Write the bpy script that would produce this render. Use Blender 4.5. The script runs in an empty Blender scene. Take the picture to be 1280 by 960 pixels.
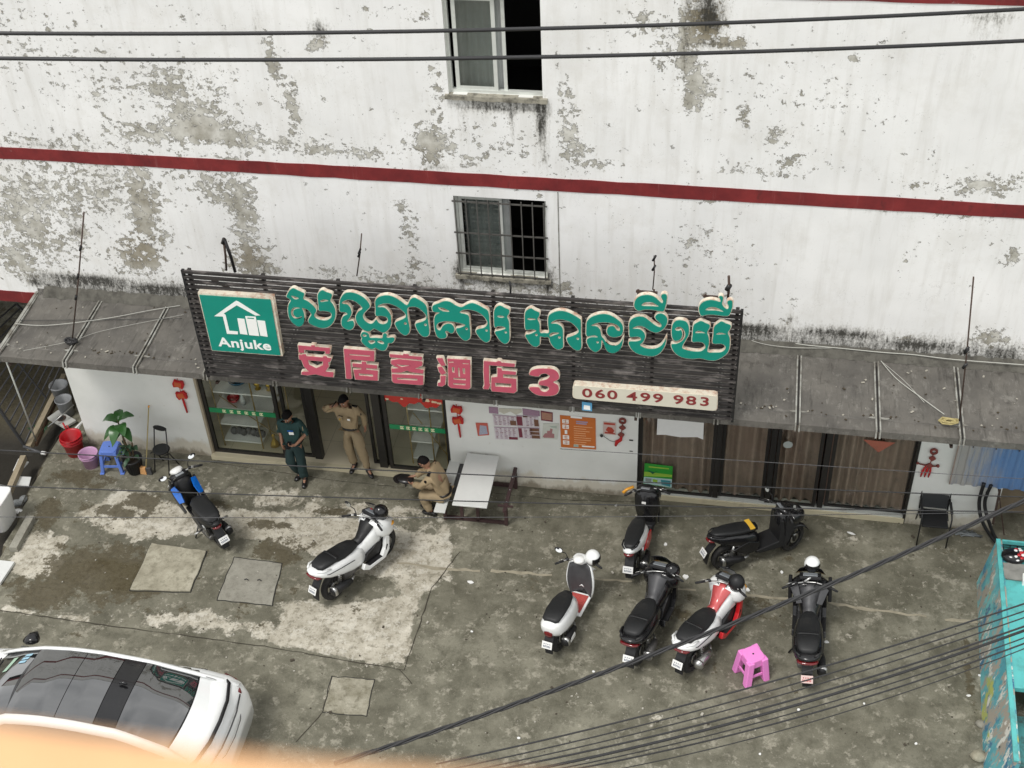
import bpy, bmesh, math, random
import numpy as np
from mathutils import Vector, Matrix, noise as mnoise

random.seed(7)
C = bpy.context.scene.collection
sc = bpy.context.scene
R = math.radians

# ------------------------------------------------------------------ camera
H = 16.0
F = 1611.6
PIT, ROL, YAW = R(39.508), R(-3.047), R(-12.2055)
fwd = Vector((math.sin(YAW)*math.cos(PIT), math.cos(YAW)*math.cos(PIT), -math.sin(PIT)))
rt = Vector((math.cos(YAW), -math.sin(YAW), 0)); upv = rt.cross(fwd)
cr = math.cos(ROL)*rt + math.sin(ROL)*upv
cu = -math.sin(ROL)*rt + math.cos(ROL)*upv
cam = bpy.data.cameras.new('camera'); camo = bpy.data.objects.new('camera', cam); C.objects.link(camo)
cam.sensor_width = 36; cam.lens = 36*F/1280; cam.clip_start = 0.01; cam.clip_end = 500
m = Matrix((cr, cu, -fwd)).transposed().to_4x4(); m.translation = (0, 0, H)
camo.matrix_world = m
cam.dof.use_dof = True; cam.dof.focus_distance = 19.0; cam.dof.aperture_fstop = 7.5
sc.camera = camo

# ------------------------------------------------------------------ world and sun (bright overcast)
SUN_EL, SUN_AZ = R(62), R(215)      # azimuth from +Y clockwise
w_ = bpy.data.worlds.new('World'); sc.world = w_; w_.use_nodes = True
nt = w_.node_tree; nt.nodes.clear()
out = nt.nodes.new('ShaderNodeOutputWorld'); bg = nt.nodes.new('ShaderNodeBackground')
sky = nt.nodes.new('ShaderNodeTexSky'); sky.sky_type = 'NISHITA'; sky.sun_disc = False
sky.sun_elevation = SUN_EL; sky.sun_rotation = SUN_AZ; sky.dust_density = 3
tc = nt.nodes.new('ShaderNodeTexCoord'); nz = nt.nodes.new('ShaderNodeTexNoise')
nz.inputs['Scale'].default_value = 2.2; nz.inputs['Detail'].default_value = 6; nz.inputs['Roughness'].default_value = .55
cr_ = nt.nodes.new('ShaderNodeValToRGB')
cr_.color_ramp.elements[0].position = .35; cr_.color_ramp.elements[0].color = (5.3, 5.4, 5.45, 1)
cr_.color_ramp.elements[1].position = .7; cr_.color_ramp.elements[1].color = (11.2, 11.2, 11.1, 1)
mx = nt.nodes.new('ShaderNodeMix'); mx.data_type = 'RGBA'; mx.inputs['Factor'].default_value = .94
nt.links.new(tc.outputs['Generated'], nz.inputs['Vector']); nt.links.new(nz.outputs['Fac'], cr_.inputs[0])
nt.links.new(sky.outputs[0], mx.inputs['A']); nt.links.new(cr_.outputs[0], mx.inputs['B'])
nt.links.new(mx.outputs['Result'], bg.inputs[0]); bg.inputs[1].default_value = 0.1
nt.links.new(bg.outputs[0], out.inputs[0])
sl = bpy.data.lights.new('sun', 'SUN'); sl.energy = 1.45; sl.angle = R(15); sl.color = (1, .97, .93)
so = bpy.data.objects.new('sun', sl); C.objects.link(so)
sd = Vector((math.sin(SUN_AZ)*math.cos(SUN_EL), math.cos(SUN_AZ)*math.cos(SUN_EL), math.sin(SUN_EL)))
so.rotation_euler = sd.to_track_quat('Z', 'Y').to_euler(); so.location = sd*60
sc.view_settings.view_transform = 'Standard'; sc.view_settings.look = 'None'
sc.view_settings.exposure = 0.53; sc.view_settings.gamma = 1.0

# ------------------------------------------------------------------ survey: where a sight line meets a plane of the place
WY = 16.18                      # the facade stands at Y = WY
def ray(x, y): return cr*(x-640) - cu*(y-480) + fwd*F
def G(x, y, z=0.0):
    d = ray(x, y); t = (z-H)/d.z; return Vector((d.x*t, d.y*t, z))
def W(x, y, Y=WY):
    d = ray(x, y); t = Y/d.y; return Vector((d.x*t, Y, d.z*t+H))
def PX(q):
    q = Vector(q)-Vector((0, 0, H)); c = q.dot(fwd); return 640+F*q.dot(cr)/c, 480-F*q.dot(cu)/c

# ------------------------------------------------------------------ materials
def mat(name, col, rough=.6, metal=0.0, var=.12, scale=12, bump=.0, bscale=60, dirt=0.0, dirtcol=(.06, .05, .04), spec=.5, coat=0, dscale=3.0, trans=0):
    mt = bpy.data.materials.new(name); mt.use_nodes = True
    n = mt.node_tree.nodes; l = mt.node_tree.links; b = n['Principled BSDF']
    b.inputs['Roughness'].default_value = rough; b.inputs['Metallic'].default_value = metal
    b.inputs['Specular IOR Level'].default_value = spec; b.inputs['Coat Weight'].default_value = coat
    tc = n.new('ShaderNodeTexCoord'); nz = n.new('ShaderNodeTexNoise'); nz.inputs['Scale'].default_value = scale
    nz.inputs['Detail'].default_value = 5; l.new(tc.outputs['Object'], nz.inputs['Vector'])
    mx = n.new('ShaderNodeMix'); mx.data_type = 'RGBA'
    mx.inputs['A'].default_value = tuple(c*(1-var) for c in col)+(1,); mx.inputs['B'].default_value = tuple(min(1, c*(1+var)) for c in col)+(1,)
    l.new(nz.outputs['Fac'], mx.inputs['Factor']); res = mx.outputs['Result']
    if dirt > 0:
        n2 = n.new('ShaderNodeTexNoise'); n2.inputs['Scale'].default_value = dscale; n2.inputs['Detail'].default_value = 9; n2.inputs['Roughness'].default_value = .7
        l.new(tc.outputs['Object'], n2.inputs['Vector'])
        r = n.new('ShaderNodeMapRange'); r.inputs['From Min'].default_value = .62-.25*dirt; r.inputs['From Max'].default_value = .78-.2*dirt; r.inputs['To Max'].default_value = min(1, .4+dirt*.6)
        l.new(n2.outputs['Fac'], r.inputs['Value'])
        m2 = n.new('ShaderNodeMix'); m2.data_type = 'RGBA'; m2.inputs['B'].default_value = dirtcol+(1,)
        l.new(r.outputs[0], m2.inputs['Factor']); l.new(res, m2.inputs['A']); res = m2.outputs['Result']
    l.new(res, b.inputs['Base Color'])
    if bump > 0:
        n3 = n.new('ShaderNodeTexNoise'); n3.inputs['Scale'].default_value = bscale; n3.inputs['Detail'].default_value = 6
        l.new(tc.outputs['Object'], n3.inputs['Vector'])
        bp = n.new('ShaderNodeBump'); bp.inputs['Strength'].default_value = bump; bp.inputs['Distance'].default_value = .01
        l.new(n3.outputs['Fac'], bp.inputs['Height']); l.new(bp.outputs[0], b.inputs['Normal'])
    if trans: b.inputs['Transmission Weight'].default_value = trans
    return mt

def glass(name, tint=(.85, .9, .88), alpha=.25, rough=.03):
    mt = bpy.data.materials.new(name); mt.use_nodes = True
    n = mt.node_tree.nodes; l = mt.node_tree.links; n.clear()
    o = n.new('ShaderNodeOutputMaterial'); mix = n.new('ShaderNodeMixShader'); tr = n.new('ShaderNodeBsdfTransparent')
    gl = n.new('ShaderNodeBsdfGlossy'); gl.inputs['Roughness'].default_value = rough
    tr.inputs[0].default_value = tint+(1,); ge = n.new('ShaderNodeNewGeometry'); vm = n.new('ShaderNodeVectorMath'); vm.operation = 'DOT_PRODUCT'
    l.new(ge.outputs['Incoming'], vm.inputs[0]); l.new(ge.outputs['Normal'], vm.inputs[1])
    ab = n.new('ShaderNodeMath'); ab.operation = 'ABSOLUTE'; l.new(vm.outputs['Value'], ab.inputs[0])
    iv = n.new('ShaderNodeMath'); iv.operation = 'SUBTRACT'; iv.inputs[0].default_value = 1; l.new(ab.outputs[0], iv.inputs[1])
    pw = n.new('ShaderNodeMath'); pw.operation = 'POWER'; pw.inputs[1].default_value = 5; l.new(iv.outputs[0], pw.inputs[0])
    fr = n.new('ShaderNodeMath'); fr.operation = 'MULTIPLY_ADD'; fr.inputs[1].default_value = .96; fr.inputs[2].default_value = .03; l.new(pw.outputs[0], fr.inputs[0])
    ma = n.new('ShaderNodeMath'); ma.operation = 'ADD'; ma.use_clamp = True; ma.inputs[1].default_value = alpha*.1
    l.new(fr.outputs[0], ma.inputs[0]); l.new(ma.outputs[0], mix.inputs[0])
    l.new(tr.outputs[0], mix.inputs[1]); l.new(gl.outputs[0], mix.inputs[2]); l.new(mix.outputs[0], o.inputs[0])
    return mt

def node_tools(mt):
    n = mt.node_tree.nodes; l = mt.node_tree.links
    def noise(scale, detail=8, rough=.6, sx=1, sy=1, sz=1, off=0):
        tcn = n.new('ShaderNodeTexCoord'); mp = n.new('ShaderNodeMapping'); mp.inputs['Scale'].default_value = (sx, sy, sz)
        mp.inputs['Location'].default_value = (off, off*.7, off*.3)
        l.new(tcn.outputs['Object'], mp.inputs['Vector'])
        z = n.new('ShaderNodeTexNoise'); z.inputs['Scale'].default_value = scale; z.inputs['Detail'].default_value = detail; z.inputs['Roughness'].default_value = rough
        l.new(mp.outputs[0], z.inputs['Vector']); return z.outputs['Fac']
    def math_(op, a, b=None, clamp=False):
        q = n.new('ShaderNodeMath'); q.operation = op; q.use_clamp = clamp
        for i, v in enumerate((a, b)):
            if v is None: continue
            if isinstance(v, (int, float)): q.inputs[i].default_value = v
            else: l.new(v, q.inputs[i])
        return q.outputs[0]
    def ramp(v, a, b, t0=0, t1=1, smooth=False):
        q = n.new('ShaderNodeMapRange'); q.inputs['From Min'].default_value = a; q.inputs['From Max'].default_value = b
        q.inputs['To Min'].default_value = t0; q.inputs['To Max'].default_value = t1
        if smooth: q.interpolation_type = 'SMOOTHSTEP'
        l.new(v, q.inputs['Value']); return q.outputs[0]
    def mix(f, a, b):
        q = n.new('ShaderNodeMix'); q.data_type = 'RGBA'
        for k, v in (('Factor', f), ('A', a), ('B', b)):
            if isinstance(v, tuple): q.inputs[k].default_value = v+(1,)
            elif isinstance(v, (int, float)): q.inputs[k].default_value = v
            else: l.new(v, q.inputs[k])
        return q.outputs['Result']
    def attr(name):
        q = n.new('ShaderNodeAttribute'); q.attribute_name = name; return q.outputs['Fac']
    return n, l, noise, math_, ramp, mix, attr

def facade_material():
    mt = bpy.data.materials.new('peeling_white_paint'); mt.use_nodes = True
    n, l, noise, mth, ramp, mix, attr = node_tools(mt); b = n['Principled BSDF']
    peel = attr('peel'); grime = attr('grime'); brown = attr('brown')
    big = noise(1.1, 4, .5); fine = noise(4.2, 12, .74); chip = noise(9.5, 10, .70, 1.0, 1, 1.25, 5)
    # paint loss: chips where the peel value is high
    v = mth('ADD', mth('MULTIPLY', fine, .45), mth('MULTIPLY', chip, .55))
    v = mth('ADD', v, mth('MULTIPLY', peel, .188))
    mask = ramp(v, .618, .624)
    small = ramp(mth('ADD', noise(21, 8, .66, 1.1, 1, 1, 61), mth('MULTIPLY', peel, .20)), .688, .698)
    mask = mth('MAXIMUM', mask, mth('MULTIPLY', small, .85))
    rim = mth('MULTIPLY', ramp(v, .606, .618), mth('SUBTRACT', 1.0, ramp(v, .622, .636)))
    paint = mix(ramp(big, .3, .7), (.75, .75, .735), (.85, .85, .835))
    wash = noise(2.2, 7, .6, 3.5, 3.5, .35, 9)
    paint = mix(ramp(wash, .5, .78, 0, .36), paint, (.50, .48, .43))
    paint = mix(mth('MULTIPLY', ramp(noise(1.7, 8, .7, 1, 1, 1, 50), .50, .72), .28), paint, (.52, .49, .42))
    spk = noise(24, 4, .6, 1.4, 1, .8, 3)
    paint = mix(mth('MULTIPLY', ramp(spk, .66, .71), ramp(mth('ADD', big, mth('MULTIPLY', peel, .3)), .55, .85, .0, .7)), paint, (.30, .28, .24))
    under = mix(ramp(noise(3.5, 9, .68, 1, 1, 1, 12), .38, .64), (.33, .315, .265), (.62, .61, .56))
    under = mix(ramp(brown, .2, .9), under, (.20, .165, .10))
    col = mix(mask, paint, under)
    col = mix(mth('MULTIPLY', rim, .88), col, (.085, .078, .062))  # shadow lines of the flake edges, painted in as dark rims
    crk = noise(2.6, 10, .6, 1, 1, .7, 71); cl = mth('SUBTRACT', 1.0, ramp(mth('ABSOLUTE', mth('SUBTRACT', crk, .5)), 0, .0022))
    col = mix(mth('MULTIPLY', mth('MULTIPLY', cl, ramp(noise(1.2, 3, .5, 1, 1, 1, 81), .5, .62)), .55), col, (.2, .19, .16))
    # black mould
    g = mth('ADD', mth('ADD', mth('MULTIPLY', noise(9, 12, .78, 2.2, 1, .5, 21), .62), mth('MULTIPLY', noise(30, 6, .7, 1, 1, .8, 27), .40)), mth('MULTIPLY', grime, .40))
    gm = ramp(g, .70, .86, 0, .96)
    col = mix(ramp(g, .60, .74, 0, .38), col, (.22, .20, .15))
    col = mix(gm, col, (.028, .026, .020))
    l.new(col, b.inputs['Base Color']); b.inputs['Roughness'].default_value = .82
    hgt = mth('SUBTRACT', mth('MULTIPLY', noise(40, 6, .6), .25), mth('MULTIPLY', ramp(v, .614, .628), 1.0))
    bp = n.new('ShaderNodeBump'); bp.inputs['Strength'].default_value = .55; bp.inputs['Distance'].default_value = .012
    l.new(hgt, bp.inputs['Height']); l.new(bp.outputs[0], b.inputs['Normal'])
    return mt

def ground_material():
    mt = bpy.data.materials.new('stained_concrete'); mt.use_nodes = True
    n, l, noise, mth, ramp, mix, attr = node_tools(mt); b = n['Principled BSDF']
    pale = attr('pale'); moss_and_shade = attr('moss_and_shade'); wet = attr('wet')
    big = noise(.9, 6, .6); mid = noise(3.6, 10, .72, 1, 1, 1, 3); fine = noise(16, 8, .68, 1, 1, 1, 7)
    base = mix(ramp(big, .34, .66), (.100, .094, .066), (.215, .205, .155))
    base = mix(ramp(mid, .44, .66, 0, .85), base, (.066, .062, .040))
    base = mix(ramp(noise(1.6, 12, .8, 1, 1, 1, 91), .53, .62, 0, .30), base, (.062, .058, .038))
    base = mix(ramp(noise(5.5, 10, .75, 1, 1, 1, 33), .54, .62, 0, .72), base, (.31, .29, .23))
    p = mth('ADD', mth('MULTIPLY', noise(2.6, 12, .74, 1, 1, 1, 3), .70), mth('MULTIPLY', pale, .46)); pm = ramp(p, .570, .605)
    pcol = mix(ramp(noise(2.5, 8, .6, 1, 1, 1, 13), .3, .7), (.28, .255, .195), (.56, .525, .44))
    pcol = mix(ramp(noise(12, 8, .7, 1, 1, 1, 29), .50, .60, 0, .7), pcol, (.165, .148, .105))
    pcol = mix(ramp(noise(5, 12, .8, 1, 1, 1, 95), .52, .56, 0, .55), pcol, (.60, .575, .50))
    col = mix(pm, base, pcol)
    mo = mth('ADD', mth('MULTIPLY', noise(3.4, 12, .76, 1, 1, 1, 17), .85), mth('MULTIPLY', moss_and_shade, .40)); mm = ramp(mo, .655, .685)
    mcol = mix(ramp(fine, .35, .7), (.048, .038, .018), (.105, .088, .050))
    col = mix(mth('MULTIPLY', mm, .90), col, mcol)
    col = mix(ramp(fine, .56, .70, 0, .4), col, (.04, .035, .025))
    grit = noise(70, 3, .6, 1, 1, 1, 40)
    col = mix(ramp(grit, .60, .72, 0, .35), col, (.34, .31, .26))
    col = mix(ramp(noise(55, 3, .6, 1, 1, 1, 44), .60, .70, 0, .4), col, (.040, .037, .027))
    col = mix(ramp(moss_and_shade, 1.1, 1.25), col, (.022, .019, .013))  # top values: shade of the drain and passage floor painted near-black
    l.new(col, b.inputs['Base Color'])
    rg = mth('SUBTRACT', ramp(mid, .3, .7, .86, .62), mth('MULTIPLY', ramp(mth('ADD', wet, mth('MULTIPLY', mid, .3)), .75, .95), .55))
    l.new(rg, b.inputs['Roughness'])
    bp = n.new('ShaderNodeBump'); bp.inputs['Strength'].default_value = .5; bp.inputs['Distance'].default_value = .015
    hh = mth('ADD', mth('ADD', mth('MULTIPLY', fine, .5), mth('MULTIPLY', grit, .3)), mth('MULTIPLY', pm, .5))
    l.new(mth('MULTIPLY', hh, mth('SUBTRACT', 1.0, mth('MULTIPLY', ramp(wet, .6, .9), .9))), bp.inputs['Height']); l.new(bp.outputs[0], b.inputs['Normal'])
    return mt

MF = facade_material(); MG = ground_material()
M = {
 'band': mat('red_band_paint', (.175, .012, .013), .6, var=.16, scale=5, dirt=.35, dirtcol=(.12, .02, .018)),
 'white_wall': mat('white_painted_plaster', (.70, .70, .66), .8, var=.05, scale=2, bump=.15, dirt=.12, dirtcol=(.42, .37, .27)),
 'alu': mat('white_aluminium', (.62, .64, .60), .4, .2, var=.1, dirt=.3, dirtcol=(.25, .23, .19)),
 'black_metal': mat('black_metal', (.02, .02, .021), .35, .3, var=.3),
 'black_frame': mat('dark_bronze_frame', (.028, .026, .024), .4, .3, var=.3),
 'slat': mat('grimy_black_slat', (.040, .036, .036), .5, .2, var=.3, scale=30, dirt=.62, dirtcol=(.27, .255, .24), dscale=9),
 'rust': mat('rusty_steel', (.07, .045, .035), .75, .2, var=.5, scale=30, dirt=.4),
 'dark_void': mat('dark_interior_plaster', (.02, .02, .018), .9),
 'room': mat('interior_wall', (.62, .59, .50), .8, var=.06, scale=2),
 'tile': mat('lobby_floor_tile', (.60, .54, .40), .3, var=.08, scale=2),
 'cream': mat('cream_letter_edge', (.72, .66, .54), .5, var=.1, dirt=.6, dirtcol=(.42, .17, .09), dscale=10),
 'green': mat('green_acrylic', (.002, .235, .175), .35, var=.14, scale=3, dirt=.22, dirtcol=(.015, .15, .12), dscale=4),
 'pink': mat('faded_red_acrylic', (.46, .08, .125), .4, var=.2, scale=5, dirt=.3, dirtcol=(.34, .10, .13), dscale=6),
 'white_pl': mat('white_plastic', (.74, .74, .72), .35, var=.05),
 'lettering': mat('dark_red_print', (.22, .03, .03), .5),
 'white_print': mat('white_print', (.85, .86, .83), .5, var=.03),
}
def band_mat():
    mt = bpy.data.materials.new('chipped_red_band'); mt.use_nodes = True
    n, l, noise, mth, ramp, mix, attr = node_tools(mt); b = n['Principled BSDF']
    c = mix(ramp(noise(2, 8, .7), .35, .65), (.125, .009, .011), (.215, .020, .020))
    c = mix(ramp(noise(6, 10, .75, 1, 1, .6, 7), .56, .66, 0, .6), c, (.07, .012, .011))
    c = mix(ramp(noise(5, 12, .8, 1, 1, 1.4, 17), .665, .675), c, (.55, .50, .46))
    c = mix(ramp(noise(3, 10, .7, 5, 1, .3, 27), .60, .72, 0, .5), c, (.30, .12, .11))
    l.new(c, b.inputs['Base Color']); b.inputs['Roughness'].default_value = .7; return mt
M['band'] = band_mat()
def slat_mat():
    mt = bpy.data.materials.new('grimy_black_slat'); mt.use_nodes = True
    n, l, noise, mth, ramp, mix, attr = node_tools(mt); b = n['Principled BSDF']
    for nd in list(n): pass
    _n = noise
    def noise(*a):
        o_ = _n(*a); mp = o_.node.inputs['Vector'].links[0].from_node; l.remove(mp.inputs['Vector'].links[0]); ge = n.new('ShaderNodeNewGeometry'); l.new(ge.outputs['Position'], mp.inputs['Vector']); return o_
    c = mix(ramp(noise(3, 7, .6, .6, 3, 3), .4, .7), (.016, .014, .014), (.048, .042, .040))
    c = mix(ramp(noise(7, 8, .7, .35, 1, 1, 4), .52, .66, 0, .8), c, (.20, .18, .17))
    c = mix(ramp(noise(2.2, 8, .7, 1, 1, 1, 14), .64, .70, 0, .75), c, (.40, .37, .34))
    l.new(c, b.inputs['Base Color']); b.inputs['Roughness'].default_value = .55; return mt
M['slat'] = slat_mat()
def sheet_metal():
    mt = bpy.data.materials.new('weathered_canopy_sheet'); mt.use_nodes = True
    n, l, noise, mth, ramp, mix, attr = node_tools(mt); b = n['Principled BSDF']
    c = mix(ramp(noise(1.6, 8, .65), .3, .7), (.078, .073, .066), (.145, .135, .118))
    c = mix(ramp(noise(8, 9, .7, 1.6, .5, 1, 5), .55, .75, 0, .6), c, (.27, .26, .235))
    c = mix(ramp(noise(5, 9, .7, 1, 1, 1, 15), .56, .72, 0, .8), c, (.045, .040, .034))
    c = mix(ramp(noise(14, 8, .7, 1, .12, 1, 25), .54, .68, 0, .6), c, (.032, .029, .024))
    c = mix(ramp(noise(2.4, 12, .8, 1, 1, 1, 35), .56, .62, 0, .5), c, (.235, .225, .20))
    l.new(c, b.inputs['Base Color']); b.inputs['Roughness'].default_value = .55; b.inputs['Metallic'].default_value = .15
    bp = n.new('ShaderNodeBump'); bp.inputs['Strength'].default_value = .14; bp.inputs['Distance'].default_value = .01
    l.new(noise(7, 6, .6), bp.inputs['Height']); l.new(bp.outputs[0], b.inputs['Normal'])
    return mt
M['sheet'] = sheet_metal()
M['seal'] = mat('grey_white_sealant', (.33, .33, .30), .75, var=.4, scale=14, dirt=.9, dirtcol=(.12, .11, .09), dscale=7)

# ------------------------------------------------------------------ mesh builder
class MB:
    def __init__(s): s.v = []; s.f = []; s.m = []; s.sm = []
    def add(s, vs, fs, mi=0, smooth=False):
        b = len(s.v); s.v += [tuple(v) for v in vs]
        for f in fs: s.f.append(tuple(b+i for i in f)); s.m.append(mi); s.sm.append(smooth)
        return s
    def box(s, c, d, rz=0, mi=0, rot=None, taper=1.0):
        x, y, z = d[0]/2, d[1]/2, d[2]/2
        vs = [Vector((a*x*(taper if k > 0 else 1), b_*y*(taper if k > 0 else 1), k*z)) for k in (-1, 1) for a, b_ in ((-1, -1), (1, -1), (1, 1), (-1, 1))]
        rm = rot if rot is not None else Matrix.Rotation(rz, 3, 'Z')
        vs = [rm @ v + Vector(c) for v in vs]
        return s.add(vs, [(3, 2, 1, 0), (4, 5, 6, 7), (0, 1, 5, 4), (1, 2, 6, 5), (2, 3, 7, 6), (3, 0, 4, 7)], mi)
    def bbox(s, a, b, mi=0):
        a, b = Vector(a), Vector(b); return s.box((a+b)/2, [abs(q) for q in (b-a)], mi=mi)
    def bar(s, a, b, w, h=None, mi=0, up=(0, 0, 1)):
        a, b = Vector(a), Vector(b); d = (b-a); L = d.length; d.normalize(); u = Vector(up)
        if abs(d.dot(u)) > .98: u = Vector((0, 1, 0))
        sx = d.cross(u).normalized(); u = sx.cross(d)
        return s.box((a+b)/2, (w, L, h or w), mi=mi, rot=Matrix((sx, d, u)).transposed())
    def tube(s, pts, r, n=8, mi=0, caps=True, smooth=True):
        pts = [Vector(p) for p in pts]; rs = r if isinstance(r, (list, tuple)) else [r]*len(pts)
        vs = []; fs = []; pn = None
        for i, p in enumerate(pts):
            d = (pts[min(i+1, len(pts)-1)]-pts[max(i-1, 0)])
            if d.length < 1e-9: d = Vector((0, 0, 1))
            d.normalize()
            if pn is None:
                a = Vector((0, 0, 1)) if abs(d.z) < .9 else Vector((1, 0, 0)); pn = d.cross(a).normalized()
            else:
                pn = (pn - d*pn.dot(d)).normalized()
            q = d.cross(pn)
            for k in range(n):
                t = 2*math.pi*k/n; vs.append(p+(pn*math.cos(t)+q*math.sin(t))*rs[i])
        for i in range(len(pts)-1):
            for k in range(n):
                fs.append((i*n+k, i*n+(k+1) % n, (i+1)*n+(k+1) % n, (i+1)*n+k))
        s.add(vs, fs, mi, smooth)
        if caps:
            b = len(s.v)-len(vs)
            s.f.append(tuple(b+k for k in reversed(range(n)))); s.m.append(mi); s.sm.append(False)
            s.f.append(tuple(b+(len(pts)-1)*n+k for k in range(n))); s.m.append(mi); s.sm.append(False)
        return s
    def lathe(s, prof, c=(0, 0, 0), n=20, mi=0, axis='Z', smooth=True, cap=False):
        vs = []; fs = []
        for r, z in prof:
            for k in range(n):
                t = 2*math.pi*k/n; p = (r*math.cos(t), r*math.sin(t), z)
                if axis == 'Y': p = (p[0], p[2], p[1])
                if axis == 'X': p = (p[2], p[0], p[1])
                vs.append(Vector(p)+Vector(c))
        for i in range(len(prof)-1):
            for k in range(n): fs.append((i*n+k, i*n+(k+1) % n, (i+1)*n+(k+1) % n, (i+1)*n+k))
        if cap: fs.append(tuple((len(prof)-1)*n+k for k in range(n))); fs.append(tuple(reversed(range(n))))
        return s.add(vs, fs, mi, smooth)
    def sph(s, c, r, n=14, mi=0, sq=None):
        rr = r if isinstance(r, (list, tuple)) else (r, r, r); vs = []; fs = []; mm = n//2
        for i in range(mm+1):
            a = math.pi*i/mm
            for k in range(n):
                t = 2*math.pi*k/n
                vs.append(Vector((rr[0]*math.sin(a)*math.cos(t), rr[1]*math.sin(a)*math.sin(t), rr[2]*math.cos(a)))+Vector(c))
        for i in range(mm):
            for k in range(n): fs.append((i*n+k, (i+1)*n+k, (i+1)*n+(k+1) % n, i*n+(k+1) % n))
        return s.add(vs, fs, mi, True)
    def prism(s, poly, z0, z1, mi=0, fr=None):
        # poly in 2D; fr maps (x, y, z) -> Vector
        fr = fr or (lambda x, y, z: Vector((x, y, z))); n = len(poly)
        vs = [fr(x, y, z0) for x, y in poly]+[fr(x, y, z1) for x, y in poly]
        fs = [tuple(reversed(range(n))), tuple(range(n, 2*n))]+[(i, (i+1) % n, n+(i+1) % n, n+i) for i in range(n)]
        return s.add(vs, fs, mi)
    def loft(s, secs, n=14, mi=0, caps=True, ax='X'):
        # secs: (x, y, z, halfwidth, halfheight, exponent) rings across the x axis
        vs = []; fs = []
        for x, y, z, a, b, e in secs:
            for k in range(n):
                t = 2*math.pi*k/n; c_, s_ = math.cos(t), math.sin(t)
                vs.append(Vector((x, y+a*math.copysign(abs(c_)**(2/e), c_), z+b*math.copysign(abs(s_)**(2/e), s_))))
        for i in range(len(secs)-1):
            for k in range(n): fs.append((i*n+k, i*n+(k+1) % n, (i+1)*n+(k+1) % n, (i+1)*n+k))
        if caps: fs += [tuple(reversed(range(n))), tuple((len(secs)-1)*n+k for k in range(n))]
        return s.add(vs, fs, mi, True)
    def build(s, name, mats, parent=None, world=False, bevel=0, sub=0, label=None):
        me = bpy.data.meshes.new(name)
        vs = s.v
        if world and parent is not None:
            o = parent
            while o.parent: o = o.parent
            L = o.location; vs = [(a-L.x, b-L.y, c-L.z) for a, b, c in vs]
        me.from_pydata(vs, [], s.f)
        for q in (mats if isinstance(mats, (list, tuple)) else [mats]): me.materials.append(q)
        me.polygons.foreach_set('material_index', s.m); me.polygons.foreach_set('use_smooth', s.sm)
        me.update()
        ob = bpy.data.objects.new(name, me); C.objects.link(ob)
        if parent: ob.parent = parent
        if bevel:
            md = ob.modifiers.new('b', 'BEVEL'); md.width = bevel; md.segments = 2; md.limit_method = 'ANGLE'; md.angle_limit = R(40)
        if sub:
            md = ob.modifiers.new('s', 'SUBSURF'); md.levels = sub; md.render_levels = sub
        if label: ob['label'] = label
        return ob

def thing(name, label, cat, loc=(0, 0, 0), rz=0, group=None):
    o = bpy.data.objects.new(name, None); C.objects.link(o); o.empty_display_size = .1
    o.location = loc; o.rotation_euler = (0, 0, rz); o['label'] = label; o['category'] = cat
    if group: o['group'] = group
    return o
def tag(o, label, cat, group=None, kind=None):
    o['label'] = label; o['category'] = cat
    if group: o['group'] = group
    return o
def struct(o, label=None):
    o['kind'] = 'structure'
    if label: o['label'] = label
    return o
def inst(name, mesh, parent, loc, rot=(0, 0, 0)):
    o = bpy.data.objects.new(name, mesh); C.objects.link(o); o.parent = parent; o.location = loc; o.rotation_euler = rot
    return o

def fill_outline(name, outer, holes, fr, depth, mats, parent, offset=0.0, smooth=True):
    """a cut-out sign letter: outline and holes given in plane metres, extruded toward -Y"""
    cv = bpy.data.curves.new('tmp', 'CURVE'); cv.dimensions = '2D'; cv.fill_mode = 'BOTH'
    cv.extrude = depth/2; cv.offset = offset
    def smoothed(p):
        if not smooth: return p
        r = []
        n = len(p)
        for i in range(n):
            p0, p1, p2, p3 = (Vector(p[(i+k-1) % n]) for k in range(4))
            a = (p1-p0); b = (p2-p1); c = (p3-p2)
            for t in (0, .33, .66):
                q = .5*((2*p1)+(-p0+p2)*t+(2*p0-5*p1+4*p2-p3)*t*t+(-p0+3*p1-3*p2+p3)*t**3)
                r.append(q)
        return r
    def area(p): return sum(p[i][0]*p[(i+1) % len(p)][1]-p[(i+1) % len(p)][0]*p[i][1] for i in range(len(p)))
    for k, loop in enumerate([outer]+list(holes)):
        q = smoothed(loop)
        if (area(q) > 0) != (k == 0): q = list(reversed(q))
        sp = cv.splines.new('POLY'); sp.points.add(len(q)-1)
        for i, a in enumerate(q): sp.points[i].co = (a[0], a[1], 0, 1)
        sp.use_cyclic_u = True
    ob = bpy.data.objects.new('tmp', cv); C.objects.link(ob)
    dg = bpy.context.evaluated_depsgraph_get(); me = bpy.data.meshes.new_from_object(ob.evaluated_get(dg), depsgraph=dg)
    bpy.data.objects.remove(ob); bpy.data.curves.remove(cv)
    for v in me.vertices: v.co = fr(v.co.x, v.co.y, v.co.z)
    me.name = name; me.materials.clear()
    for q in (mats if isinstance(mats, (list, tuple)) else [mats]): me.materials.append(q)
    o = bpy.data.objects.new(name, me); C.objects.link(o)
    if parent: o.parent = parent
    return o

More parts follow.
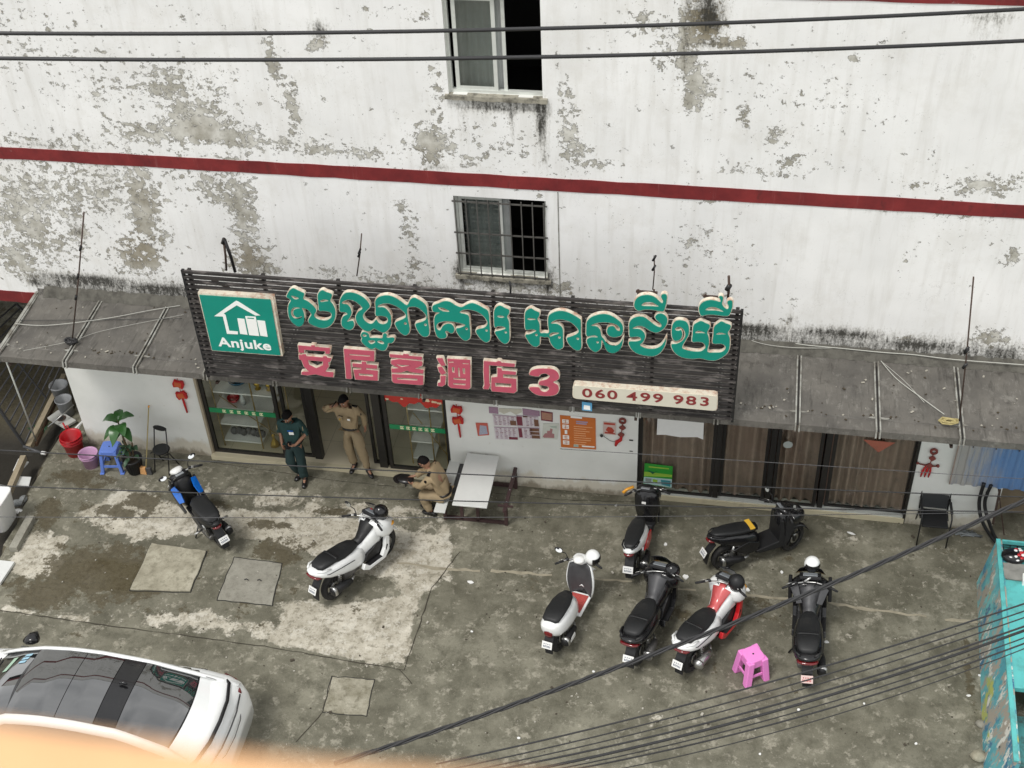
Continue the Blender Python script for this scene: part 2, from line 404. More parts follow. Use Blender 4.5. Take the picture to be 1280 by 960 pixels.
def text_mesh(name, s, size, depth, mt, parent, fr, offset=0.0, align='LEFT', sx=1.0, space=1.0):
    cv = bpy.data.curves.new('tmp', 'FONT'); cv.body = s; cv.size = size; cv.extrude = depth/2; cv.offset = offset
    cv.align_x = align; cv.align_y = 'CENTER'; cv.space_character = space
    ob = bpy.data.objects.new('tmp', cv); C.objects.link(ob)
    dg = bpy.context.evaluated_depsgraph_get(); me = bpy.data.meshes.new_from_object(ob.evaluated_get(dg), depsgraph=dg)
    bpy.data.objects.remove(ob); bpy.data.curves.remove(cv)
    for v in me.vertices: v.co = fr(v.co.x*sx, v.co.y, v.co.z)
    me.name = name; me.materials.clear(); me.materials.append(mt)
    o = bpy.data.objects.new(name, me); C.objects.link(o)
    if parent: o.parent = parent
    return o

# ------------------------------------------------------------------ ground
def inpoly(x, y, p):
    c = np.zeros_like(x, bool); n = len(p)
    for i in range(n):
        x0, y0 = p[i]; x1, y1 = p[(i+1) % n]
        if y0 == y1: continue
        k = ((y0 > y) != (y1 > y)) & (x < (x1-x0)*(y-y0)/(y1-y0)+x0); c ^= k
    return c
def polyfade(x, y, p, w):
    """1 inside the polygon, fading over w metres outside"""
    d = np.full(x.shape, 1e9); n = len(p)
    for i in range(n):
        a = np.array(p[i][:2]); b = np.array(p[(i+1) % n][:2]); ab = b-a; L = max(1e-9, ab@ab)
        t = np.clip(((x-a[0])*ab[0]+(y-a[1])*ab[1])/L, 0, 1)
        d = np.minimum(d, np.hypot(x-a[0]-t*ab[0], y-a[1]-t*ab[1]))
    ins = inpoly(x, y, [q[:2] for q in p])
    return np.where(ins, np.clip(.5+.5*d/w, 0, 1), np.clip(.5-.5*d/w, 0, 1))
def gp(*pts): return [tuple(G(x, y)[:2]) for x, y in pts]
def blobs(u, v, lst, conv):
    r = np.zeros_like(u)
    for px, py, rx, ry, s in lst:
        c = conv(px, py); ex = conv(px+rx, py); ey = conv(px, py+ry)
        a = max(.03, (ex-c).length); b_ = max(.03, (ey-c).length)
        cu_, cv_ = (c.x, c.z) if conv is W else (c.x, c.y)
        r = np.maximum(r, s*np.exp(-(((u-cu_)/a)**2+((v-cv_)/b_)**2)*.8))
    return r
def set_attr(me, name, vals):
    a = me.attributes.new(name, 'FLOAT', 'POINT'); a.data.foreach_set('value', vals.astype(np.float32).ravel())

DITCH = [(-12.45, 16.57), (-12.32, 15.07), (-12.15, 14.09), (-12.06, 13.35), (-11.95, 12.3), (-11.8, 6.0)]
def ditch_x(y):
    ys = [q[1] for q in DITCH][::-1]; xs = [q[0] for q in DITCH][::-1]
    return np.interp(y, ys, xs)
def make_ground():
    xs = np.concatenate([np.linspace(-60, -16, 12), np.arange(-15.5, 7.01, .09), np.linspace(8, 60, 12)])
    ys = np.concatenate([np.linspace(-40, 6, 14), np.arange(6.5, 16.3, .09), np.linspace(17, 70, 10)])
    X, Y = np.meshgrid(xs, ys); sh = X.shape
    Z = np.zeros(sh)
    ed = ditch_x(Y); d = ed-X
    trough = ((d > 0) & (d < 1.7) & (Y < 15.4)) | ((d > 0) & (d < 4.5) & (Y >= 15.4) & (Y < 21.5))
    Z = np.where(trough, -.42*np.clip(d/.06, 0, 1), 0)
    jag = .004*np.sin(X*7)*np.cos(Y*5); Z = Z+jag*(np.abs(X) < 14)*(Y > 6)
    vs = np.stack([X, Y, Z], -1).reshape(-1, 3); ny, nx = sh
    i = np.arange(ny-1)[:, None]*nx+np.arange(nx-1)[None, :]
    fs = np.stack([i, i+1, i+nx+1, i+nx], -1).reshape(-1, 4)
    me = bpy.data.meshes.new('ground'); me.from_pydata(vs.tolist(), [], fs.tolist()); me.materials.append(MG)
    x, y = X, Y
    slabP = gp((60, 612), (200, 590), (265, 575), (560, 612), (640, 660), (570, 690), (545, 735), (505, 838), (330, 806), (0, 762), (0, 700))
    paleA = gp((88, 640), (150, 612), (260, 632), (420, 640), (545, 665), (572, 685), (560, 728), (536, 742), (505, 836), (450, 826), (340, 790), (345, 750), (360, 745), (430, 760), (500, 745), (480, 712), (400, 700), (330, 680), (250, 668), (170, 682), (120, 660))
    pale = np.zeros(sh)
    pale = np.maximum(pale, .86*polyfade(x, y, paleA, .25))
    pale = np.maximum(pale, .78*polyfade(x, y, gp((390, 760), (470, 745), (530, 740), (505, 836), (420, 822), (330, 805), (350, 770)), .12))
    pale = np.maximum(pale, .70*polyfade(x, y, gp((110, 770), (250, 755), (350, 775), (350, 803), (200, 790)), .3))
    pale = np.maximum(pale, .80*polyfade(x, y, gp((20, 675), (50, 655), (90, 668), (75, 720), (30, 730), (5, 700)), .2))
    pale = np.maximum(pale, .72*polyfade(x, y, gp((0, 755), (0, 765), (120, 782), (120, 772)), .1))
    pale = np.maximum(pale, .52*polyfade(x, y, gp((230, 585), (560, 620), (640, 650), (560, 690), (300, 645), (60, 610)), .5))
    pale = np.maximum(pale, blobs(x, y, [(470, 705, 70, 22, .8), (580, 640, 60, 15, .45), (1180, 880, 70, 50, .38), (1080, 800, 60, 30, .35), (820, 900, 120, 30, .38), (1150, 730, 60, 14, .42), (700, 930, 80, 20, .36),
        (760, 640, 80, 10, .42), (1060, 675, 80, 12, .42), (420, 870, 90, 20, .36), (280, 790, 60, 12, .5), (650, 900, 60, 40, .3), (960, 920, 60, 25, .35)], G))
    moss_and_shade = blobs(x, y, [(140, 715, 110, 42, 1.0), (60, 740, 70, 28, .9), (210, 700, 40, 30, .7), (110, 655, 30, 16, .6), (250, 630, 60, 8, .9), (180, 628, 40, 12, .95), (330, 655, 40, 8, .85), (150, 640, 60, 10, .9), (420, 640, 40, 8, .75),
        (350, 690, 60, 22, .85), (430, 705, 60, 18, .6), (330, 740, 60, 30, .75), (330, 775, 60, 20, .55), (170, 760, 100, 12, .6), (450, 765, 40, 14, .6), (100, 600, 60, 18, .75), (60, 640, 40, 30, .75), (260, 690, 20, 10, .7),
        (840, 760, 70, 50, .55), (950, 760, 80, 50, .55), (660, 730, 50, 30, .45), (1120, 800, 60, 30, .4), (1000, 700, 60, 30, .45), (880, 680, 60, 20, .45), (1190, 690, 50, 14, .45), (1000, 860, 50, 30, .5), (880, 840, 60, 25, .5), (740, 830, 60, 20, .45), (1210, 840, 12, 90, .7), (80, 790, 80, 14, .4), (560, 700, 40, 20, .3), (620, 870, 90, 40, .3)], G)
    cav = trough; moss_and_shade = np.where(cav, 1.3, moss_and_shade); Z2 = np.where((X < -13.0) & trough & (Y > 13), -.9, 0)  # drain and passage floor: highest value paints in the recess shade, not growth
    wet = blobs(x, y, [(140, 720, 100, 30, 1), (60, 742, 50, 15, .9), (330, 770, 60, 15, .6), (880, 780, 90, 50, .55), (260, 705, 20, 10, .7)], G)
    set_attr(me, 'pale', pale); me.vertices.foreach_set('co', (np.stack([X, Y, Z+Z2], -1)).astype(np.float32).ravel()); set_attr(me, 'moss_and_shade', moss_and_shade); set_attr(me, 'wet', wet)
    me.update(); o = bpy.data.objects.new('ground', me); C.objects.link(o); return struct(o)
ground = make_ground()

def slab_mat(nm, c0, c1, c2):
    mt = bpy.data.materials.new(nm); mt.use_nodes = True
    n, l, noise, mth, ramp, mix, attr = node_tools(mt); b = n['Principled BSDF']
    c = mix(ramp(noise(3, 8, .65), .35, .65), c0, c1); c = mix(ramp(noise(9, 8, .7, 1, 1, 1, 4), .5, .68, 0, .8), c, c2)
    c = mix(ramp(noise(60, 4, .6), .55, .7, 0, .4), c, (.09, .08, .06))
    l.new(c, b.inputs['Base Color']); b.inputs['Roughness'].default_value = .85
    bp = n.new('ShaderNodeBump'); bp.inputs['Strength'].default_value = .4; bp.inputs['Distance'].default_value = .01
    l.new(noise(30, 8, .7), bp.inputs['Height']); l.new(bp.outputs[0], b.inputs['Normal']); return mt
M['slabA'] = slab_mat('pale_manhole_concrete', (.24, .22, .16), (.40, .375, .29), (.16, .145, .10))
M['slabB'] = slab_mat('grey_manhole_concrete', (.21, .20, .165), (.29, .28, .235), (.17, .16, .13))
M['slabC'] = slab_mat('mossy_small_slab', (.17, .155, .105), (.36, .34, .27), (.10, .09, .055))
def slab(pts, mt, label, h=.035):
    p = [G(*q) for q in pts]; c = sum(p, Vector())/len(p)
    # uneven broken edges
    poly = []
    for i in range(len(p)):
        a, b = p[i], p[(i+1) % len(p)]
        for k in range(7):
            q = a.lerp(b, k/7); e = .012 if k else 0
            poly.append((q.x-c.x+random.uniform(-e, e), q.y-c.y+random.uniform(-e, e)))
    t = thing('manhole_slab', label, 'manhole slab', c, 0)
    b = MB(); b.prism(poly, .0, h); b.build('slab', mt, t, bevel=.006)
    # the dark joint around it: a thin shallow rim set in the concrete
    r = MB()
    for i in range(len(poly)):
        a, q = Vector(poly[i]+(0,))*1.02, Vector(poly[(i+1) % len(poly)]+(0,))*1.02
        r.bar(Vector((a.x, a.y, .001)), Vector((q.x, q.y, .001)), .012, .012)
    r.build('joint', M['dark_void'], t)
    return t
t = slab([(190, 680), (258, 690), (238, 740), (163, 738)], M['slabA'], 'large pale concrete manhole slab behind the blue scooter, left of its neighbour', .032)
t = slab([(293, 697), (352, 705), (340, 757), (272, 750)], M['slabB'], 'smooth grey concrete manhole slab between the blue scooter and the white scooter', .010)
b = MB(); b.tube([(-.12, 0, .022), (-.09, .02, .03), (-.05, 0, .022)], .008, 6); b.tube([(.1, 0.02, .022), (.13, .04, .03), (.17, .02, .022)], .008, 6); b.build('lifting_handle', M['black_metal'], t)
slab([(415, 846), (468, 850), (458, 895), (404, 890)], M['slabC'], 'small mossy square slab set in the road near the white car', .006)

def strip_on_ground(name, pts, w, mt, label, h=.006, jitter=.02):
    b = MB(); P_ = [G(*q) for q in pts]; Q = []
    for i in range(len(P_)-1):
        n_ = max(2, int((P_[i+1]-P_[i]).length/.12))
        for k in range(n_): Q.append(P_[i].lerp(P_[i+1], k/n_)+Vector((random.uniform(-jitter, jitter), random.uniform(-jitter, jitter), 0)))
    Q.append(P_[-1]); vs = []; fs = []
    for i, q in enumerate(Q):
        d = (Q[min(i+1, len(Q)-1)]-Q[max(0, i-1)]).normalized(); s_ = Vector((-d.y, d.x, 0))*w*random.uniform(.35, 1)/2
        vs += [q+s_+Vector((0, 0, h)), q-s_+Vector((0, 0, h))]
        if i: fs.append((2*i-2, 2*i-1, 2*i+1, 2*i))
    b.add(vs, fs); o = b.build(name, mt); o['kind'] = 'structure'; return o
M['mortar'] = mat('mortar_line', (.30, .27, .20), .9, var=.3, scale=20, dirt=.5, dirtcol=(.12, .105, .07), dscale=5)
M['crack'] = mat('dark_crack_dirt', (.04, .034, .024), .95)
for k, seg in enumerate([[(498, 704), (560, 712), (600, 714)], [(612, 714), (690, 719)], [(738, 724), (790, 727)], [(830, 735), (870, 738)], [(905, 742), (995, 750)], [(1035, 754), (1100, 764), (1158, 771)], [(1180, 774), (1222, 778)]]):
    strip_on_ground('mortar_joint', seg, .075, M['mortar'], None)
for seg in [[(0, 763), (120, 780), (330, 808), (505, 838)], [(505, 838), (540, 735), (575, 690)], [(500, 838), (515, 855)], [(404, 890), (370, 928)], [(404, 888), (416, 845)], [(19, 652), (40, 604), (78, 536)]]:
    strip_on_ground('ground_crack', seg, .020, M['crack'], None, .008, .01)
for seg in [[(265, 578), (420, 601), (560, 616)], [(570, 612), (700, 625), (800, 628)]]:
    strip_on_ground('ground_crack', seg, .014, M['crack'], None, .008, .01)

# ------------------------------------------------------------------ the building
bld = thing('hotel_building', 'white hotel building with peeling stained paint, red bands and two sliding windows', 'building', (-4, WY, 0))
X0, X1, ZT = -22.0, 13.0, 10.0
w1 = (W(561, 118).x, W(680, 122).x, 7.60, 9.05)     # upper window x0,x1,z0,z1
w2 = (W(569, 300).x+.02, W(683.5, 300).x, 4.52, 5.93)
ZC = 3.30       # underside of the upper facade left of the canopy
XL = -11.69
sfx0, sfx1, cdx0, cdx1, XR = -9.22, -4.68, -1.38, 3.15, 4.55
TH = 2.45       # opening heads (hidden by the canopy)
def make_facade():
    def axis(a, b, keys, st):
        r = set(np.round(np.arange(a, b, st), 4)); 
        for k in keys:
            r = {q for q in r if abs(q-k) > st*.45}; r.add(round(k, 4))
        return np.array(sorted(r | {b}))
    zk = [w1[2], w1[3], w2[2], w2[3], ZC, TH]
    xs = axis(X0, X1, [w1[0], w1[1], w2[0], w2[1], XL, sfx0, sfx1, cdx0, cdx1, XR], .10); zs = axis(0, ZT, zk, .10)
    X, Z = np.meshgrid(xs, zs); ny, nx = X.shape
    def hole(x, z):
        for h in (w1, w2):
            if h[0] < x < h[1] and h[2] < z < h[3]: return True
        if x < XL and z < ZC: return True
        if sfx0 < x < sfx1 and z < TH and z > 0: return True
        if cdx0 < x < cdx1 and z < TH and z > 0: return True
        if x > XR and z < 3.4: return True
        return False
    Yv = WY+.006*np.sin(X*2.1+Z*1.3)*0
    vs = np.stack([X, Yv+0*X, Z], -1).reshape(-1, 3); fs = []; fm = []
    for j in range(ny-1):
        for i in range(nx-1):
            cx, cz = (xs[i]+xs[i+1])/2, (zs[j]+zs[j+1])/2
            if hole(cx, cz): continue
            fs.append((j*nx+i, j*nx+i+1, (j+1)*nx+i+1, (j+1)*nx+i)); fm.append(1 if cz < 2.9 and XL < cx < XR else 0)
    me = bpy.data.meshes.new('facade_wall'); L = bld.location
    me.from_pydata([(a-L.x, b-L.y, c) for a, b, c in vs.tolist()], [], fs); me.materials.append(MF); me.materials.append(M['lower_wall'])
    me.polygons.foreach_set('material_index', fm)
    PE = [(60, 175, 90, 14, .62), (180, 165, 60, 12, .75), (250, 165, 60, 13, .95), (310, 178, 50, 9, .75), (70, 235, 110, 45, .72), (30, 260, 40, 50, .75), (180, 265, 22, 60, .95), (175, 320, 35, 25, .95), (305, 270, 22, 60, .95), (275, 235, 35, 25, .62),
          (315, 325, 35, 22, .9), (240, 150, 40, 25, .75), (200, 105, 60, 28, .55), (340, 75, 10, 35, .85), (365, 130, 9, 38, .85), (395, 52, 20, 10, .9), (130, 110, 60, 30, .52), (225, 20, 40, 20, .42), (90, 60, 100, 50, .30), (20, 325, 22, 22, .8), (60, 300, 60, 20, .5),
          (520, 18, 25, 14, .7), (470, 15, 40, 10, .5), (540, 180, 25, 22, .95), (545, 115, 12, 45, .62), (500, 258, 10, 12, .8), (512, 290, 12, 30, .75), (520, 330, 15, 12, .7), (440, 190, 60, 9, .6), (590, 200, 30, 8, .6), (380, 183, 60, 9, .6), (862, 60, 20, 55, .92), (885, 30, 25, 25, .95), (910, 52, 40, 9, .95), (872, 110, 22, 28, .85), (830, 60, 15, 40, .55),
          (712, 170, 12, 40, .80), (705, 120, 8, 35, .6), (740, 205, 34, 8, .6), (725, 190, 15, 10, .75), (990, 200, 22, 11, .78), (1030, 208, 30, 8, .6), (970, 170, 25, 12, .55), (950, 214, 55, 7, .75), (930, 145, 10, 22, .55), (1150, 232, 30, 6, .55), (1235, 232, 34, 11, .88), (1272, 225, 12, 14, .85), (1132, 321, 6, 5, .95), (1268, 318, 11, 11, .95),
          (1240, 422, 24, 10, .95), (1135, 425, 16, 6, .85), (990, 380, 10, 14, .6), (960, 400, 50, 10, .4), (480, 345, 60, 9, .75), (420, 340, 50, 9, .6), (650, 362, 80, 14, .72), (745, 388, 60, 12, .85), (700, 360, 20, 20, .6), (1067, 72, 8, 9, .8), (935, 97, 7, 12, .6), (1180, 110, 8, 8, .55), (900, 250, 30, 6, .7), (1180, 262, 80, 5, .75), (860, 245, 20, 30, .35), (870, 300, 40, 30, .38),
          (615, 345, 60, 10, .6), (765, 60, 12, 12, .45), (800, 30, 20, 20, .4), (1000, 105, 100, 60, .22), (430, 60, 60, 60, .22), (620, 180, 60, 30, .25), (760, 300, 60, 60, .22), (100, 290, 16, 8, .95), (205, 298, 9, 8, .95), (340, 306, 7, 6, .9), (900, 375, 40, 20, .3), (450, 280, 100, 30, .22), (1120, 60, 60, 30, .2)]
    GR = [(45, 352, 12, 8, .9), (110, 350, 80, 8, 1.0), (200, 362, 60, 9, 1.0), (250, 372, 30, 10, .9), (400, 38, 13, 12, .8), (97, 289, 9, 7, .8), (610, 132, 50, 7, .95), (655, 134, 30, 7, .9), (677, 155, 7, 28, .95), (680, 190, 6, 20, .55), (886, 20, 22, 26, .95), (862, 10, 10, 30, .5), (890, 55, 40, 7, .7), (1235, 22, 40, 10, .6), (575, 340, 10, 16, .95), (630, 352, 50, 7, .75), (686, 350, 8, 16, .95), (650, 372, 20, 8, .6), (735, 385, 50, 7, .6), (135, 12, 6, 6, .5), (135, 40, 5, 5, .6), (170, 330, 10, 15, .5), (545, 210, 20, 5, .6), (1268, 318, 9, 9, .35), (990, 400, 10, 8, .6), (945, 412, 50, 8, 1.0), (1050, 418, 70, 9, .95), (1150, 432, 70, 10, .95), (1250, 442, 50, 9, .9), (880, 400, 30, 10, .8), (520, 360, 100, 7, .7), (330, 335, 20, 14, .45), (1110, 262, 30, 4, .5), (1240, 268, 30, 5, .6), (940, 250, 40, 4, .45), (320, 30, 3, 12, .5), (60, 232, 40, 6, .45), (50, 180, 60, 6, .5)]
    BR = [(886, 20, 30, 40, 1), (677, 160, 12, 35, .8), (175, 310, 40, 30, .7), (310, 320, 30, 20, .7), (180, 250, 25, 50, .45), (400, 45, 15, 12, .6), (910, 52, 40, 10, .7), (720, 380, 60, 20, .6), (540, 190, 30, 20, .4), (960, 410, 300, 12, .5), (245, 160, 30, 20, .4)]
    pe = blobs(X, Z, PE, W); gr = blobs(X, Z, GR, W); br = blobs(X, Z, BR, W)
    # the line of mould above the canopy and the general wear of the left side
    gr = np.maximum(gr, .90*np.exp(-((Z-3.64)/.12)**2)*(X > XL+.1)*np.where((X > -7.8) & (X < 0), .6, 1))
    gr = np.maximum(gr, .62*np.exp(-((Z-3.78)/.26)**2)*(X > XL+.1))
    rnd = np.array([mnoise.noise((a*.5, 3.1, c*.5)) for a, c in zip(X.ravel(), Z.ravel())]).reshape(X.shape)
    pe = pe*.95+.34*rnd+np.where(X < -6, .10, 0)*(Z < 8.2)+np.where(X > 9, .1, 0)
    for (px_, py_, ln, wd, st) in [(575, 128, 60, .05, .8), (600, 128, 40, .06, .75), (640, 130, 55, .05, .8), (676, 130, 85, .07, 1.0), (862, 0, 130, .06, .85), (885, 0, 60, .12, 1.0), (578, 345, 30, .05, .9), (684, 345, 40, .06, .95), (1235, 15, 50, .07, .7), (1255, 15, 60, .05, .7), (1215, 15, 40, .05, .6), (300, 180, 40, .04, .5), (165, 60, 60, .05, .35), (240, 60, 80, .06, .35), (1270, 262, 60, .05, .5), (545, 205, 25, .05, .5), (700, 210, 60, .03, .45), (855, 235, 50, .04, .4)]:
        a_ = W(px_, py_); e_ = W(px_, py_+ln); u = np.clip((a_.z-Z)/(a_.z-e_.z), -1, 2)
        gr = np.maximum(gr, st*np.exp(-((X-a_.x)/wd)**2)*(u > -.03)*np.clip(1.1-u, 0, 1)**.7)
    set_attr(me, 'peel', pe); set_attr(me, 'grime', gr); set_attr(me, 'brown', br)
    me.update(); o = bpy.data.objects.new('facade_wall', me); C.objects.link(o); o.parent = bld
def lower_wall_mat():
    mt = bpy.data.materials.new('lower_shop_wall'); mt.use_nodes = True
    n, l, noise, mth, ramp, mix, attr = node_tools(mt); b = n['Principled BSDF']
    c = mix(ramp(noise(1.5, 5, .5), .3, .7), (.64, .65, .61), (.74, .745, .71))
    c = mix(ramp(noise(9, 8, .65), .62, .72, 0, .5), c, (.46, .42, .34))
    g = n.new('ShaderNodeNewGeometry'); sp = n.new('ShaderNodeSeparateXYZ'); l.new(g.outputs['Position'], sp.inputs[0])
    lo = mth('ADD', ramp(sp.outputs[2], .62, 0), mth('MULTIPLY', noise(5, 8, .65, 1, 1, .5, 3), .9))
    c = mix(ramp(lo, .85, 1.05, 0, .55), c, (.50, .43, .30)); c = mix(ramp(lo, 1.22, 1.42, 0, .8), c, (.19, .16, .11))
    l.new(c, b.inputs['Base Color']); b.inputs['Roughness'].default_value = .75
    bp = n.new('ShaderNodeBump'); bp.inputs['Strength'].default_value = .2; bp.inputs['Distance'].default_value = .01
    l.new(noise(20, 6, .6), bp.inputs['Height']); l.new(bp.outputs[0], b.inputs['Normal']); return mt
M['lower_wall'] = lower_wall_mat()
make_facade()
# red bands
for za, zb in ((6.12, 6.33), (9.165, 9.37), (3.27, 3.50)):
    b = MB(); n_ = 90; x0 = X0; x1 = X1 if za > 4 else XL-.02; vs = []; fs = []
    for i in range(n_+1):
        x = x0+(x1-x0)*i/n_; j1, j2 = random.uniform(-.008, .008), random.uniform(-.008, .008)
        vs += [(x, WY-.012, za+j1), (x, WY-.012, zb+j2), (x, WY+.01, za+j1), (x, WY+.01, zb+j2)]
        if i:
            k = 4*i; fs += [(k-4, k, k+1, k-3), (k-3, k+1, k+3, k-1), (k-2, k+2, k, k-4)]
    b.add(vs, fs); b.build('red_band', M['band'], bld, world=True)
# windows
def reveal(w, depth=.14):
    b = MB(); x0, x1, z0, z1 = w; y0, y1 = WY, WY+depth
    b.add([(x0, y0, z0), (x0, y1, z0), (x0, y1, z1), (x0, y0, z1)], [(0, 1, 2, 3)])
    b.add([(x1, y0, z0), (x1, y1, z0), (x1, y1, z1), (x1, y0, z1)], [(3, 2, 1, 0)])
    b.add([(x0, y0, z0), (x1, y0, z0), (x1, y1, z0), (x0, y1, z0)], [(0, 1, 2, 3)])
    b.add([(x0, y0, z1), (x1, y0, z1), (x1, y1, z1), (x0, y1, z1)], [(3, 2, 1, 0)])
    return b
M['glassw'] = glass('window_glass', (.75, .78, .77), .8)
M['glassd'] = glass('door_glass', (.93, .95, .93), .2)
M['curtainw'] = mat('dim_room_curtain', (.42, .43, .42), .9, var=.3, scale=4)
def window(w, sash_open, bars):
    x0, x1, z0, z1 = w
    wd = reveal(w).build('window', M['white_wall'], bld, world=True)
    f = MB(); y = WY+.10; t_ = .045
    f.bbox((x0, y-.03, z0), (x0+t_, y+.04, z1)); f.bbox((x1-t_*.7, y-.03, z0), (x1, y+.04, z1))
    f.bbox((x0+t_, y-.028, z0), (x1-t_*.7, y+.038, z0+t_)); f.bbox((x0+t_, y-.028, z1-t_), (x1-t_*.7, y+.038, z1))
    xm = (x0+x1)/2
    for a, c_ in ((x0+.10 if sash_open else x0+.05, xm+.02), ):
        f.bbox((a, y-.02, z0+t_), (a+.055, y+.0, z1-t_)); f.bbox((c_-.055, y-.02, z0+t_), (c_, y+.0, z1-t_))
        f.bbox((a+.055, y-.018, z0+t_), (c_-.055, y-.002, z0+t_+.05)); f.bbox((a+.055, y-.018, z1-t_-.05), (c_-.055, y-.002, z1-t_))
    if sash_open: f.bbox((xm+.10, y+.005, z0+t_), (xm+.15, y+.025, z1-t_))
    f.build('window_frame', M['alu'], wd, world=True)
    g = MB(); a = x0+.12; g.bbox((a, y-.014, z0+.09), (xm, y-.008, z1-.09)); g.build('pane', M['glassw'], wd, world=True)
    s_ = MB(); 
    for i in range(14):
        xa = x0-.05+(x1-x0+.1)*i/14; xb = x0-.05+(x1-x0+.1)*(i+1)/14
        s_.bbox((xa, WY-.05-random.random()*.012, z0-.055-random.random()*.015), (xb+.002, WY+.06, z0-.002+random.random()*.006))
    s_.build('sill', M['sill'], wd, world=True)
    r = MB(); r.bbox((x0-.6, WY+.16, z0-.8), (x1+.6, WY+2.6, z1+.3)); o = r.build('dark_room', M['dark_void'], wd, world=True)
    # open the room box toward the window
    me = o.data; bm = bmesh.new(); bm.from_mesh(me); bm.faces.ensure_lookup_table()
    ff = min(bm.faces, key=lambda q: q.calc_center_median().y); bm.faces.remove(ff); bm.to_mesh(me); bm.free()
    if not sash_open or True:
        cbm = MB(); vs = []; fs = []
        for i in range(30):
            xx = x0+.1+(xm-x0)*i/29*1.0; yy = WY+.26+.02*math.sin(i*1.4)
            vs += [(xx, yy, z0-.2), (xx, yy, z1+.1)]
            if i: fs.append((2*i-2, 2*i, 2*i+1, 2*i-1))
        cbm.add(vs, fs, 0, True); cbm.build('curtain', M['curtainw'], wd, world=True)
    if bars:
        for i in range(9):
            q = MB(); xx = x0+.03+(x1-x0-.06)*i/8; q.bbox((xx-.008, WY-.045, z0-.02), (xx+.008, WY-.029, z1-.02)); q.build('window_bar', M['rustbar'], wd, world=True)
        for k in (0, .28, .56, .97):
            q = MB(); zz = z0+.02+(z1-z0-.06)*k; q.bbox((x0-.02, WY-.028, zz-.011), (x1+.02, WY-.012, zz+.011)); q.build('crossbar', M['rustbar'], wd, world=True)
M['sill'] = mat('mouldy_sill', (.34, .32, .26), .9, var=.4, scale=16, dirt=.7, dirtcol=(.04, .037, .028), dscale=8)
M['rustbar'] = mat('grey_steel_bar', (.13, .125, .115), .5, .4, var=.3)
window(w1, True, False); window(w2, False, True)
b = MB(); b.bbox((X0, WY+.001, ZT), (X1, WY+.35, ZT+.08)); b.build('parapet_cap', M['seal'], bld, world=True)
# raised plaster surround of the window bay
M['trim'] = MF
# a thin surface conduit/plaster edge beside the windows
b = MB(); b.bbox((W(697, 250).x, WY-.012, 4.0), (W(697, 250).x+.012, WY+.01, 6.1)); b.build('plaster_edge', M['seal'], bld, world=True)

# ---- upper wall thickness / soffit at the dark opening on the left, dark passage behind
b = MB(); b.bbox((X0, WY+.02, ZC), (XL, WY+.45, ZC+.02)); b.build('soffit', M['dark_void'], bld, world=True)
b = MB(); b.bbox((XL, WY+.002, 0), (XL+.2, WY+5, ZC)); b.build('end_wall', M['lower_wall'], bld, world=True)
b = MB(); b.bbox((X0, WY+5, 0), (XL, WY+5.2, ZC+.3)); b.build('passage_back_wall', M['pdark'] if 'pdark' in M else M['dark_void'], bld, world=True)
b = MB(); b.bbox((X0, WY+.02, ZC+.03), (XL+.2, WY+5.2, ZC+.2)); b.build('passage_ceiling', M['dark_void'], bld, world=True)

# ---- lobby
lob = MB(); lx0, lx1, ly1, lz = sfx0-.3, sfx1+.5, WY+4.5, 2.8
lob.add([(lx0, WY+.0, .1), (lx1, WY+.0, .1), (lx1, ly1, .1), (lx0, ly1, .1)], [(0, 1, 2, 3)], 1)
lob.add([(lx0, ly1, .1), (lx1, ly1, .1), (lx1, ly1, lz), (lx0, ly1, lz)], [(0, 1, 2, 3)])
lob.add([(lx0, WY+.1, .1), (lx0, ly1, .1), (lx0, ly1, lz), (lx0, WY+.1, lz)], [(0, 1, 2, 3)])
lob.add([(lx1, WY+.1, .1), (lx1, ly1, .1), (lx1, ly1, lz), (lx1, WY+.1, lz)], [(3, 2, 1, 0)])
lob.add([(lx0, WY+.1, lz), (lx1, WY+.1, lz), (lx1, ly1, lz), (lx0, ly1, lz)], [(3, 2, 1, 0)])
lob.build('lobby_room', [M['room'], M['tile']], bld, world=True)
b = MB()
for i in range(1, 9): b.bbox((lx0+i*.6-.004, WY+.1, .1005), (lx0+i*.6+.004, ly1, .102))
for i in range(1, 7): b.bbox((lx0, WY+i*.6-.004, .1005), (lx1, WY+i*.6+.004, .1018))
b.build('tile_joint', mat('tile_grout', (.40, .36, .27), .9), bld, world=True)
M['stone'] = mat('cream_stone_step', (.52, .47, .33), .6, var=.12, scale=5, dirt=.3, dirtcol=(.22, .19, .13))
b = MB(); b.bbox((sfx0+.0, WY-.09, 0), (sfx1+.02, WY+.10, .098)); b.build('door_step', M['stone'], bld, world=True, bevel=.006)

def frame_panel(x0, x1, y, z0, z1, fw, mt, parent, name='door_frame', depth=.06):
    b = MB()
    b.bbox((x0, y-depth/2, z0), (x0+fw, y+depth/2, z1)); b.bbox((x1-fw, y-depth/2, z0), (x1, y+depth/2, z1))
    b.bbox((x0+fw, y-depth/2+.002, z0), (x1-fw, y+depth/2-.002, z0+fw)); b.bbox((x0+fw, y-depth/2+.002, z1-fw), (x1-fw, y+depth/2-.002, z1))
    return b.build(name, mt, parent, world=True)
Z1 = TH
yd = WY+.06
def glazed(x0, x1, y, name, fw=.05, z0=.1):
    o = frame_panel(x0, x1, y, z0, Z1, fw, M['black_frame'], bld, name)
    g = MB(); g.bbox((x0+fw, y-.004, z0+fw), (x1-fw, y+.004, Z1-fw)); g.build('pane', M['glassd'], o, world=True); return o
pL = glazed(sfx0+.04, -7.78, yd, 'shop_window', .06)
pR = glazed(-5.83, sfx1-.0, yd, 'shop_window', .06)
d1 = glazed(-7.74, -7.28, yd+.09, 'sliding_door', .05)
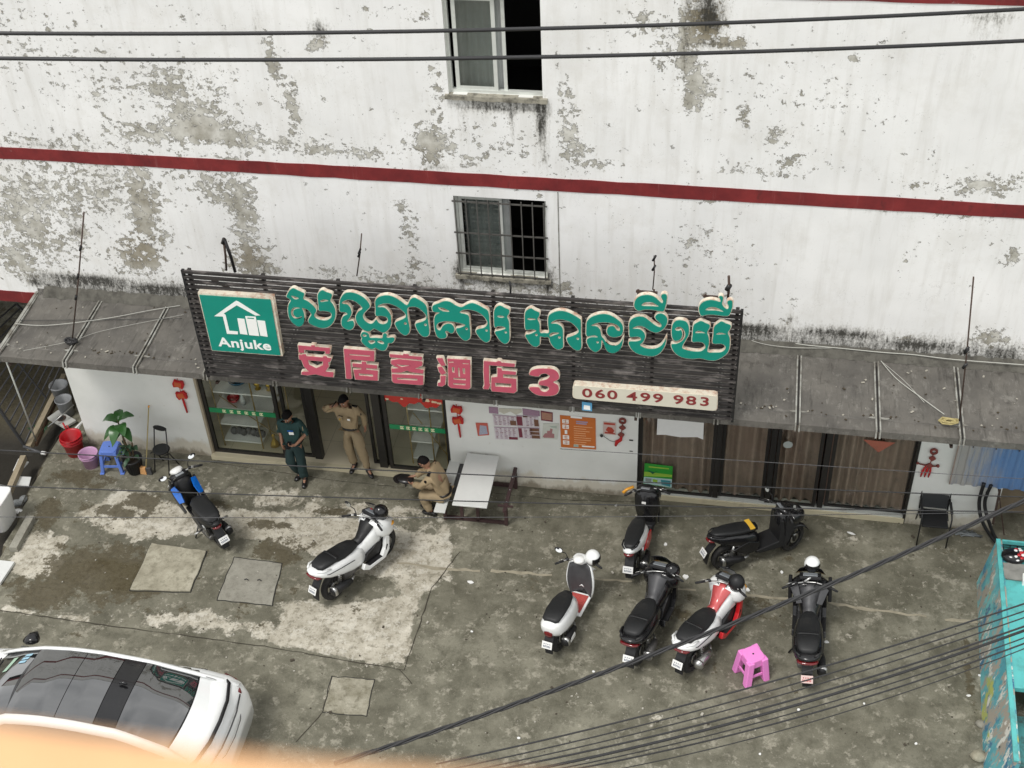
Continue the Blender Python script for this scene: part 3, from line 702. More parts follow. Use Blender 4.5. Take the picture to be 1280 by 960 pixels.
d2 = glazed(-6.16, -5.86, yd+.09, 'sliding_door', .05)
b = MB(); b.bbox((-7.26, yd+.03, .1), (-7.12, yd+.15, Z1)); b.build('door_post', M['black_frame'], bld, world=True)
b = MB(); b.bbox((-6.02, yd-.03, .1), (-5.88, yd+.05, Z1)); b.build('door_post', M['black_frame'], bld, world=True)
b = MB(); b.bbox((sfx0-.01, WY-.02, 0), (sfx0+.035, WY+.1, TH)); b.build('door_post', mat('tan_edge_strip', (.33, .28, .2), .6), bld, world=True)
b = MB(); b.bbox((sfx0, WY, TH), (sfx1, WY+.25, TH+.05)); b.build('door_head', M['black_frame'], bld, world=True)
# green warning strips with pale print on the glass
M['greenstrip'] = mat('green_safety_strip', (.01, .22, .08), .4)
M['yellowprint'] = mat('pale_yellow_print', (.72, .72, .45), .5)
def glass_strip(x0, x1, z, n_):
    b = MB(); y = yd-.008; b.bbox((x0, y-.003, z-.055), (x1, y, z+.055)); o = b.build('glass_strip', M['greenstrip'], bld, world=True)
    for i in range(n_):
        xx = x0+(x1-x0)*(.17+.66*(i+.5)/n_); k = MB(); s_ = .035
        k.bbox((xx-s_, y-.006, z-.035), (xx+s_*.9, y-.0035, z-.012)); k.bbox((xx-s_, y-.006, z+.012), (xx+s_*.9, y-.0035, z+.033))
        k.bbox((xx-.010, y-.006, z-.011), (xx+.012, y-.0035, z+.011)); k.bbox((xx-s_, y-.006, z-.009), (xx-s_+.012, y-.0035, z+.009))
        k.build('printed_character', M['yellowprint'], o, world=True)
zs_ = W(300, 516).z
glass_strip(sfx0+.12, -7.83, W(300, 515, yd).z, 6)
glass_strip(-5.75, sfx1-.06, W(515, 535, yd).z, 6)
# display shelf units behind the glass
M['shelf'] = mat('white_marble_shelf', (.78, .78, .75), .4, var=.12, scale=8)
M['brass'] = mat('brass_tube', (.45, .33, .13), .35, .7)
def shelf_unit(x0, x1, label, y0=WY+.22, dep=.42):
    t = thing('display_shelf', label, 'shelf', (x0, y0, .1))
    hs = [.12, .52, .92, 1.28, 1.62]; L = x1-x0
    for i, h_ in enumerate(hs):
        a, c_ = ((0, .62*L), (.0, .62*L), (0, .9*L), (0, L), (.15*L, L))[i]
        q = MB(); q.bbox((a, 0, h_), (c_, dep, h_+.03)); q.build('shelf_board', M['shelf'], t)
    for a in (0, .62*L, L):
        for yy in (0, dep): 
            q = MB(); q.bbox((a-.01, yy-.01, 0), (a+.01, yy+.01, 1.75)); q.build('upright', M['brass'], t)
    q = MB(); q.bar((.1, .02, 1.2), (L, .02, .25), .012); q.build('diagonal_brace', M['brass'], t)
    return t
s1 = shelf_unit(-9.05, -7.85, 'open brass display shelf with bowls and ornaments behind the left shop window')
s2 = shelf_unit(-5.45, -4.80, 'narrow white shelf unit with an empty lower part behind the right shop window')
# ---- ornaments on the shelves
M['blue_gl'] = mat('blue_glaze', (.02, .09, .16), .2)
M['gold'] = mat('gold_ornament', (.60, .40, .08), .3, .8)
M['red_pl'] = mat('red_plastic', (.42, .012, .018), .3, var=.12)
M['grey_st'] = mat('dark_grey_stone', (.07, .07, .075), .6, var=.4, scale=20)
M['white_pot'] = mat('white_porcelain', (.62, .63, .62), .2)
sx, sy = -9.05, WY+.40
def lathe_thing(name, label, cat, loc, prof, mt, n=20, extra=None):
    t = thing(name, label, cat, loc); MB().lathe(prof, n=n).build('body', mt, t)
    if extra: extra(t)
    return t
bowlp = [(.0, .01), (.10, .0), (.16, .05), (.19, .11), (.175, .11), (.14, .05), (0, .03)]
lathe_thing('bowl', 'wide blue glazed bowl on the upper shelf behind the left shop window', 'bowl', (sx+.45, sy, 1.41+.1), bowlp, M['blue_gl'])
lathe_thing('bowl', 'small red bowl on the middle shelf beside a white bottle', 'bowl', (sx+.28, sy, .95+.1), [(a*.6, c_*.9) for a, c_ in bowlp], M['red_pl'])
lathe_thing('bottle', 'white bottle on the middle shelf beside a red bowl', 'bottle', (sx+.48, sy-.05, .95+.1), [(0, 0), (.045, 0), (.05, .12), (.03, .16), (.02, .2), (.02, .23), (0, .23)], M['white_pot'])
lathe_thing('offering_tray', 'gold topped offering tray at the top of the left display shelf', 'tray', (sx+.95, sy, 1.65+.1), [(0, 0), (.08, 0), (.03, .05), (.15, .08), (.16, .12), (0, .14)], M['gold'])
for k in range(2):
    lathe_thing('gold_ornament', ('left', 'right')[k]+' one of two small gold ornaments beside the blue bowl', 'ornament', (sx+.80+.22*k, sy, 1.31+.1), [(0, 0), (.06, 0), (.02, .04), (.055, .09), (.06, .13), (.02, .17), (0, .2)], M['gold'])
lathe_thing('brass_bell', 'brass bell shaped ornament on the floor shelf of the left display', 'ornament', (sx+.95, sy-.1, .15), [(0, 0), (.09, 0), (.07, .06), (.03, .14), (.02, .2), (.04, .24), (0, .28)], M['gold'])
t = thing('stone_ornament', 'dark grey carved stone lump on the bottom shelf of the left display', 'ornament', (sx+.42, sy, .25))
bb = MB()
for k in range(7): bb.sph((.09*k-.25+random.uniform(-.02, .02), random.uniform(-.05, .05), .07+random.uniform(0, .05)), (.07, .07, .08), 10)
bb.build('body', M['grey_st'], t)
lathe_thing('rice_cooker', 'round pale steel cooker on the top shelf behind the right shop window', 'cooker', (-5.20, sy, 1.41+.1), [(0, 0), (.12, 0), (.15, .06), (.15, .16), (.1, .2), (.03, .21), (.03, .24), (0, .24)], M['white_pot'])
lathe_thing('kettle', 'dark round kettle at the right end of the top shelf behind the right shop window', 'kettle', (-4.92, sy, 1.41+.1), [(0, 0), (.09, 0), (.11, .05), (.10, .12), (.05, .15), (.02, .17), (0, .18)], M['black_metal'])
# red promotional banner inside the right shop window, with faded gold cut-outs
M['red_paper'] = mat('red_banner_vinyl', (.50, .035, .025), .45, var=.1, dirt=.15, dirtcol=(.6, .3, .2))
b = MB(); y = yd-.01; zt, zb_ = 2.38, 1.66; n_ = 26; xa, xb = -5.78, sfx1-.05; vs = []; fs = []
for i in range(n_+1):
    xx = xa+(xb-xa)*i/n_; lo = zb_+.05*math.sin(i*.55)+.03*math.sin(i*1.3)
    vs += [(xx, y, lo), (xx, y, zt), (xx, y+.004, lo), (xx, y+.004, zt)]
    if i: k = 4*i; fs += [(k-4, k, k+1, k-3), (k-2, k-1, k+3, k+2), (k-4, k-2, k+2, k)]
b.add(vs, fs); o = b.build('window_banner', M['red_paper']); tag(o, 'red festive banner with pale gold scraps along the top of the right shop window', 'banner')
gold_scrap = MB()
for (u, v, s_) in ((.12, .62, .09), (.25, .55, .07), (.38, .60, .06), (.68, .45, .05), (.72, .25, .045), (.84, .18, .05), (.93, .12, .04), (.05, .12, .03), (.3, .2, .02)):
    cx, cz = xa+(xb-xa)*u, 1.70+.33*v
    gold_scrap.prism([(cx+s_*1.5*math.cos(k)*random.uniform(.5, 1.1), cz+s_*math.sin(k)*random.uniform(.4, 1)) for k in np.linspace(0, 6.0, 9)], 0, .002, fr=lambda a, c_, z: Vector((a, y-.002-z, c_)))
gold_scrap.build('print', mat('pale_gold_print', (.75, .60, .40), .4), o)

# ---- right: glazed doors with brown curtains
def curt():
    mt = bpy.data.materials.new('brown_pleated_curtain'); mt.use_nodes = True
    n, l, noise, mth, ramp, mix, attr = node_tools(mt); b = n['Principled BSDF']
    c = mix(ramp(noise(3, 3, .5, 2, 2, .1), .35, .65), (.25, .175, .14), (.33, .235, .19))
    c = mix(ramp(noise(2, 8, .7), .5, .7, 0, .5), c, (.11, .08, .065))
    l.new(c, b.inputs['Base Color']); b.inputs['Roughness'].default_value = .85; return mt
M['curtain'] = curt()
px_ = [cdx0+.02, -.08, .02, .80, .92, 1.66, 1.82, cdx1]
b = MB(); b.bbox((cdx0, WY+.4, 0), (cdx1, WY+.5, TH+.2)); b.bbox((cdx0-.1, WY+.1, TH), (cdx1+.1, WY+.5, TH+.1)); b.build('back_panel', M['dark_void'], bld, world=True)
for k in range(4):
    a, c_ = px_[2*k], px_[2*k+1]
    o = frame_panel(a, c_, WY+.06+(.05 if k % 2 else 0), .12, TH, .055, M['black_frame'], bld, 'curtained_door', .05)
    q = MB(); yy = WY+.06+(.05 if k % 2 else 0); q.bbox((a+.055, yy-.003, .175), (c_-.055, yy+.003, TH-.055)); q.build('pane', M['glassd'], o, world=True)
    q = MB(); vs = []; fs = []; n_ = int((c_-a)/.012); ph = random.random()*6
    pts = [(a+.0, 0)]
    for i in range(n_+1):
        xx = a-.02+(c_-a+.04)*i/n_; w1_ = math.sin(xx*34+ph+2.2*math.sin(xx*4.3+k)); yo = WY+.18+.055*w1_
        yb = yo+.02*math.sin(xx*9+2)
        vs += [(xx, yb, .13), (xx, yo, 1.2), (xx, yo, TH)]
        if i: j = 3*i; fs += [(j-3, j, j+1, j-2), (j-2, j+1, j+2, j-1)]
    q.add(vs, fs, 0, True); q.build('curtain', M['curtain'], o, world=True)
for xx in (-.03, .86, 1.74):
    b = MB(); b.bbox((xx-.045, WY+.03, .12), (xx+.045, WY+.16, TH)); b.build('door_post', M['black_frame'], bld, world=True)
b = MB(); b.bbox((cdx0, WY-.02, 0), (cdx1, WY+.2, .118)); b.build('door_sill', M['stone'], bld, world=True, bevel=.008)
b = MB(); b.bbox((cdx0, WY+.0, .119), (cdx1, WY+.18, .14)); b.build('door_track', M['alu'], bld, world=True)
b = MB(); b.bbox((cdx0, WY, 0), (cdx0+.018, WY+.1, TH)); b.build('door_frame', M['black_frame'], bld, world=True)
b = MB(); b.bbox((cdx1-.03, WY-.015, 0), (cdx1+.01, WY+.12, TH)); b.build('door_frame', M['black_frame'], bld, world=True)
def flat_thing(name, label, cat, pts, mt, Y=WY, th=.004, off=.006, poly=None):
    """thin sheet fixed on the wall plane; pts: sight-line corners"""
    P_ = [W(*q, Y=Y) for q in pts]; c = sum(P_, Vector())/len(P_)
    b = MB(); b.prism([(q.x-c.x, q.z-c.z) for q in P_], 0, th, fr=lambda x, z, d: Vector((x, -off-d, z)))
    o = b.build(name, mt); o.location = c; tag(o, label, cat); return o, c
M['paper'] = mat('white_paper', (.72, .72, .70), .8, var=.05)
yg = WY+.057
o, c = flat_thing('paper_sheet', 'wide white paper sheet with torn lower edge taped high on the first curtained door', 'paper', [(822, 520), (880, 526), (879, 549), (872, 546), (850, 546), (832, 543), (821, 543)], M['paper'], Y=yg)
o, c = flat_thing('sticker', 'oval grey sticker on the curtained glass door', 'sticker', [(985+6*math.cos(t_), 555.5+4.3*math.sin(t_)) for t_ in np.linspace(0, 5.9, 14)], mat('grey_sticker', (.33, .36, .34), .6), Y=yg)
o, c = flat_thing('paper_triangle', 'faded red triangular paper decoration on the right curtained door', 'decoration', [(1079, 549), (1119, 553), (1098, 565)], mat('faded_red_paper', (.36, .11, .07), .7, dirt=.4, dirtcol=(.15, .08, .05)), Y=yg)
M['g1'] = mat('green_poster', (.03, .30, .035), .4); M['g2'] = mat('light_green_poster', (.30, .50, .06), .4); M['teal'] = mat('teal_print', (.05, .26, .30), .4); M['paleblue'] = mat('pale_blue_print', (.45, .62, .62), .4)
def layered(parent, c, Y, off, items):
    for (pts, mt, nm) in items:
        P_ = [W(*q, Y=Y) for q in pts]; b = MB()
        b.prism([(q.x-c.x, q.z-c.z) for q in P_], 0, .0016, fr=lambda x, z, d: Vector((x, -off-d, z))); b.build(nm, mt, parent)
o, c = flat_thing('green_sticker', 'green and pale blue poster with pictures at the foot of the first curtained door', 'poster', [(806, 578.5), (841, 582.5), (839.5, 609.5), (804, 604)], M['g1'], Y=yg)
layered(o, c, yg, .0105, [([(805.5, 589), (840.3, 593), (840, 596), (805, 594.5)], M['g2'], 'print'), ([(805, 595.5), (840, 598.5), (839.5, 609), (804.3, 603.5)], M['paleblue'], 'print')])
layered(o, c, yg, .0125, [([(826, 599), (838.5, 600.5), (838, 608), (827, 605)], M['teal'], 'print'), ([(807, 597), (814.5, 597.8), (814, 602), (807, 601)], mat('grey_print', (.25, .3, .28), .5), 'print'), ([(816, 598), (822, 599), (822, 602.5), (816, 601.5)], M['g2'], 'print'), ([(811, 582), (836, 584.6), (836, 586), (811, 583.6)], M['g2'], 'lettering'), ([(809, 587), (818, 589.5), (822, 588), (816, 592)], mat('dark_green_print', (.01, .12, .05), .5), 'print')])

# ---- posters on the wall between the doors
M['violet'] = mat('violet_grey_print', (.30, .19, .26), .6, var=.3, scale=60); M['maroon'] = mat('maroon_print', (.17, .03, .05), .6, var=.3, scale=50)
M['brownp'] = mat('brown_photo_print', (.16, .075, .045), .5, var=.5, scale=60); M['ppaper'] = mat('lilac_white_paper', (.58, .53, .55), .7, var=.08, scale=30)
M['orange'] = mat('orange_poster', (.55, .15, .03), .5, var=.08); M['torn'] = mat('torn_beige_paper', (.50, .48, .40), .8, var=.15)
def menu(label, quad, pics, cols, rows):
    o, c = flat_thing('menu_poster', label, 'poster', quad, M['ppaper'])
    def q(u, v):
        (x0, y0), (x1, y1), (x2, y2), (x3, y3) = quad
        return ((1-u)*((1-v)*x0+v*x3)+u*((1-v)*x1+v*x2), (1-u)*((1-v)*y0+v*y3)+u*((1-v)*y1+v*y2))
    it = [([q(.01, .02), q(.99, .02), q(.99, .07), q(.01, .07)], M['violet'], 'print')]
    for (a, b_, c2, d, mt) in pics: it.append(([q(a, b_), q(c2, b_), q(c2, d), q(a, d)], mt, 'picture'))
    for i in range(cols):
        for j in range(rows):
            u, v = .05+i*.92/cols, .12+j*.85/rows
            if any(a-.03 < u < c2 and b_-.02 < v < d for (a, b_, c2, d, mt) in pics): continue
            uu = u+.7/cols*random.uniform(.5, 1)
            it.append(([q(u, v), q(uu, v), q(uu, v+.32/rows), q(u, v+.32/rows)], (M['violet'], M['maroon'])[random.random() < .3], 'lettering'))
    layered(o, c, WY, .0105, it); return o
menu('violet menu sheet with text columns, upper left of the block of four', [(615.5, 517.5), (645, 520), (646.5, 532.5), (617.5, 531.5)], [(.72, .45, .98, .9, M['brownp'])], 5, 7)
menu('violet menu sheet with text columns, lower left of the block of four', [(617.6, 532.8), (646.6, 533.8), (648, 549.6), (619.5, 548.5)], [(.6, .78, .98, .97, M['maroon'])], 5, 8)
menu('menu sheet with a maroon left column, upper right of the block of four', [(645.4, 518.5), (673, 520), (674.5, 534), (647, 532.6)], [(.0, .1, .25, .9, M['maroon']), (.78, .3, .98, .9, M['brownp']), (.3, .02, .5, .15, M['brownp'])], 5, 7)
menu('menu sheet with brown food pictures, lower right of the block of four', [(647, 533.2), (674.6, 534.4), (676, 548.5), (649, 547.5)], [(.55, .06, .97, .32, M['brownp']), (.55, .38, .97, .62, M['brownp']), (.6, .68, .97, .95, M['brownp']), (.02, .1, .18, .9, M['maroon'])], 4, 7)
o, c = flat_thing('small_poster', 'small red and blue grey printed sheet left of the menu posters', 'poster', [(594.5, 528), (609.5, 528.5), (611.5, 543.5), (597.5, 544.5)], mat('red_poster', (.48, .10, .07), .6))
layered(o, c, WY, .0105, [([(600, 531), (608, 532), (610, 542), (599, 543)], mat('blue_grey_print', (.32, .34, .42), .6, var=.4, scale=70), 'print')])
o, c = flat_thing('photo_sheet', 'brown photo sheet in a dark frame above the beige poster', 'poster', [(676, 513), (691, 515.3), (691, 527), (676.5, 525)], M['maroon'])
layered(o, c, WY, .0105, [([(677.2, 514.6), (690, 516.6), (690, 525), (677.6, 523.4)], mat('tan_photo', (.36, .19, .13), .6, var=.4, scale=50), 'picture')])
o, c = flat_thing('menu_strip', 'dark violet printed strip above the right menu posters', 'poster', [(653, 510), (674.5, 513.5), (675, 519.8), (654, 518.5)], M['violet'])
o, c = flat_thing('menu_strip', 'small grey violet printed strip at the top left above the menu posters', 'poster', [(611, 508), (622.5, 509), (623, 517), (611.5, 516)], M['violet'])
o, c = flat_thing('torn_paper', 'torn beige paper remnant under the canopy edge above the menus', 'paper', [(624, 510), (652, 511), (652, 515), (645, 518), (638, 514), (630, 517), (624, 514)], M['torn'])
o, c = flat_thing('faded_poster', 'faded beige poster with a pink stepped figure left of the orange poster', 'poster', [(679, 529), (699, 529), (697, 549), (677.5, 547.5)], mat('faded_paper', (.55, .56, .50), .8))
layered(o, c, WY, .0105, [([(678.5, 545), (681.5, 541), (684, 541), (684, 538), (687.5, 538), (688, 535), (691, 536), (690, 541), (693, 542), (693, 547), (680, 546.6)], mat('dusty_pink', (.36, .17, .17), .7, var=.3, scale=60), 'print'), ([(687, 532), (696, 532), (696, 535), (690, 534)], mat('grey_green_print', (.36, .42, .36), .7), 'print')])
# orange notice
oq = [(700, 518.5), (744.5, 522.5), (745, 561.5), (701.5, 558.5)]
M['redp'] = mat('red_print', (.40, .05, .03), .5)
o, c = flat_thing('orange_poster', 'large orange notice with white characters down its left side on the shop wall', 'poster', oq, M['orange'])
def oqf(u, v):
    (x0, y0), (x1, y1), (x2, y2), (x3, y3) = oq
    return ((1-u)*((1-v)*x0+v*x3)+u*((1-v)*x1+v*x2), (1-u)*((1-v)*y0+v*y3)+u*((1-v)*y1+v*y2))
def oquad(a, b_, c2, d): return [oqf(a, b_), oqf(c2, b_), oqf(c2, d), oqf(a, d)]
it = [(oquad(.3, -.01, .62, .05), M['white_print'], 'print')]
for k in range(5): it.append((oquad(.06 if k != 2 else .12, .12+.165*k, .24 if k != 2 else .19, .24+.165*k), M['white_print'], 'print'))
for k in range(9): it.append((oquad(.38, .3+.07*k, .38+random.uniform(.3, .55), .318+.07*k), mat('pale_orange_print', (.75, .42, .22), .5) if k == 0 else bpy.data.materials['pale_orange_print'], 'lettering'))
it += [(oquad(.45, .13, .78, .17), mat('grey_blue_print', (.35, .3, .42), .5), 'lettering'), (oquad(.45, .19, .75, .23), bpy.data.materials['grey_blue_print'], 'lettering'), (oquad(.36, .88, .50, .96), bpy.data.materials['grey_green_print'], 'print'), (oquad(.6, .9, .96, .94), M['white_print'], 'lettering')]
layered(o, c, WY, .0105, it)
it = []
for k in range(5):
    v = .12+.165*k
    if k == 2: continue
    it += [(oquad(.085, v+.03, .215, v+.042), M['orange'], 'lettering'), (oquad(.085, v+.075, .215, v+.088), M['orange'], 'lettering'), (oquad(.142, v+.012, .158, v+.11), M['orange'], 'lettering')]
layered(o, c, WY, .0125, it)
o, c = flat_thing('red_print_sheet', 'small white sheet with red drawing right of the orange poster', 'poster', [(754, 526.5), (770, 528), (770, 543.5), (754, 542)], mat('pinkish_paper', (.55, .42, .38), .7))
layered(o, c, WY, .0105, [([(755, 527.5), (769, 528.8), (769, 531), (755, 530)], M['redp'], 'print'), ([(757, 537), (760, 533), (765, 534), (768, 538), (766, 541), (761, 540)], M['redp'], 'print'), ([(756, 539), (769, 541), (769, 542.3), (756, 541)], M['redp'], 'print')])
o, c = flat_thing('small_sign', 'small square blue and white label stuck on the canopy lip below the phone number panel', 'label', [(727.5, 502), (740, 503.5), (740, 514), (727.5, 512.5)], mat('blue_label', (.10, .33, .55), .4), Y=14.46, off=.0)
layered(o, c, 14.46, .006, [([(730, 506), (737.5, 507), (738, 512.3), (729.5, 511.3)], M['white_print'], 'print')])
# scrapes on the wall
o, c = flat_thing('tape_scrap', 'upper short dark tape mark on the white wall beside the curtained doors', 'tape', [(786.5, 549), (791.5, 549.5), (791.5, 551), (786.5, 550.5)], M['black_frame'])
o, c = flat_thing('tape_scrap', 'lower short dark tape mark on the white wall beside the curtained doors', 'tape', [(787, 563), (791, 563.4), (791, 564.4), (787, 564)], M['black_frame'])

# ---- hanging festive ornaments
M['orn'] = mat('red_felt', (.45, .012, .012), .7, var=.2); M['orn2'] = mat('faded_orange_red', (.50, .10, .03), .7, var=.2)
def ornament(px, py, label, n_=2, tail=True, red=None, s_=1.0):
    p = W(px, py); t = thing('wall_ornament', label, 'ornament', (p.x, WY-.03, p.z)); red = red or M['orn']
    q = MB(); q.tube([(0, 0, .02*s_), (0, 0, -.13*s_*(n_+.6))], .006, 6); q.build('cord', red, t)
    for k in range(n_):
        z = -.10*s_-.27*s_*k; tl = (-.25 if k % 2 else .2); rm = Matrix.Rotation(tl, 3, 'Y') @ Matrix.Rotation(R(0), 3, 'X')
        q = MB(); w_2 = .115*s_
        q.prism([(-w_2, -.02), (-w_2*.75, w_2*.7), (-.02, w_2*.5), (w_2*.7, w_2*.8), (w_2, 0), (w_2*.75, -w_2*.9), (0, -w_2*.6), (-w_2*.8, -w_2*.9)], 0, .05, fr=lambda x, z_, d: rm @ Vector((x, .02-d, z_))+Vector((0, 0, z)))
        q.build('pendant', red, t, bevel=.008)
        q = MB(); q.prism([(-w_2*.6, -w_2*.5), (w_2*.55, -w_2*.5), (w_2*.55, w_2*.45), (-w_2*.6, w_2*.4)], .05, .058, fr=lambda x, z_, d: rm @ Vector((x, .02-d, z_))+Vector((0, 0, z))); q.build('pendant_face', M['orn2'], t)
    if tail:
        q = MB(); z = -.16*s_-.27*s_*(n_-1); q.tube([(0, 0, z), (.01, 0, z-.12), (.02, 0, z-.38*s_)], [.012, .022, .016], 8); q.build('tassel', red, t)
    return t
ornament(222.5, 473, 'red double pendant with tassel hanging on the white wall left of the shop window', s_=.95)
ornament(571, 505, 'red double pendant with tassel hanging on the white wall right of the red shop banner', s_=.9)
def knot_orn(px, py, label, spread):
    p = W(px, py); t = thing('wall_ornament', label, 'ornament', (p.x, WY-.03, p.z)); mt = mat('faded_maroon_cord', (.20, .045, .035), .8) if 'faded_maroon_cord' not in bpy.data.materials else bpy.data.materials['faded_maroon_cord']
    MB().lathe([(.03, -.01), (.065, -.01), (.065, .01), (.03, .01), (.03, -.01)], (0, 0, -.05), 14, axis='Y').build('ring', mt, t)
    q = MB(); q.tube([(0, 0, -.1), (-.03, 0, -.5)], .009, 6); q.build('cord', mt, t)
    for k in range(2): q = MB(); q.box((-.02*k, 0, -.2-.16*k), (.085, .03, .085), rot=Matrix.Rotation(R(45), 3, 'Y')); q.build('pendant', mt, t, bevel=.006)
    return t, mt
t, mt = knot_orn(778.5, 522, 'dull red knotted charm with a small dark pepper tassel right of the small red sheet', 0)
q = MB(); q.tube([(-.01, 0, -.38), (-.03, 0, -.48), (-.09, 0, -.53), (-.11, 0, -.62)], [.02, .03, .035, .02], 8); q.build('tassel', M['orn'], t)
q = MB(); q.tube([(-.08, .015, -.55), (-.2, .02, -.54), (-.33, .02, -.44)], .004, 6); q.sph((-.35, .0, -.42), .03, 8); q.build('string_bead', M['black_frame'], t)
t, mt = knot_orn(1168, 560, 'dull red knotted charm with fanned tassels above the black chair', 1)
for k in range(3): q = MB(); q.tube([(-.03-.035*(k-1), 0, -.36), (-.05-.06*(k-1), 0, -.5), (-.06-.06*(k-1), 0, -.62)], [.014, .02, .012], 6); q.build('tassel', M['orn'], t)
q = MB(); q.tube([(-.2, 0, -.34), (0, 0, -.38), (.1, 0, -.36)], .012, 6); q.sph((.11, 0, -.355), .03, 8); q.sph((-.21, 0, -.33), .025, 8); q.build('cross_bar', mt, t)

# ---- corrugated blue sheet over the right end of the wall
def corr():
    t = thing('corrugated_sheet', 'faded blue corrugated metal sheet fixed over the right end of the wall', 'metal sheet', (W(1232, 590).x, WY-.03, 0))
    x0, x1, z0, z1 = W(1186, 600).x, 6.6, 1.04, 2.6; b = MB(); vs = []; fs = []; n_ = 150
    for i in range(n_+1):
        u = (x1-x0)*i/n_; ph = (u % .19)/.19
        yo = -.028 if ph < .3 else (-.028+.028*(ph-.3)/.1 if ph < .4 else (0 if ph < .9 else -.28*(ph-.9)))
        vs += [(x0+u-t.location.x, yo, z0-.0), (x0+u-t.location.x, yo, z1)]
        if i: fs.append((2*i-2, 2*i, 2*i+1, 2*i-1))
    b.add(vs, fs)
    mt = bpy.data.materials.new('faded_blue_sheet'); mt.use_nodes = True
    n, l, noise, mth, ramp, mix, attr = node_tools(mt); bb = n['Principled BSDF']; tcn = n.new('ShaderNodeTexCoord'); sp = n.new('ShaderNodeSeparateXYZ'); l.new(tcn.outputs['Object'], sp.inputs[0])
    f = mth('ADD', ramp(sp.outputs[0], -.5, .5), mth('MULTIPLY', mth('SUBTRACT', noise(4, 8, .7, 3, 1, .4), .5), 1.6))
    c_ = mix(ramp(f, .2, .8), (.36, .35, .33), (.12, .23, .44)); c_ = mix(ramp(noise(9, 8, .7, 2, 1, .3, 6), .55, .7, 0, .7), c_, (.14, .18, .28))
    c_ = mix(ramp(sp.outputs[0], -.50, -.54), c_, (.20, .09, .04))
    l.new(c_, bb.inputs['Base Color']); bb.inputs['Roughness'].default_value = .6
    b.build('sheet', mt, t)
    for k in range(3): q = MB(); q.sph((-.3+.35*k, -.035, 1.9), .012, 8); q.build('screw', M['rust'], t)
corr()

# ------------------------------------------------------------------ canopy
CB = (WY, 3.50); CF = (14.60, 3.36)     # back (Y, Z) and front (Y, Z)
cano = thing('metal_canopy', 'long grimy grey sheet metal canopy over the shop fronts', 'canopy', (-4, WY, 3.5))
joints = [-11.69, -10.5, -9.29, -8.1, -6.95, -5.75, -4.6, -3.42, -2.25, -1.25, -.1, 1.08, 2.23, 3.40, 4.6, 5.8, 7.0]
# canopy sections: back upstand, slope, fold, lip
FOLD = (14.85, 3.285)
def cz(y): return CB[1]+(CF[1]-CB[1])*(CB[0]-y)/(CB[0]-CF[0])
for i in range(len(joints)-1):
    a, c_ = joints[i]+.006, joints[i+1]-.006; b = MB()
    prof = [(WY-.002, 3.60), (WY-.03, 3.52), (WY-.3, cz(WY-.3)), (15.3, cz(15.3)-.012), (14.86, cz(14.86)), (14.85, cz(14.85)-.02), (CF[0], CF[1]), (CF[0]-.012, CF[1]-.105)]
    nx = 5; vs = []; fs = []
    for k in range(nx+1):
        x = a+(c_-a)*k/nx
        for (y, z) in prof: vs.append((x, y, z+(random.uniform(-.006, .006) if 0 < k < nx else 0)))
    n_ = len(prof)
    for k in range(nx):
        for j in range(n_-1): fs.append((k*n_+j, k*n_+j+1, (k+1)*n_+j+1, (k+1)*n_+j))
    b.add(vs, fs, 0, False); o = b.build('canopy_panel', M['sheet'], cano, world=True); md = o.modifiers.new('s', 'SOLIDIFY'); md.thickness = .012; md.offset = -1
for x in joints:
    for dx in (-.028, .028):
        b = MB(); w_2 = .013
        pr = [(WY-.05, cz(WY-.05)+.012), (15.3, cz(15.3)+.01), (14.86, cz(14.86)+.012), (CF[0], CF[1]+.016), (CF[0]-.03, CF[1]-.10)]
        for j in range(len(pr)-1): b.bar((x+dx, pr[j][0], pr[j][1]), (x+dx, pr[j+1][0], pr[j+1][1]), .022, .03)
        b.build('joint_strip', M['seal'], cano, world=True)
    q = MB(); q.bar((x, WY-.05, cz(WY-.05)+.001), (x, 14.6, cz(14.6)+.001), .035, .012); q.build('joint_gap', M['black_frame'], cano, world=True)
    q = MB(); pts_ = [(-.16, 0), (-.12, .03), (-.02, .025), (.05, .035), (.17, .01), (.14, -.02), (.02, -.018), (-.1, -.03)]
    q.prism([(x+u*random.uniform(.5, 1.1), 14.87+v*random.uniform(.4, 1.1)) for u, v in pts_], 0, .004, fr=lambda u, v, d: Vector((u, v, cz(v)+.003+d))); q.build('sealant_smear', M['seal'], cano, world=True)
# end edge on the left
b = MB(); b.bar((joints[0]-.01, WY, cz(WY)+.01), (joints[0]-.01, CF[0], CF[1]+.01), .05, .06); b.build('edge_trim', M['seal'], cano, world=True)
# brackets below
for x in (-11.6, -8.0, -4.6, -1.3, 3.3):
    b = MB(); b.bar((x, WY, 2.9), (x, 14.7, 3.10), .04); b.build('bracket', M['rust'], cano, world=True)
# rear flashing with crumpled mortar
b = MB(); vs = []; fs = []; n_ = 240
for i in range(n_+1):
    x = joints[0]+.15+(joints[-1]-joints[0]-.15)*i/n_; j = random.uniform(-.02, .02)
    vs += [(x, WY+.0, 3.66+j), (x, WY-.06+j*.3, 3.60+j*.4), (x, WY-.13+j, 3.505)]
    if i: k = 3*i; fs += [(k-3, k-2, k+1, k), (k-2, k-1, k+2, k+1)]
b.add(vs, fs); b.build('flashing', mat('dark_mortar_flashing', (.10, .095, .08), .9, var=.4, scale=9, dirt=.6, dirtcol=(.035, .032, .026), dscale=6), cano, world=True)

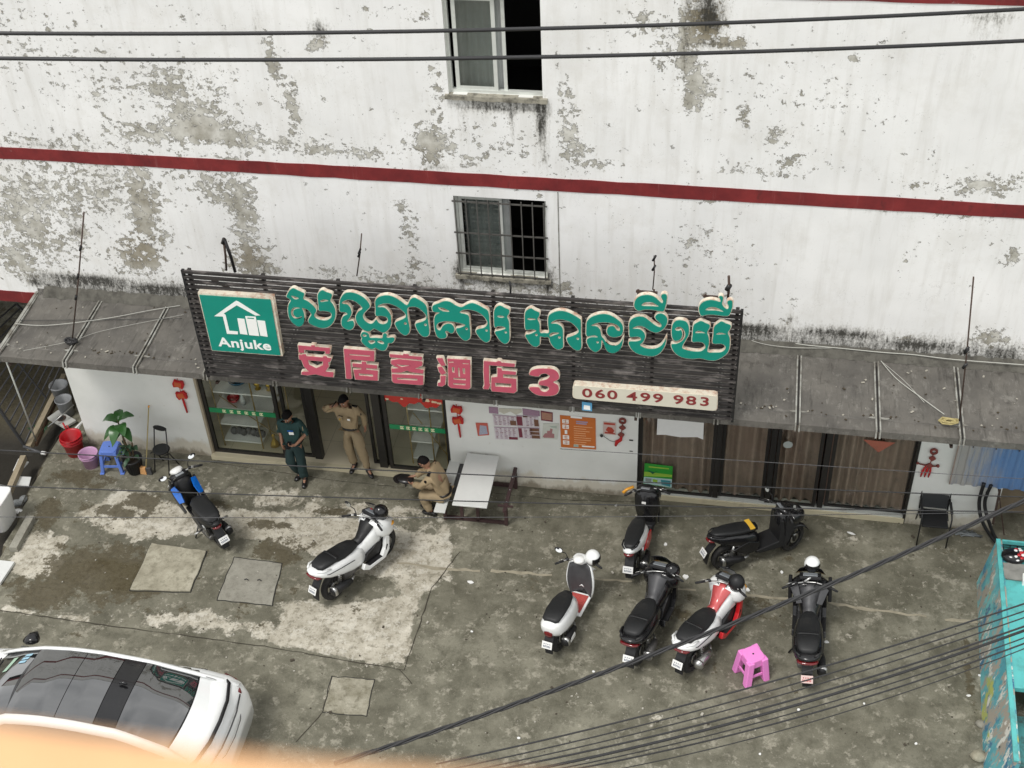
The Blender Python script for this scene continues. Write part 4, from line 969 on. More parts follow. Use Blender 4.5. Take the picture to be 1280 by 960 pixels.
b = MB()
for k in range(260):
    px_ = random.uniform(-11.5, 6.5); yy = random.choice((random.uniform(14.7, 16.1), random.uniform(14.86, 14.95))); s_ = random.uniform(.008, .03)
    b.box((px_, yy, cz(yy)+.008), (s_*random.uniform(.8, 2.2), s_, .008), rz=random.uniform(0, 3), mi=random.choice((0, 0, 1)))
o = b.build('canopy_debris', [mat('dead_leaf_litter', (.05, .038, .022), .9), mat('pale_debris', (.34, .32, .27), .9)]); o['kind'] = 'stuff'; tag(o, 'dead leaf scraps and crumbs scattered on the canopy', 'debris')
# sagging thin wires on the canopy
M['wire_pale'] = mat('pale_plastic_wire', (.42, .42, .38), .6, var=.15)
M['wire'] = mat('black_cable', (.015, .015, .016), .5, var=.2)
def CP(px, py):
    # point on the sloping canopy
    d = ray(px, py); sl_ = (CB[1]-CF[1])/(CB[0]-CF[0]); t_ = (CB[1]-CB[0]*sl_-H)/(d.z-d.y*sl_); return Vector((0, 0, H))+d*t_
def smooth_pts(P_, n_=8):
    r = []; 
    for i in range(len(P_)-1):
        p0, p1, p2, p3 = P_[max(0, i-1)], P_[i], P_[i+1], P_[min(len(P_)-1, i+2)]
        for k in range(n_):
            t_ = k/n_; r.append(.5*((2*p1)+(-p0+p2)*t_+(2*p0-5*p1+4*p2-p3)*t_*t_+(-p0+3*p1-3*p2+p3)*t_**3))
    return r+[P_[-1]]
def cable(label, P_, r, mt, cat='cable', name='cable', group=None, n=6, sm=8):
    Q = smooth_pts([Vector(p) for p in P_], sm); b = MB(); c = Vector(Q[0]); b.tube([q-c for q in Q], r, n)
    o = b.build(name, mt); o.location = c; tag(o, label, cat, group); return o
def onc(pts, lift=.03): return [CP(*p)+Vector((0, 0, lift)) for p in pts]
cable('pale wire running along the back of the canopy to the right of the sign', onc([(925, 425), (965, 432), (1000, 440), (1050, 445), (1100, 450), (1140, 453), (1190, 459), (1280, 466)], .15), .008, M['wire_pale'])
cable('thin pale wire crossing the first canopy panel right of the sign', onc([(923, 428), (950, 438), (985, 443), (1030, 444), (1060, 443)], .14), .005, M['wire_pale'])
cable('pale wire looping diagonally down the right canopy to a clump of cable', onc([(1100, 452), (1120, 475), (1150, 498), (1180, 520)], .03), .007, M['wire_pale'])
cable('thin grey wire beside the diagonal wire on the right canopy', onc([(1103, 455), (1130, 478), (1155, 505)], .03), .004, M['wire_pale'])
cable('pale wire along the back edge of the left canopy', onc([(45, 352), (90, 360), (130, 368), (180, 370), (232, 374)], .15), .009, M['wire_pale'])
cable('pale wire crossing the left canopy panels up to the sign', onc([(20, 407), (60, 409), (130, 401), (190, 390), (240, 382)], .04), .006, M['wire_pale'])
cable('dark wire crossing the left canopy panels', onc([(15, 402), (70, 402), (150, 401), (228, 400)], .03), .005, M['wire'])
cable('faint thin wire sloping across the left canopy from the cable clump', onc([(30, 440), (90, 428), (130, 415), (230, 395)], .03), .003, M['wire_pale'])
# clumps
t = thing('cable_clump', 'tangled dark cable clump on the left canopy', 'cable clump', CP(90, 430))
b = MB()
for k in range(16): a_ = random.uniform(0, 6.3); r_ = random.uniform(.03, .12); b.tube([(r_*math.cos(a_+j*1.1), .6*r_*math.sin(a_+j*1.1), .04+.05*random.random()) for j in range(6)], .012, 5)
b.build('coils', M['wire'], t)
t = thing('cable_clump', 'yellowish coiled cable clump on the right canopy below the diagonal wire', 'cable clump', CP(1185, 530))
b = MB()
for k in range(7): a_ = random.uniform(0, 6.3); r_ = random.uniform(.05, .13); b.tube([(r_*math.cos(a_+j*.9)*1.2, .6*r_*math.sin(a_+j*.9), .04+.04*random.random()) for j in range(8)], .013, 5)
b.build('coils', mat('yellowed_cable', (.36, .30, .13), .6, var=.3), t)

# ------------------------------------------------------------------ sign
SY = 14.50
sgn = thing('shop_sign', 'black slatted shop sign with green and red raised letters, logo panel and phone number', 'sign', (-4, SY, 3.35))
sx0, sx1, sz0, sz1 = -8.0, .135, 3.46, 5.40
M['slat2'] = M['slat']
nsl = 23; pit = (sz1-sz0)/(nsl-1)
sm_ = MB(); sm_.box((0, 0, 0), (sx1-sx0, .045, .042))
so_ = sm_.build('slat', M['slat'], sgn); so_.location = ((sx0+sx1)/2+4, 0, sz0-3.35)
for k in range(1, nsl): inst('slat', so_.data, sgn, ((sx0+sx1)/2+4+random.uniform(-.01, .01), random.uniform(-.003, .003), sz0-3.35+pit*k))
for x in np.linspace(sx0+.08, sx1-.06, 8):
    b = MB(); b.bbox((x-.025, SY+.026, sz0-.05), (x+.025, SY+.075, sz1+.02)); b.build('sign_post', M['black_frame'], sgn, world=True)
for x in (sx0, sx1-.0):
    b = MB(); b.bbox((x-.02, SY-.02, sz0-.06), (x+.02, SY+.03, sz1+.03)); b.build('edge_post', M['black_metal'], sgn, world=True)
for x in np.linspace(sx0+.4, sx1-.5, 5):
    b = MB(); b.bar((x, SY+.06, sz1-.15), (x, WY-.05, 3.62), .035); b.build('stay_rod', M['rust'], sgn, world=True)
LY = SY-.125       # front face of the letters
def letter(org, sc_, outer, holes, face, body=None, name='letter', depth=.060, smooth=True, rim=.010, label=None, ears=()):
    def cv(p): q = W(org[0]+p[0]/sc_, org[1]+p[1]/sc_, LY); return (q.x+4, q.z-3.35)
    O = [cv(p) for p in outer]; Hs = [[cv(p) for p in h_] for h_ in holes]
    for (ex, ey, er) in ears: Hs.append([cv((ex+er*math.cos(t_), ey+er*math.sin(t_))) for t_ in np.linspace(0, 5.2, 6)])
    o = fill_outline(name, O, Hs, lambda x, y, z: Vector((x, LY-SY+.004+depth/2+z, y)), depth, body or M['cream'], sgn, offset=rim*.75, smooth=smooth)
    f = fill_outline('letter_face', O, Hs, lambda x, y, z: Vector((x, LY-SY+z, y)), .012, face, o, offset=-rim*.45, smooth=smooth)
    if label: o['label'] = label
    return o
GF = M['green']
letter((350, 350), 12.8, [(100, 265), (125, 200), (165, 150), (215, 130), (280, 160), (345, 190), (390, 215), (385, 260), (375, 302), (430, 330), (500, 380), (560, 440), (585, 490), (555, 550), (560, 590), (620, 630), (720, 645), (790, 620), (820, 580), (815, 530), (770, 505), (700, 495), (625, 490), (615, 420), (605, 330), (600, 240), (630, 185), (680, 160), (740, 190), (830, 225), (825, 290), (808, 335), (850, 390), (885, 470), (890, 560), (870, 650), (820, 720), (740, 765), (640, 765), (540, 730), (470, 690), (450, 650), (470, 600), (500, 550), (460, 490), (410, 460), (355, 450), (380, 510), (392, 580), (390, 660), (360, 720), (300, 745), (230, 710), (170, 650), (135, 570), (125, 470), (135, 390), (170, 325), (130, 290)],
       [[(180, 255), (240, 262), (300, 290), (240, 308)], [(650, 328), (720, 312), (775, 330), (700, 345), (655, 350)], [(320, 448), (250, 436), (200, 460), (178, 520), (200, 585), (260, 622), (335, 608), (345, 580), (300, 600), (245, 585), (208, 530), (218, 480), (260, 458)]], GF)
letter((420, 355), 10.667, [(50, 365), (45, 260), (60, 190), (110, 125), (190, 110), (280, 130), (370, 180), (430, 240), (455, 300), (420, 345), (370, 400), (365, 450), (400, 500), (460, 530), (500, 510), (535, 470), (570, 515), (620, 535), (670, 520), (690, 480), (670, 440), (610, 425), (530, 420), (525, 330), (520, 230), (555, 180), (620, 155), (700, 150), (790, 180), (870, 230), (945, 280), (985, 210), (1040, 180), (1110, 210), (1180, 260), (1215, 320), (1225, 450), (1245, 600), (1240, 680), (1190, 705), (1130, 680), (1080, 610), (1055, 540), (1080, 520), (1150, 500), (1195, 470), (1200, 420), (1150, 360), (1080, 310), (1000, 305), (955, 330), (960, 450), (985, 590), (970, 660), (920, 685), (860, 650), (810, 590), (785, 520), (830, 490), (900, 460), (930, 430), (915, 385), (840, 320), (740, 270), (650, 260), (580, 280), (560, 305), (640, 310), (700, 360), (735, 430), (735, 540), (710, 600), (650, 645), (600, 640), (545, 610), (505, 595), (460, 625), (410, 630), (340, 590), (280, 520), (260, 440), (290, 370), (350, 325), (310, 275), (240, 225), (160, 210), (95, 235), (85, 260), (150, 270), (195, 320), (210, 390), (185, 450), (150, 500), (185, 490), (225, 490), (245, 530), (235, 580), (190, 612), (130, 600), (80, 560), (70, 490), (95, 430), (150, 400), (120, 375)], [], GF, ears=[(925, 525, 16), (1193, 543, 16)])
letter((420, 355), 10.667, [(330, 690), (345, 645), (395, 640), (440, 670), (455, 715), (530, 715), (600, 722), (620, 705), (625, 668), (655, 655), (685, 680), (680, 715), (760, 710), (785, 740), (750, 785), (700, 790), (690, 830), (660, 880), (610, 888), (560, 870), (525, 850), (480, 870), (420, 845), (365, 800), (335, 755), (345, 725)], [[(430, 758), (500, 752), (520, 772), (470, 800)], [(550, 768), (600, 755), (640, 785), (610, 800)], [(355, 682), (385, 668), (408, 690), (375, 702)]], GF)
letter((530, 365), 10.667, [(112, 185), (190, 150), (270, 120), (350, 130), (430, 180), (500, 200), (570, 165), (640, 145), (720, 170), (800, 215), (860, 260), (875, 400), (885, 560), (880, 640), (830, 672), (770, 640), (710, 570), (690, 515), (730, 490), (800, 475), (840, 430), (835, 380), (780, 310), (700, 260), (600, 235), (520, 240), (480, 275), (540, 290), (600, 320), (610, 430), (622, 560), (610, 620), (555, 650), (500, 620), (450, 560), (425, 490), (480, 475), (550, 440), (480, 415), (380, 395), (280, 390), (200, 410), (170, 450), (180, 495), (215, 508), (250, 450), (310, 420), (370, 430), (405, 480), (395, 540), (350, 548), (310, 520), (285, 530), (305, 575), (290, 610), (230, 622), (180, 600), (150, 540), (135, 450), (135, 350), (160, 300), (205, 275), (120, 260)], [[(190, 208), (260, 215), (340, 258), (250, 255)]], GF, ears=[(568, 490, 15), (833, 512, 15)])
letter((530, 365), 10.667, [(940, 470), (930, 350), (935, 240), (975, 190), (1020, 180), (1080, 210), (1140, 240), (1135, 290), (1110, 330), (1135, 390), (1140, 500), (1140, 640), (1090, 690), (1030, 665), (970, 590), (945, 530), (1020, 510), (1085, 485), (1050, 460), (985, 458)], [[(975, 325), (1020, 312), (1070, 332), (1020, 342)]], GF, ears=[(1090, 537, 14)])
letter((650, 375), 10.667, [(75, 395), (62, 300), (65, 170), (105, 125), (150, 110), (200, 140), (262, 170), (255, 220), (235, 255), (265, 320), (268, 430), (320, 438), (383, 432), (372, 330), (375, 220), (430, 170), (510, 145), (600, 150), (700, 190), (790, 245), (815, 280), (815, 450), (820, 640), (760, 672), (700, 640), (645, 580), (620, 510), (660, 490), (740, 460), (780, 415), (740, 350), (660, 290), (560, 260), (470, 270), (415, 310), (490, 315), (550, 350), (575, 400), (575, 520), (575, 630), (510, 660), (450, 630), (400, 560), (383, 500), (320, 497), (268, 492), (265, 590), (205, 625), (140, 590), (90, 520), (70, 465), (140, 450), (215, 410), (160, 390)], [[(100, 252), (140, 240), (215, 258), (130, 265)], [(405, 450), (450, 432), (520, 440), (460, 465), (400, 485)]], GF, ears=[(218, 465, 15), (525, 498, 15), (770, 515, 15)])
letter((730, 360), 10.667, [(35, 640), (28, 530), (35, 450), (90, 390), (180, 355), (270, 345), (360, 365), (450, 420), (510, 480), (525, 560), (500, 630), (430, 655), (360, 650), (310, 610), (305, 550), (340, 510), (400, 510), (440, 560), (475, 570), (465, 520), (400, 475), (290, 460), (180, 465), (100, 500), (170, 510), (220, 560), (235, 640), (270, 680), (310, 740), (380, 768), (450, 755), (500, 700), (525, 645), (515, 740), (480, 820), (400, 868), (320, 850), (280, 790), (255, 720), (234, 700), (228, 800), (160, 855), (90, 820), (45, 750), (35, 690), (90, 655), (180, 655), (140, 630)], [], GF, ears=[(182, 722, 14)])
letter((730, 360), 10.667, [(610, 650), (600, 560), (600, 470), (640, 410), (720, 380), (800, 385), (880, 440), (960, 500), (1020, 520), (1025, 480), (970, 430), (945, 385), (980, 345), (1040, 340), (1100, 380), (1115, 440), (1090, 510), (1030, 570), (960, 595), (880, 570), (800, 520), (720, 505), (650, 540), (740, 545), (800, 590), (820, 650), (790, 720), (750, 760), (820, 800), (920, 810), (1010, 780), (1070, 710), (1100, 650), (1090, 740), (1040, 840), (950, 905), (830, 905), (700, 870), (620, 800), (595, 715), (690, 710), (755, 690), (740, 655), (680, 650)], [], GF)
letter((730, 360), 10.667, [(665, 215), (690, 150), (750, 105), (850, 90), (940, 115), (1000, 165), (1040, 200), (1050, 170), (1025, 120), (1040, 85), (1085, 80), (1110, 110), (1100, 200), (1070, 300), (1020, 310), (900, 290), (800, 290), (730, 305), (680, 270)], [[(770, 225), (820, 192), (900, 190), (960, 220), (990, 245), (900, 240), (800, 238)]], GF)
letter((820, 365), 10.667, [(200, 700), (270, 690), (340, 655), (380, 600), (385, 550), (365, 500), (320, 465), (270, 475), (260, 505), (300, 515), (335, 505), (355, 560), (335, 620), (300, 645), (250, 650), (215, 610), (205, 520), (220, 430), (270, 380), (340, 375), (410, 400), (440, 460), (440, 560), (400, 640), (350, 735), (400, 770), (500, 790), (590, 790), (640, 760), (655, 720), (620, 675), (550, 665), (480, 660), (485, 560), (495, 450), (540, 410), (600, 385), (660, 410), (720, 440), (710, 490), (685, 540), (705, 600), (710, 690), (690, 795), (780, 805), (870, 800), (920, 760), (920, 720), (870, 690), (755, 685), (760, 580), (770, 470), (820, 420), (875, 390), (930, 415), (1000, 445), (985, 500), (960, 545), (985, 610), (985, 720), (960, 800), (900, 860), (800, 910), (700, 910), (590, 885), (480, 892), (340, 870), (240, 800)], [[(525, 545), (560, 518), (620, 530), (655, 548), (600, 545)], [(805, 565), (840, 542), (900, 550), (930, 562), (880, 562)]], GF)
letter((820, 365), 10.667, [(570, 240), (580, 180), (630, 130), (720, 105), (800, 115), (855, 130), (850, 90), (835, 65), (860, 50), (895, 65), (895, 110), (885, 160), (920, 210), (955, 225), (965, 190), (945, 140), (965, 115), (1005, 110), (1025, 140), (1015, 220), (975, 310), (900, 320), (780, 305), (680, 305), (600, 315)], [[(665, 240), (710, 205), (790, 205), (860, 235), (895, 262), (800, 245)]], GF)
PK = M['pink']; kw = dict(smooth=False, body=M['cream'], name='letter', rim=.009)
A7 = (360, 420); A8 = (530, 430); S7 = 7.111
for outer, holes, org in [
    ([(88, 82), (205, 92), (205, 80), (240, 83), (240, 95), (376, 106), (372, 160), (330, 157), (330, 135), (145, 122), (145, 150), (95, 146)], [], A7),
    ([(95, 165), (125, 170), (125, 160), (160, 162), (165, 178), (310, 190), (312, 178), (345, 180), (350, 192), (388, 196), (375, 232), (360, 232), (365, 270), (335, 315), (405, 322), (405, 366), (330, 360), (245, 340), (170, 350), (118, 342), (120, 318), (185, 315), (140, 270), (120, 215), (98, 205)], [[(180, 215), (310, 226), (308, 260), (250, 285), (190, 255)]], A7),
    ([(495, 112), (770, 134), (768, 226), (555, 208), (568, 376), (555, 382), (515, 378), (510, 300), (500, 200)], [[(548, 160), (728, 173), (728, 182), (548, 170)]], A7),
    ([(570, 242), (655, 248), (652, 226), (697, 230), (697, 252), (795, 260), (793, 292), (697, 285), (697, 298), (800, 308), (800, 396), (598, 386), (580, 298), (650, 296), (650, 282), (575, 274)], [[(632, 332), (755, 342), (755, 360), (632, 350)]], A7),
    ([(902, 160), (1022, 170), (1022, 158), (1075, 162), (1075, 175), (1195, 184), (1190, 215), (1150, 212), (1145, 208), (940, 192), (905, 188)], [], A7),
    ([(915, 215), (990, 204), (1195, 225), (1195, 262), (1130, 290), (1207, 300), (1205, 335), (1100, 322), (1060, 308), (1000, 325), (922, 325), (918, 290), (985, 285), (940, 262), (915, 248)], [[(962, 252), (1080, 262), (1010, 275)]], A7),
    ([(922, 337), (1205, 350), (1203, 432), (1180, 436), (945, 418), (925, 400)], [[(972, 370), (1148, 380), (1148, 395), (972, 386)]], A7),
    ([(112, 125), (165, 125), (195, 190), (155, 195), (130, 160)], [], A8), ([(120, 205), (160, 200), (198, 260), (160, 275), (135, 250)], [], A8), ([(145, 285), (195, 280), (190, 360), (160, 378), (120, 372), (122, 345), (145, 340)], [], A8),
    ([(205, 130), (412, 140), (415, 390), (395, 402), (240, 390), (215, 370), (212, 170)], [[(250, 205), (268, 206), (270, 255), (252, 250)], [(345, 215), (362, 216), (365, 268), (348, 263)], [(265, 300), (370, 308), (370, 322), (262, 314)], [(262, 348), (368, 352), (368, 366), (262, 360)], [(303, 210), (313, 211), (319, 292), (309, 292)], [(222, 157), (262, 157), (262, 165), (222, 166)], [(342, 169), (395, 172), (395, 180), (345, 177)]], A8),
    ([(530, 150), (640, 160), (655, 150), (680, 152), (690, 165), (810, 174), (808, 205), (580, 188), (582, 350), (592, 360), (575, 402), (530, 400), (525, 385), (535, 370), (528, 250)], [], A8),
    ([(650, 210), (690, 215), (695, 235), (820, 246), (818, 275), (705, 268), (705, 298), (822, 310), (825, 420), (800, 437), (605, 420), (595, 400), (598, 295), (650, 292)], [[(635, 345), (775, 353), (775, 385), (635, 377)]], A8)]:
    letter(org, S7, outer, holes, PK, **kw)
letter(A8, S7, [(940, 275), (950, 240), (1000, 220), (1080, 218), (1150, 225), (1195, 260), (1198, 310), (1150, 338), (1190, 365), (1200, 410), (1170, 450), (1090, 462), (1000, 450), (945, 410), (938, 385), (1020, 385), (1040, 415), (1080, 425), (1110, 400), (1095, 375), (1020, 360), (1030, 330), (1085, 315), (1115, 285), (1080, 262), (1035, 270), (1020, 288)], [], PK, body=M['cream'])
# logo panel
def spl(org, s_, pts): 
    r = []
    for p in pts: q = W(org[0]+p[0]/s_, org[1]+p[1]/s_, LY); r.append((q.x+4, q.z-3.35))
    return r
LO = (240, 360); LS = 10.667
fr_body = lambda x, y, z: Vector((x, LY-SY+.056+z, y)); 
pan = fill_outline('logo_panel', spl(LO, LS, [(72, 65), (1072, 130), (1208, 915), (262, 842)]), [], fr_body, .09, M['cream'], sgn, smooth=False)
fill_outline('panel_face', spl(LO, LS, [(98, 92), (1045, 155), (1180, 895), (270, 828)]), [], lambda x, y, z: Vector((x, LY-SY+z, y)), .012, M['green'], pan, smooth=False)
top_ = lambda x, y, z: Vector((x, LY-SY-.009+z, y))
for outer, holes in [([(300, 370), (590, 165), (625, 178), (915, 360), (850, 362), (600, 225), (425, 335), (450, 352), (500, 565), (615, 575), (615, 612), (470, 605), (415, 375)], []), ([(608, 400), (700, 408), (745, 618), (645, 605)], []), ([(712, 370), (852, 378), (900, 635), (765, 622)], [[(740, 388), (830, 395), (832, 412), (742, 405)]]), ([(870, 425), (975, 435), (1012, 645), (915, 630)], [])]:
    fill_outline('logo_shape', spl(LO, LS, outer), [spl(LO, LS, h_) for h_ in holes], top_, .005, M['white_print'], pan, smooth=False)
a_ = W(LO[0]+355/LS, LO[1]+718/LS, LY); b_ = W(LO[0]+1060/LS, LO[1]+770/LS, LY)
def fit_text(s, a_, b_, hgt, mt, parent, name, depth=.005, yo=-.009, off=.0, space=1.05):
    w0 = len(s)
    cv = bpy.data.curves.new('tmp', 'FONT'); cv.body = s; cv.size = 1; cv.space_character = space; cv.offset = off
    ob = bpy.data.objects.new('tmp', cv); C.objects.link(ob); bpy.context.view_layer.update(); wd_ = ob.dimensions.x; bpy.data.objects.remove(ob); bpy.data.curves.remove(cv)
    Lw = (b_-a_).length; sx_ = Lw/(wd_*hgt)
    return text_mesh(name, s, hgt, depth, mt, parent, lambda x, y, z: Vector((a_.x+4+x, LY-SY+yo+z, a_.z-3.35+y)), offset=off*hgt, sx=sx_, space=space)
fit_text('Anjuke', a_, b_, .235, M['white_print'], pan, 'lettering', off=.022)
PO = (700, 465); PS = 5.818
pp = fill_outline('number_panel', spl(PO, PS, [(92, 110), (100, 94), (120, 93), (1120, 167), (1143, 175), (1147, 195), (1145, 265), (1135, 282), (1110, 284), (115, 197), (96, 188), (90, 170)]), [], fr_body, .10, M['cream'], sgn, smooth=False)
fill_outline('panel_face', spl(PO, PS, [(96, 112), (104, 99), (122, 98), (1118, 172), (1138, 180), (1142, 197), (1140, 262), (1131, 277), (1108, 279), (118, 192), (100, 184), (95, 170)]), [], lambda x, y, z: Vector((x, LY-SY+z, y)), .012, mat('cream_panel_face', (.62, .59, .49), .4, var=.05, dirt=.12, dirtcol=(.4, .35, .25)), pp, smooth=False)
a_ = W(PO[0]+160/PS, PO[1]+150/PS, LY); b_ = W(PO[0]+1075/PS, PO[1]+217/PS, LY)
def dimx(s_):
    cv = bpy.data.curves.new('tmp', 'FONT'); cv.body = s_; cv.size = 1; cv.space_character = 1.1
    ob = bpy.data.objects.new('tmp', cv); C.objects.link(ob); bpy.context.view_layer.update(); r_ = ob.dimensions.x; bpy.data.objects.remove(ob); bpy.data.curves.remove(cv); return r_
tot = dimx('060 499 983'); digits = '060 499 983'
for k, ch_ in enumerate(digits):
    if ch_ == ' ': continue
    e_ = dimx(digits[:k+1])/tot; s__ = e_-dimx(ch_)/tot
    fit_text(ch_, a_.lerp(b_, s__), a_.lerp(b_, e_), .225, M['lettering'], pp, 'digit', off=.018, space=1.0)
# little rods above the upper letters and antenna rods
for (x0_, x1_, y_) in ((795, 822, 364), (879, 905, 370)):
    q = MB(); a_ = W(x0_, y_, SY); b_ = W(x1_, y_+2, SY); q.bar(a_, b_, .03); q.bar(a_+Vector((.03, 0, .03)), a_+Vector((.03, 0, -.25)), .025); q.bar(b_+Vector((-.05, 0, .05)), b_+Vector((-.05, 0, -.3)), .025); q.build('letter_bracket', M['rust'], sgn, world=True)
def rod(base, top, label, r=.012, knots=3, mt=None):
    t = thing('guy_rod', label, 'rod', base); d = Vector(top)-Vector(base); b = MB(); b.tube([(0, 0, 0), d*.5+Vector((.01, 0, 0)), d], r, 6); b.build('rod', mt or M['rust'], t)
    for k in range(knots): q = MB(); p = d*random.uniform(.3, .97); q.tube([p-Vector((.02, 0, .04)), p+Vector((.02, 0, .05))], r*1.8, 6); q.build('twist', mt or M['black_metal'], t)
def onw(px, py, off=.25): q = W(px, py, WY-off); return q
rod(CP(90, 428), onw(105, 265, .9), 'thin bent guy rod rising from the left canopy clump')
rod(onw(446, 345, .7), onw(452, 292, .7), 'short thin rod standing above the sign at its left half', .01, 2)
rod(onw(816, 362, .9), onw(818, 320, .9), 'short thin rod standing above the raised vowel of the sign', .01, 2)
rod(W(910, 372, SY+.05), W(911, 345, SY+.05), 'stubby dark rod at the right end of the sign', .02, 1)
rod(CP(1199, 528), onw(1217, 346, 1.0), 'tall thin guy rod rising from the right canopy joint')
rod(onw(283, 338, .4), onw(279, 298, .4), 'pair leader of the two short leaning rods above the logo panel', .018, 1)
rod(onw(294, 340, .4), onw(281, 300, .4), 'dark leaning rod crossing its neighbour above the logo panel', .025, 0, M['black_metal'])
rod(W(638, 366, SY+.02), W(637, 352, SY+.02), 'tiny rod at the top edge of the sign below the barred window', .015, 0, M['black_metal'])
# ================================================================== scooters
M['tyre'] = mat('rubber_tyre', (.014, .0135, .013), .8, var=.3, scale=20, dirt=.4, dirtcol=(.09, .08, .06))
M['rim'] = mat('dark_alloy_rim', (.06, .06, .062), .4, .6)
M['wpaint'] = mat('white_scooter_paint', (.78, .79, .78), .25, var=.04, coat=.5, dirt=.16, dirtcol=(.50, .48, .42), dscale=7)
M['bpaint'] = mat('black_scooter_paint', (.008, .008, .009), .22, var=.2, coat=.35, spec=.35, dirt=.12, dirtcol=(.05, .047, .04))
M['mblack'] = mat('matt_black_plastic', (.013, .013, .014), .5, var=.2, scale=30, dirt=.22, dirtcol=(.055, .052, .045), spec=.35)
M['grey_pl'] = mat('grey_plastic', (.055, .055, .058), .5, var=.2)
M['seatm'] = mat('black_vinyl_seat', (.013, .0135, .014), .5, var=.15, scale=40, bump=.15, dirt=.2, dirtcol=(.04, .038, .034), spec=.35)
M['steel'] = mat('brushed_steel', (.42, .42, .41), .3, .9, var=.1)
M['blue_p'] = mat('bright_blue_paint', (.004, .12, .50), .25, var=.1, coat=.5)
M['red_p'] = mat('red_scooter_plastic', (.48, .01, .015), .3, coat=.4)
M['pinkred'] = mat('glossy_coral_panel', (.50, .085, .085), .25, coat=.4)
M['tail'] = mat('red_tail_lens', (.13, .004, .006), .15, coat=.5)
M['plate'] = mat('white_plate', (.74, .74, .72), .4, var=.04)
M['plate_r'] = mat('pinkish_plate', (.66, .50, .47), .4, var=.04)
M['ink'] = mat('plate_ink', (.10, .12, .17), .5); M['inkr'] = mat('plate_red_ink', (.40, .05, .05), .5)
M['mirror'] = mat('mirror_glass', (.85, .86, .86), .05, 1.0, var=0)
M['amber'] = mat('yellow_lens', (.70, .32, .03), .25)
M['screen'] = mat('dash_glass', (.28, .30, .32), .12, .3, coat=.6)
M['engine'] = mat('cast_engine_metal', (.16, .155, .15), .5, .6, var=.3, scale=30, dirt=.4)
M['yel'] = mat('yellow_cloth', (.60, .36, .03), .7)

def wheel(root, x, r=.27, w=.11, name='rear_wheel', rim=None, spokes=5):
    b = MB(); prof = []
    for k in range(13):
        a = math.pi*2*k/12; prof.append((r-w*.48+w*.48*math.cos(a), w*.5*math.sin(a)))
    b.lathe(prof, n=28, axis='Y'); c = b.build(name, M['tyre'], root); c.location = (x, 0, r)
    q = MB(); q.lathe([(r-w*.95, -.035), (r-w*.80, -.04), (r-w*.80, .04), (r-w*.95, .035), (r-w*.95, -.035)], n=24, axis='Y'); q.lathe([(.0, -.05), (.05, -.05), (.05, .05), (0, .05)], n=12, axis='Y')
    for k in range(spokes):
        a = 2*math.pi*k/spokes; q.bar((.04*math.cos(a), 0, .04*math.sin(a)), ((r-w*.9)*math.cos(a+.15), 0, (r-w*.9)*math.sin(a+.15)), .035, .03, up=(0, 1, 0))
    q.build('rim', rim or M['rim'], c)
    q = MB(); q.lathe([(.06, -.052), (.10, -.052), (.10, -.048), (.06, -.048), (.06, -.052)], n=18, axis='Y'); q.build('brake_disc', M['steel'], c); return c

def plate_marks(root, pl, ink):
    # blurred registration characters: short unequal strokes in two rows
    for row, (z, h_, n_) in enumerate(((.022, .016, 4), (-.022, .034, 6))):
        for k in range(n_):
            y = (-.5+(k+.5)/n_)*.135; b = MB()
            b.box((-.004, y, z), (.002, .012 if row else .016, h_)); 
            if k % 2: b.box((-.004, y+.006, z+h_*.3), (.002, .012, h_*.25))
            o = b.build('plate_character', ink, pl)

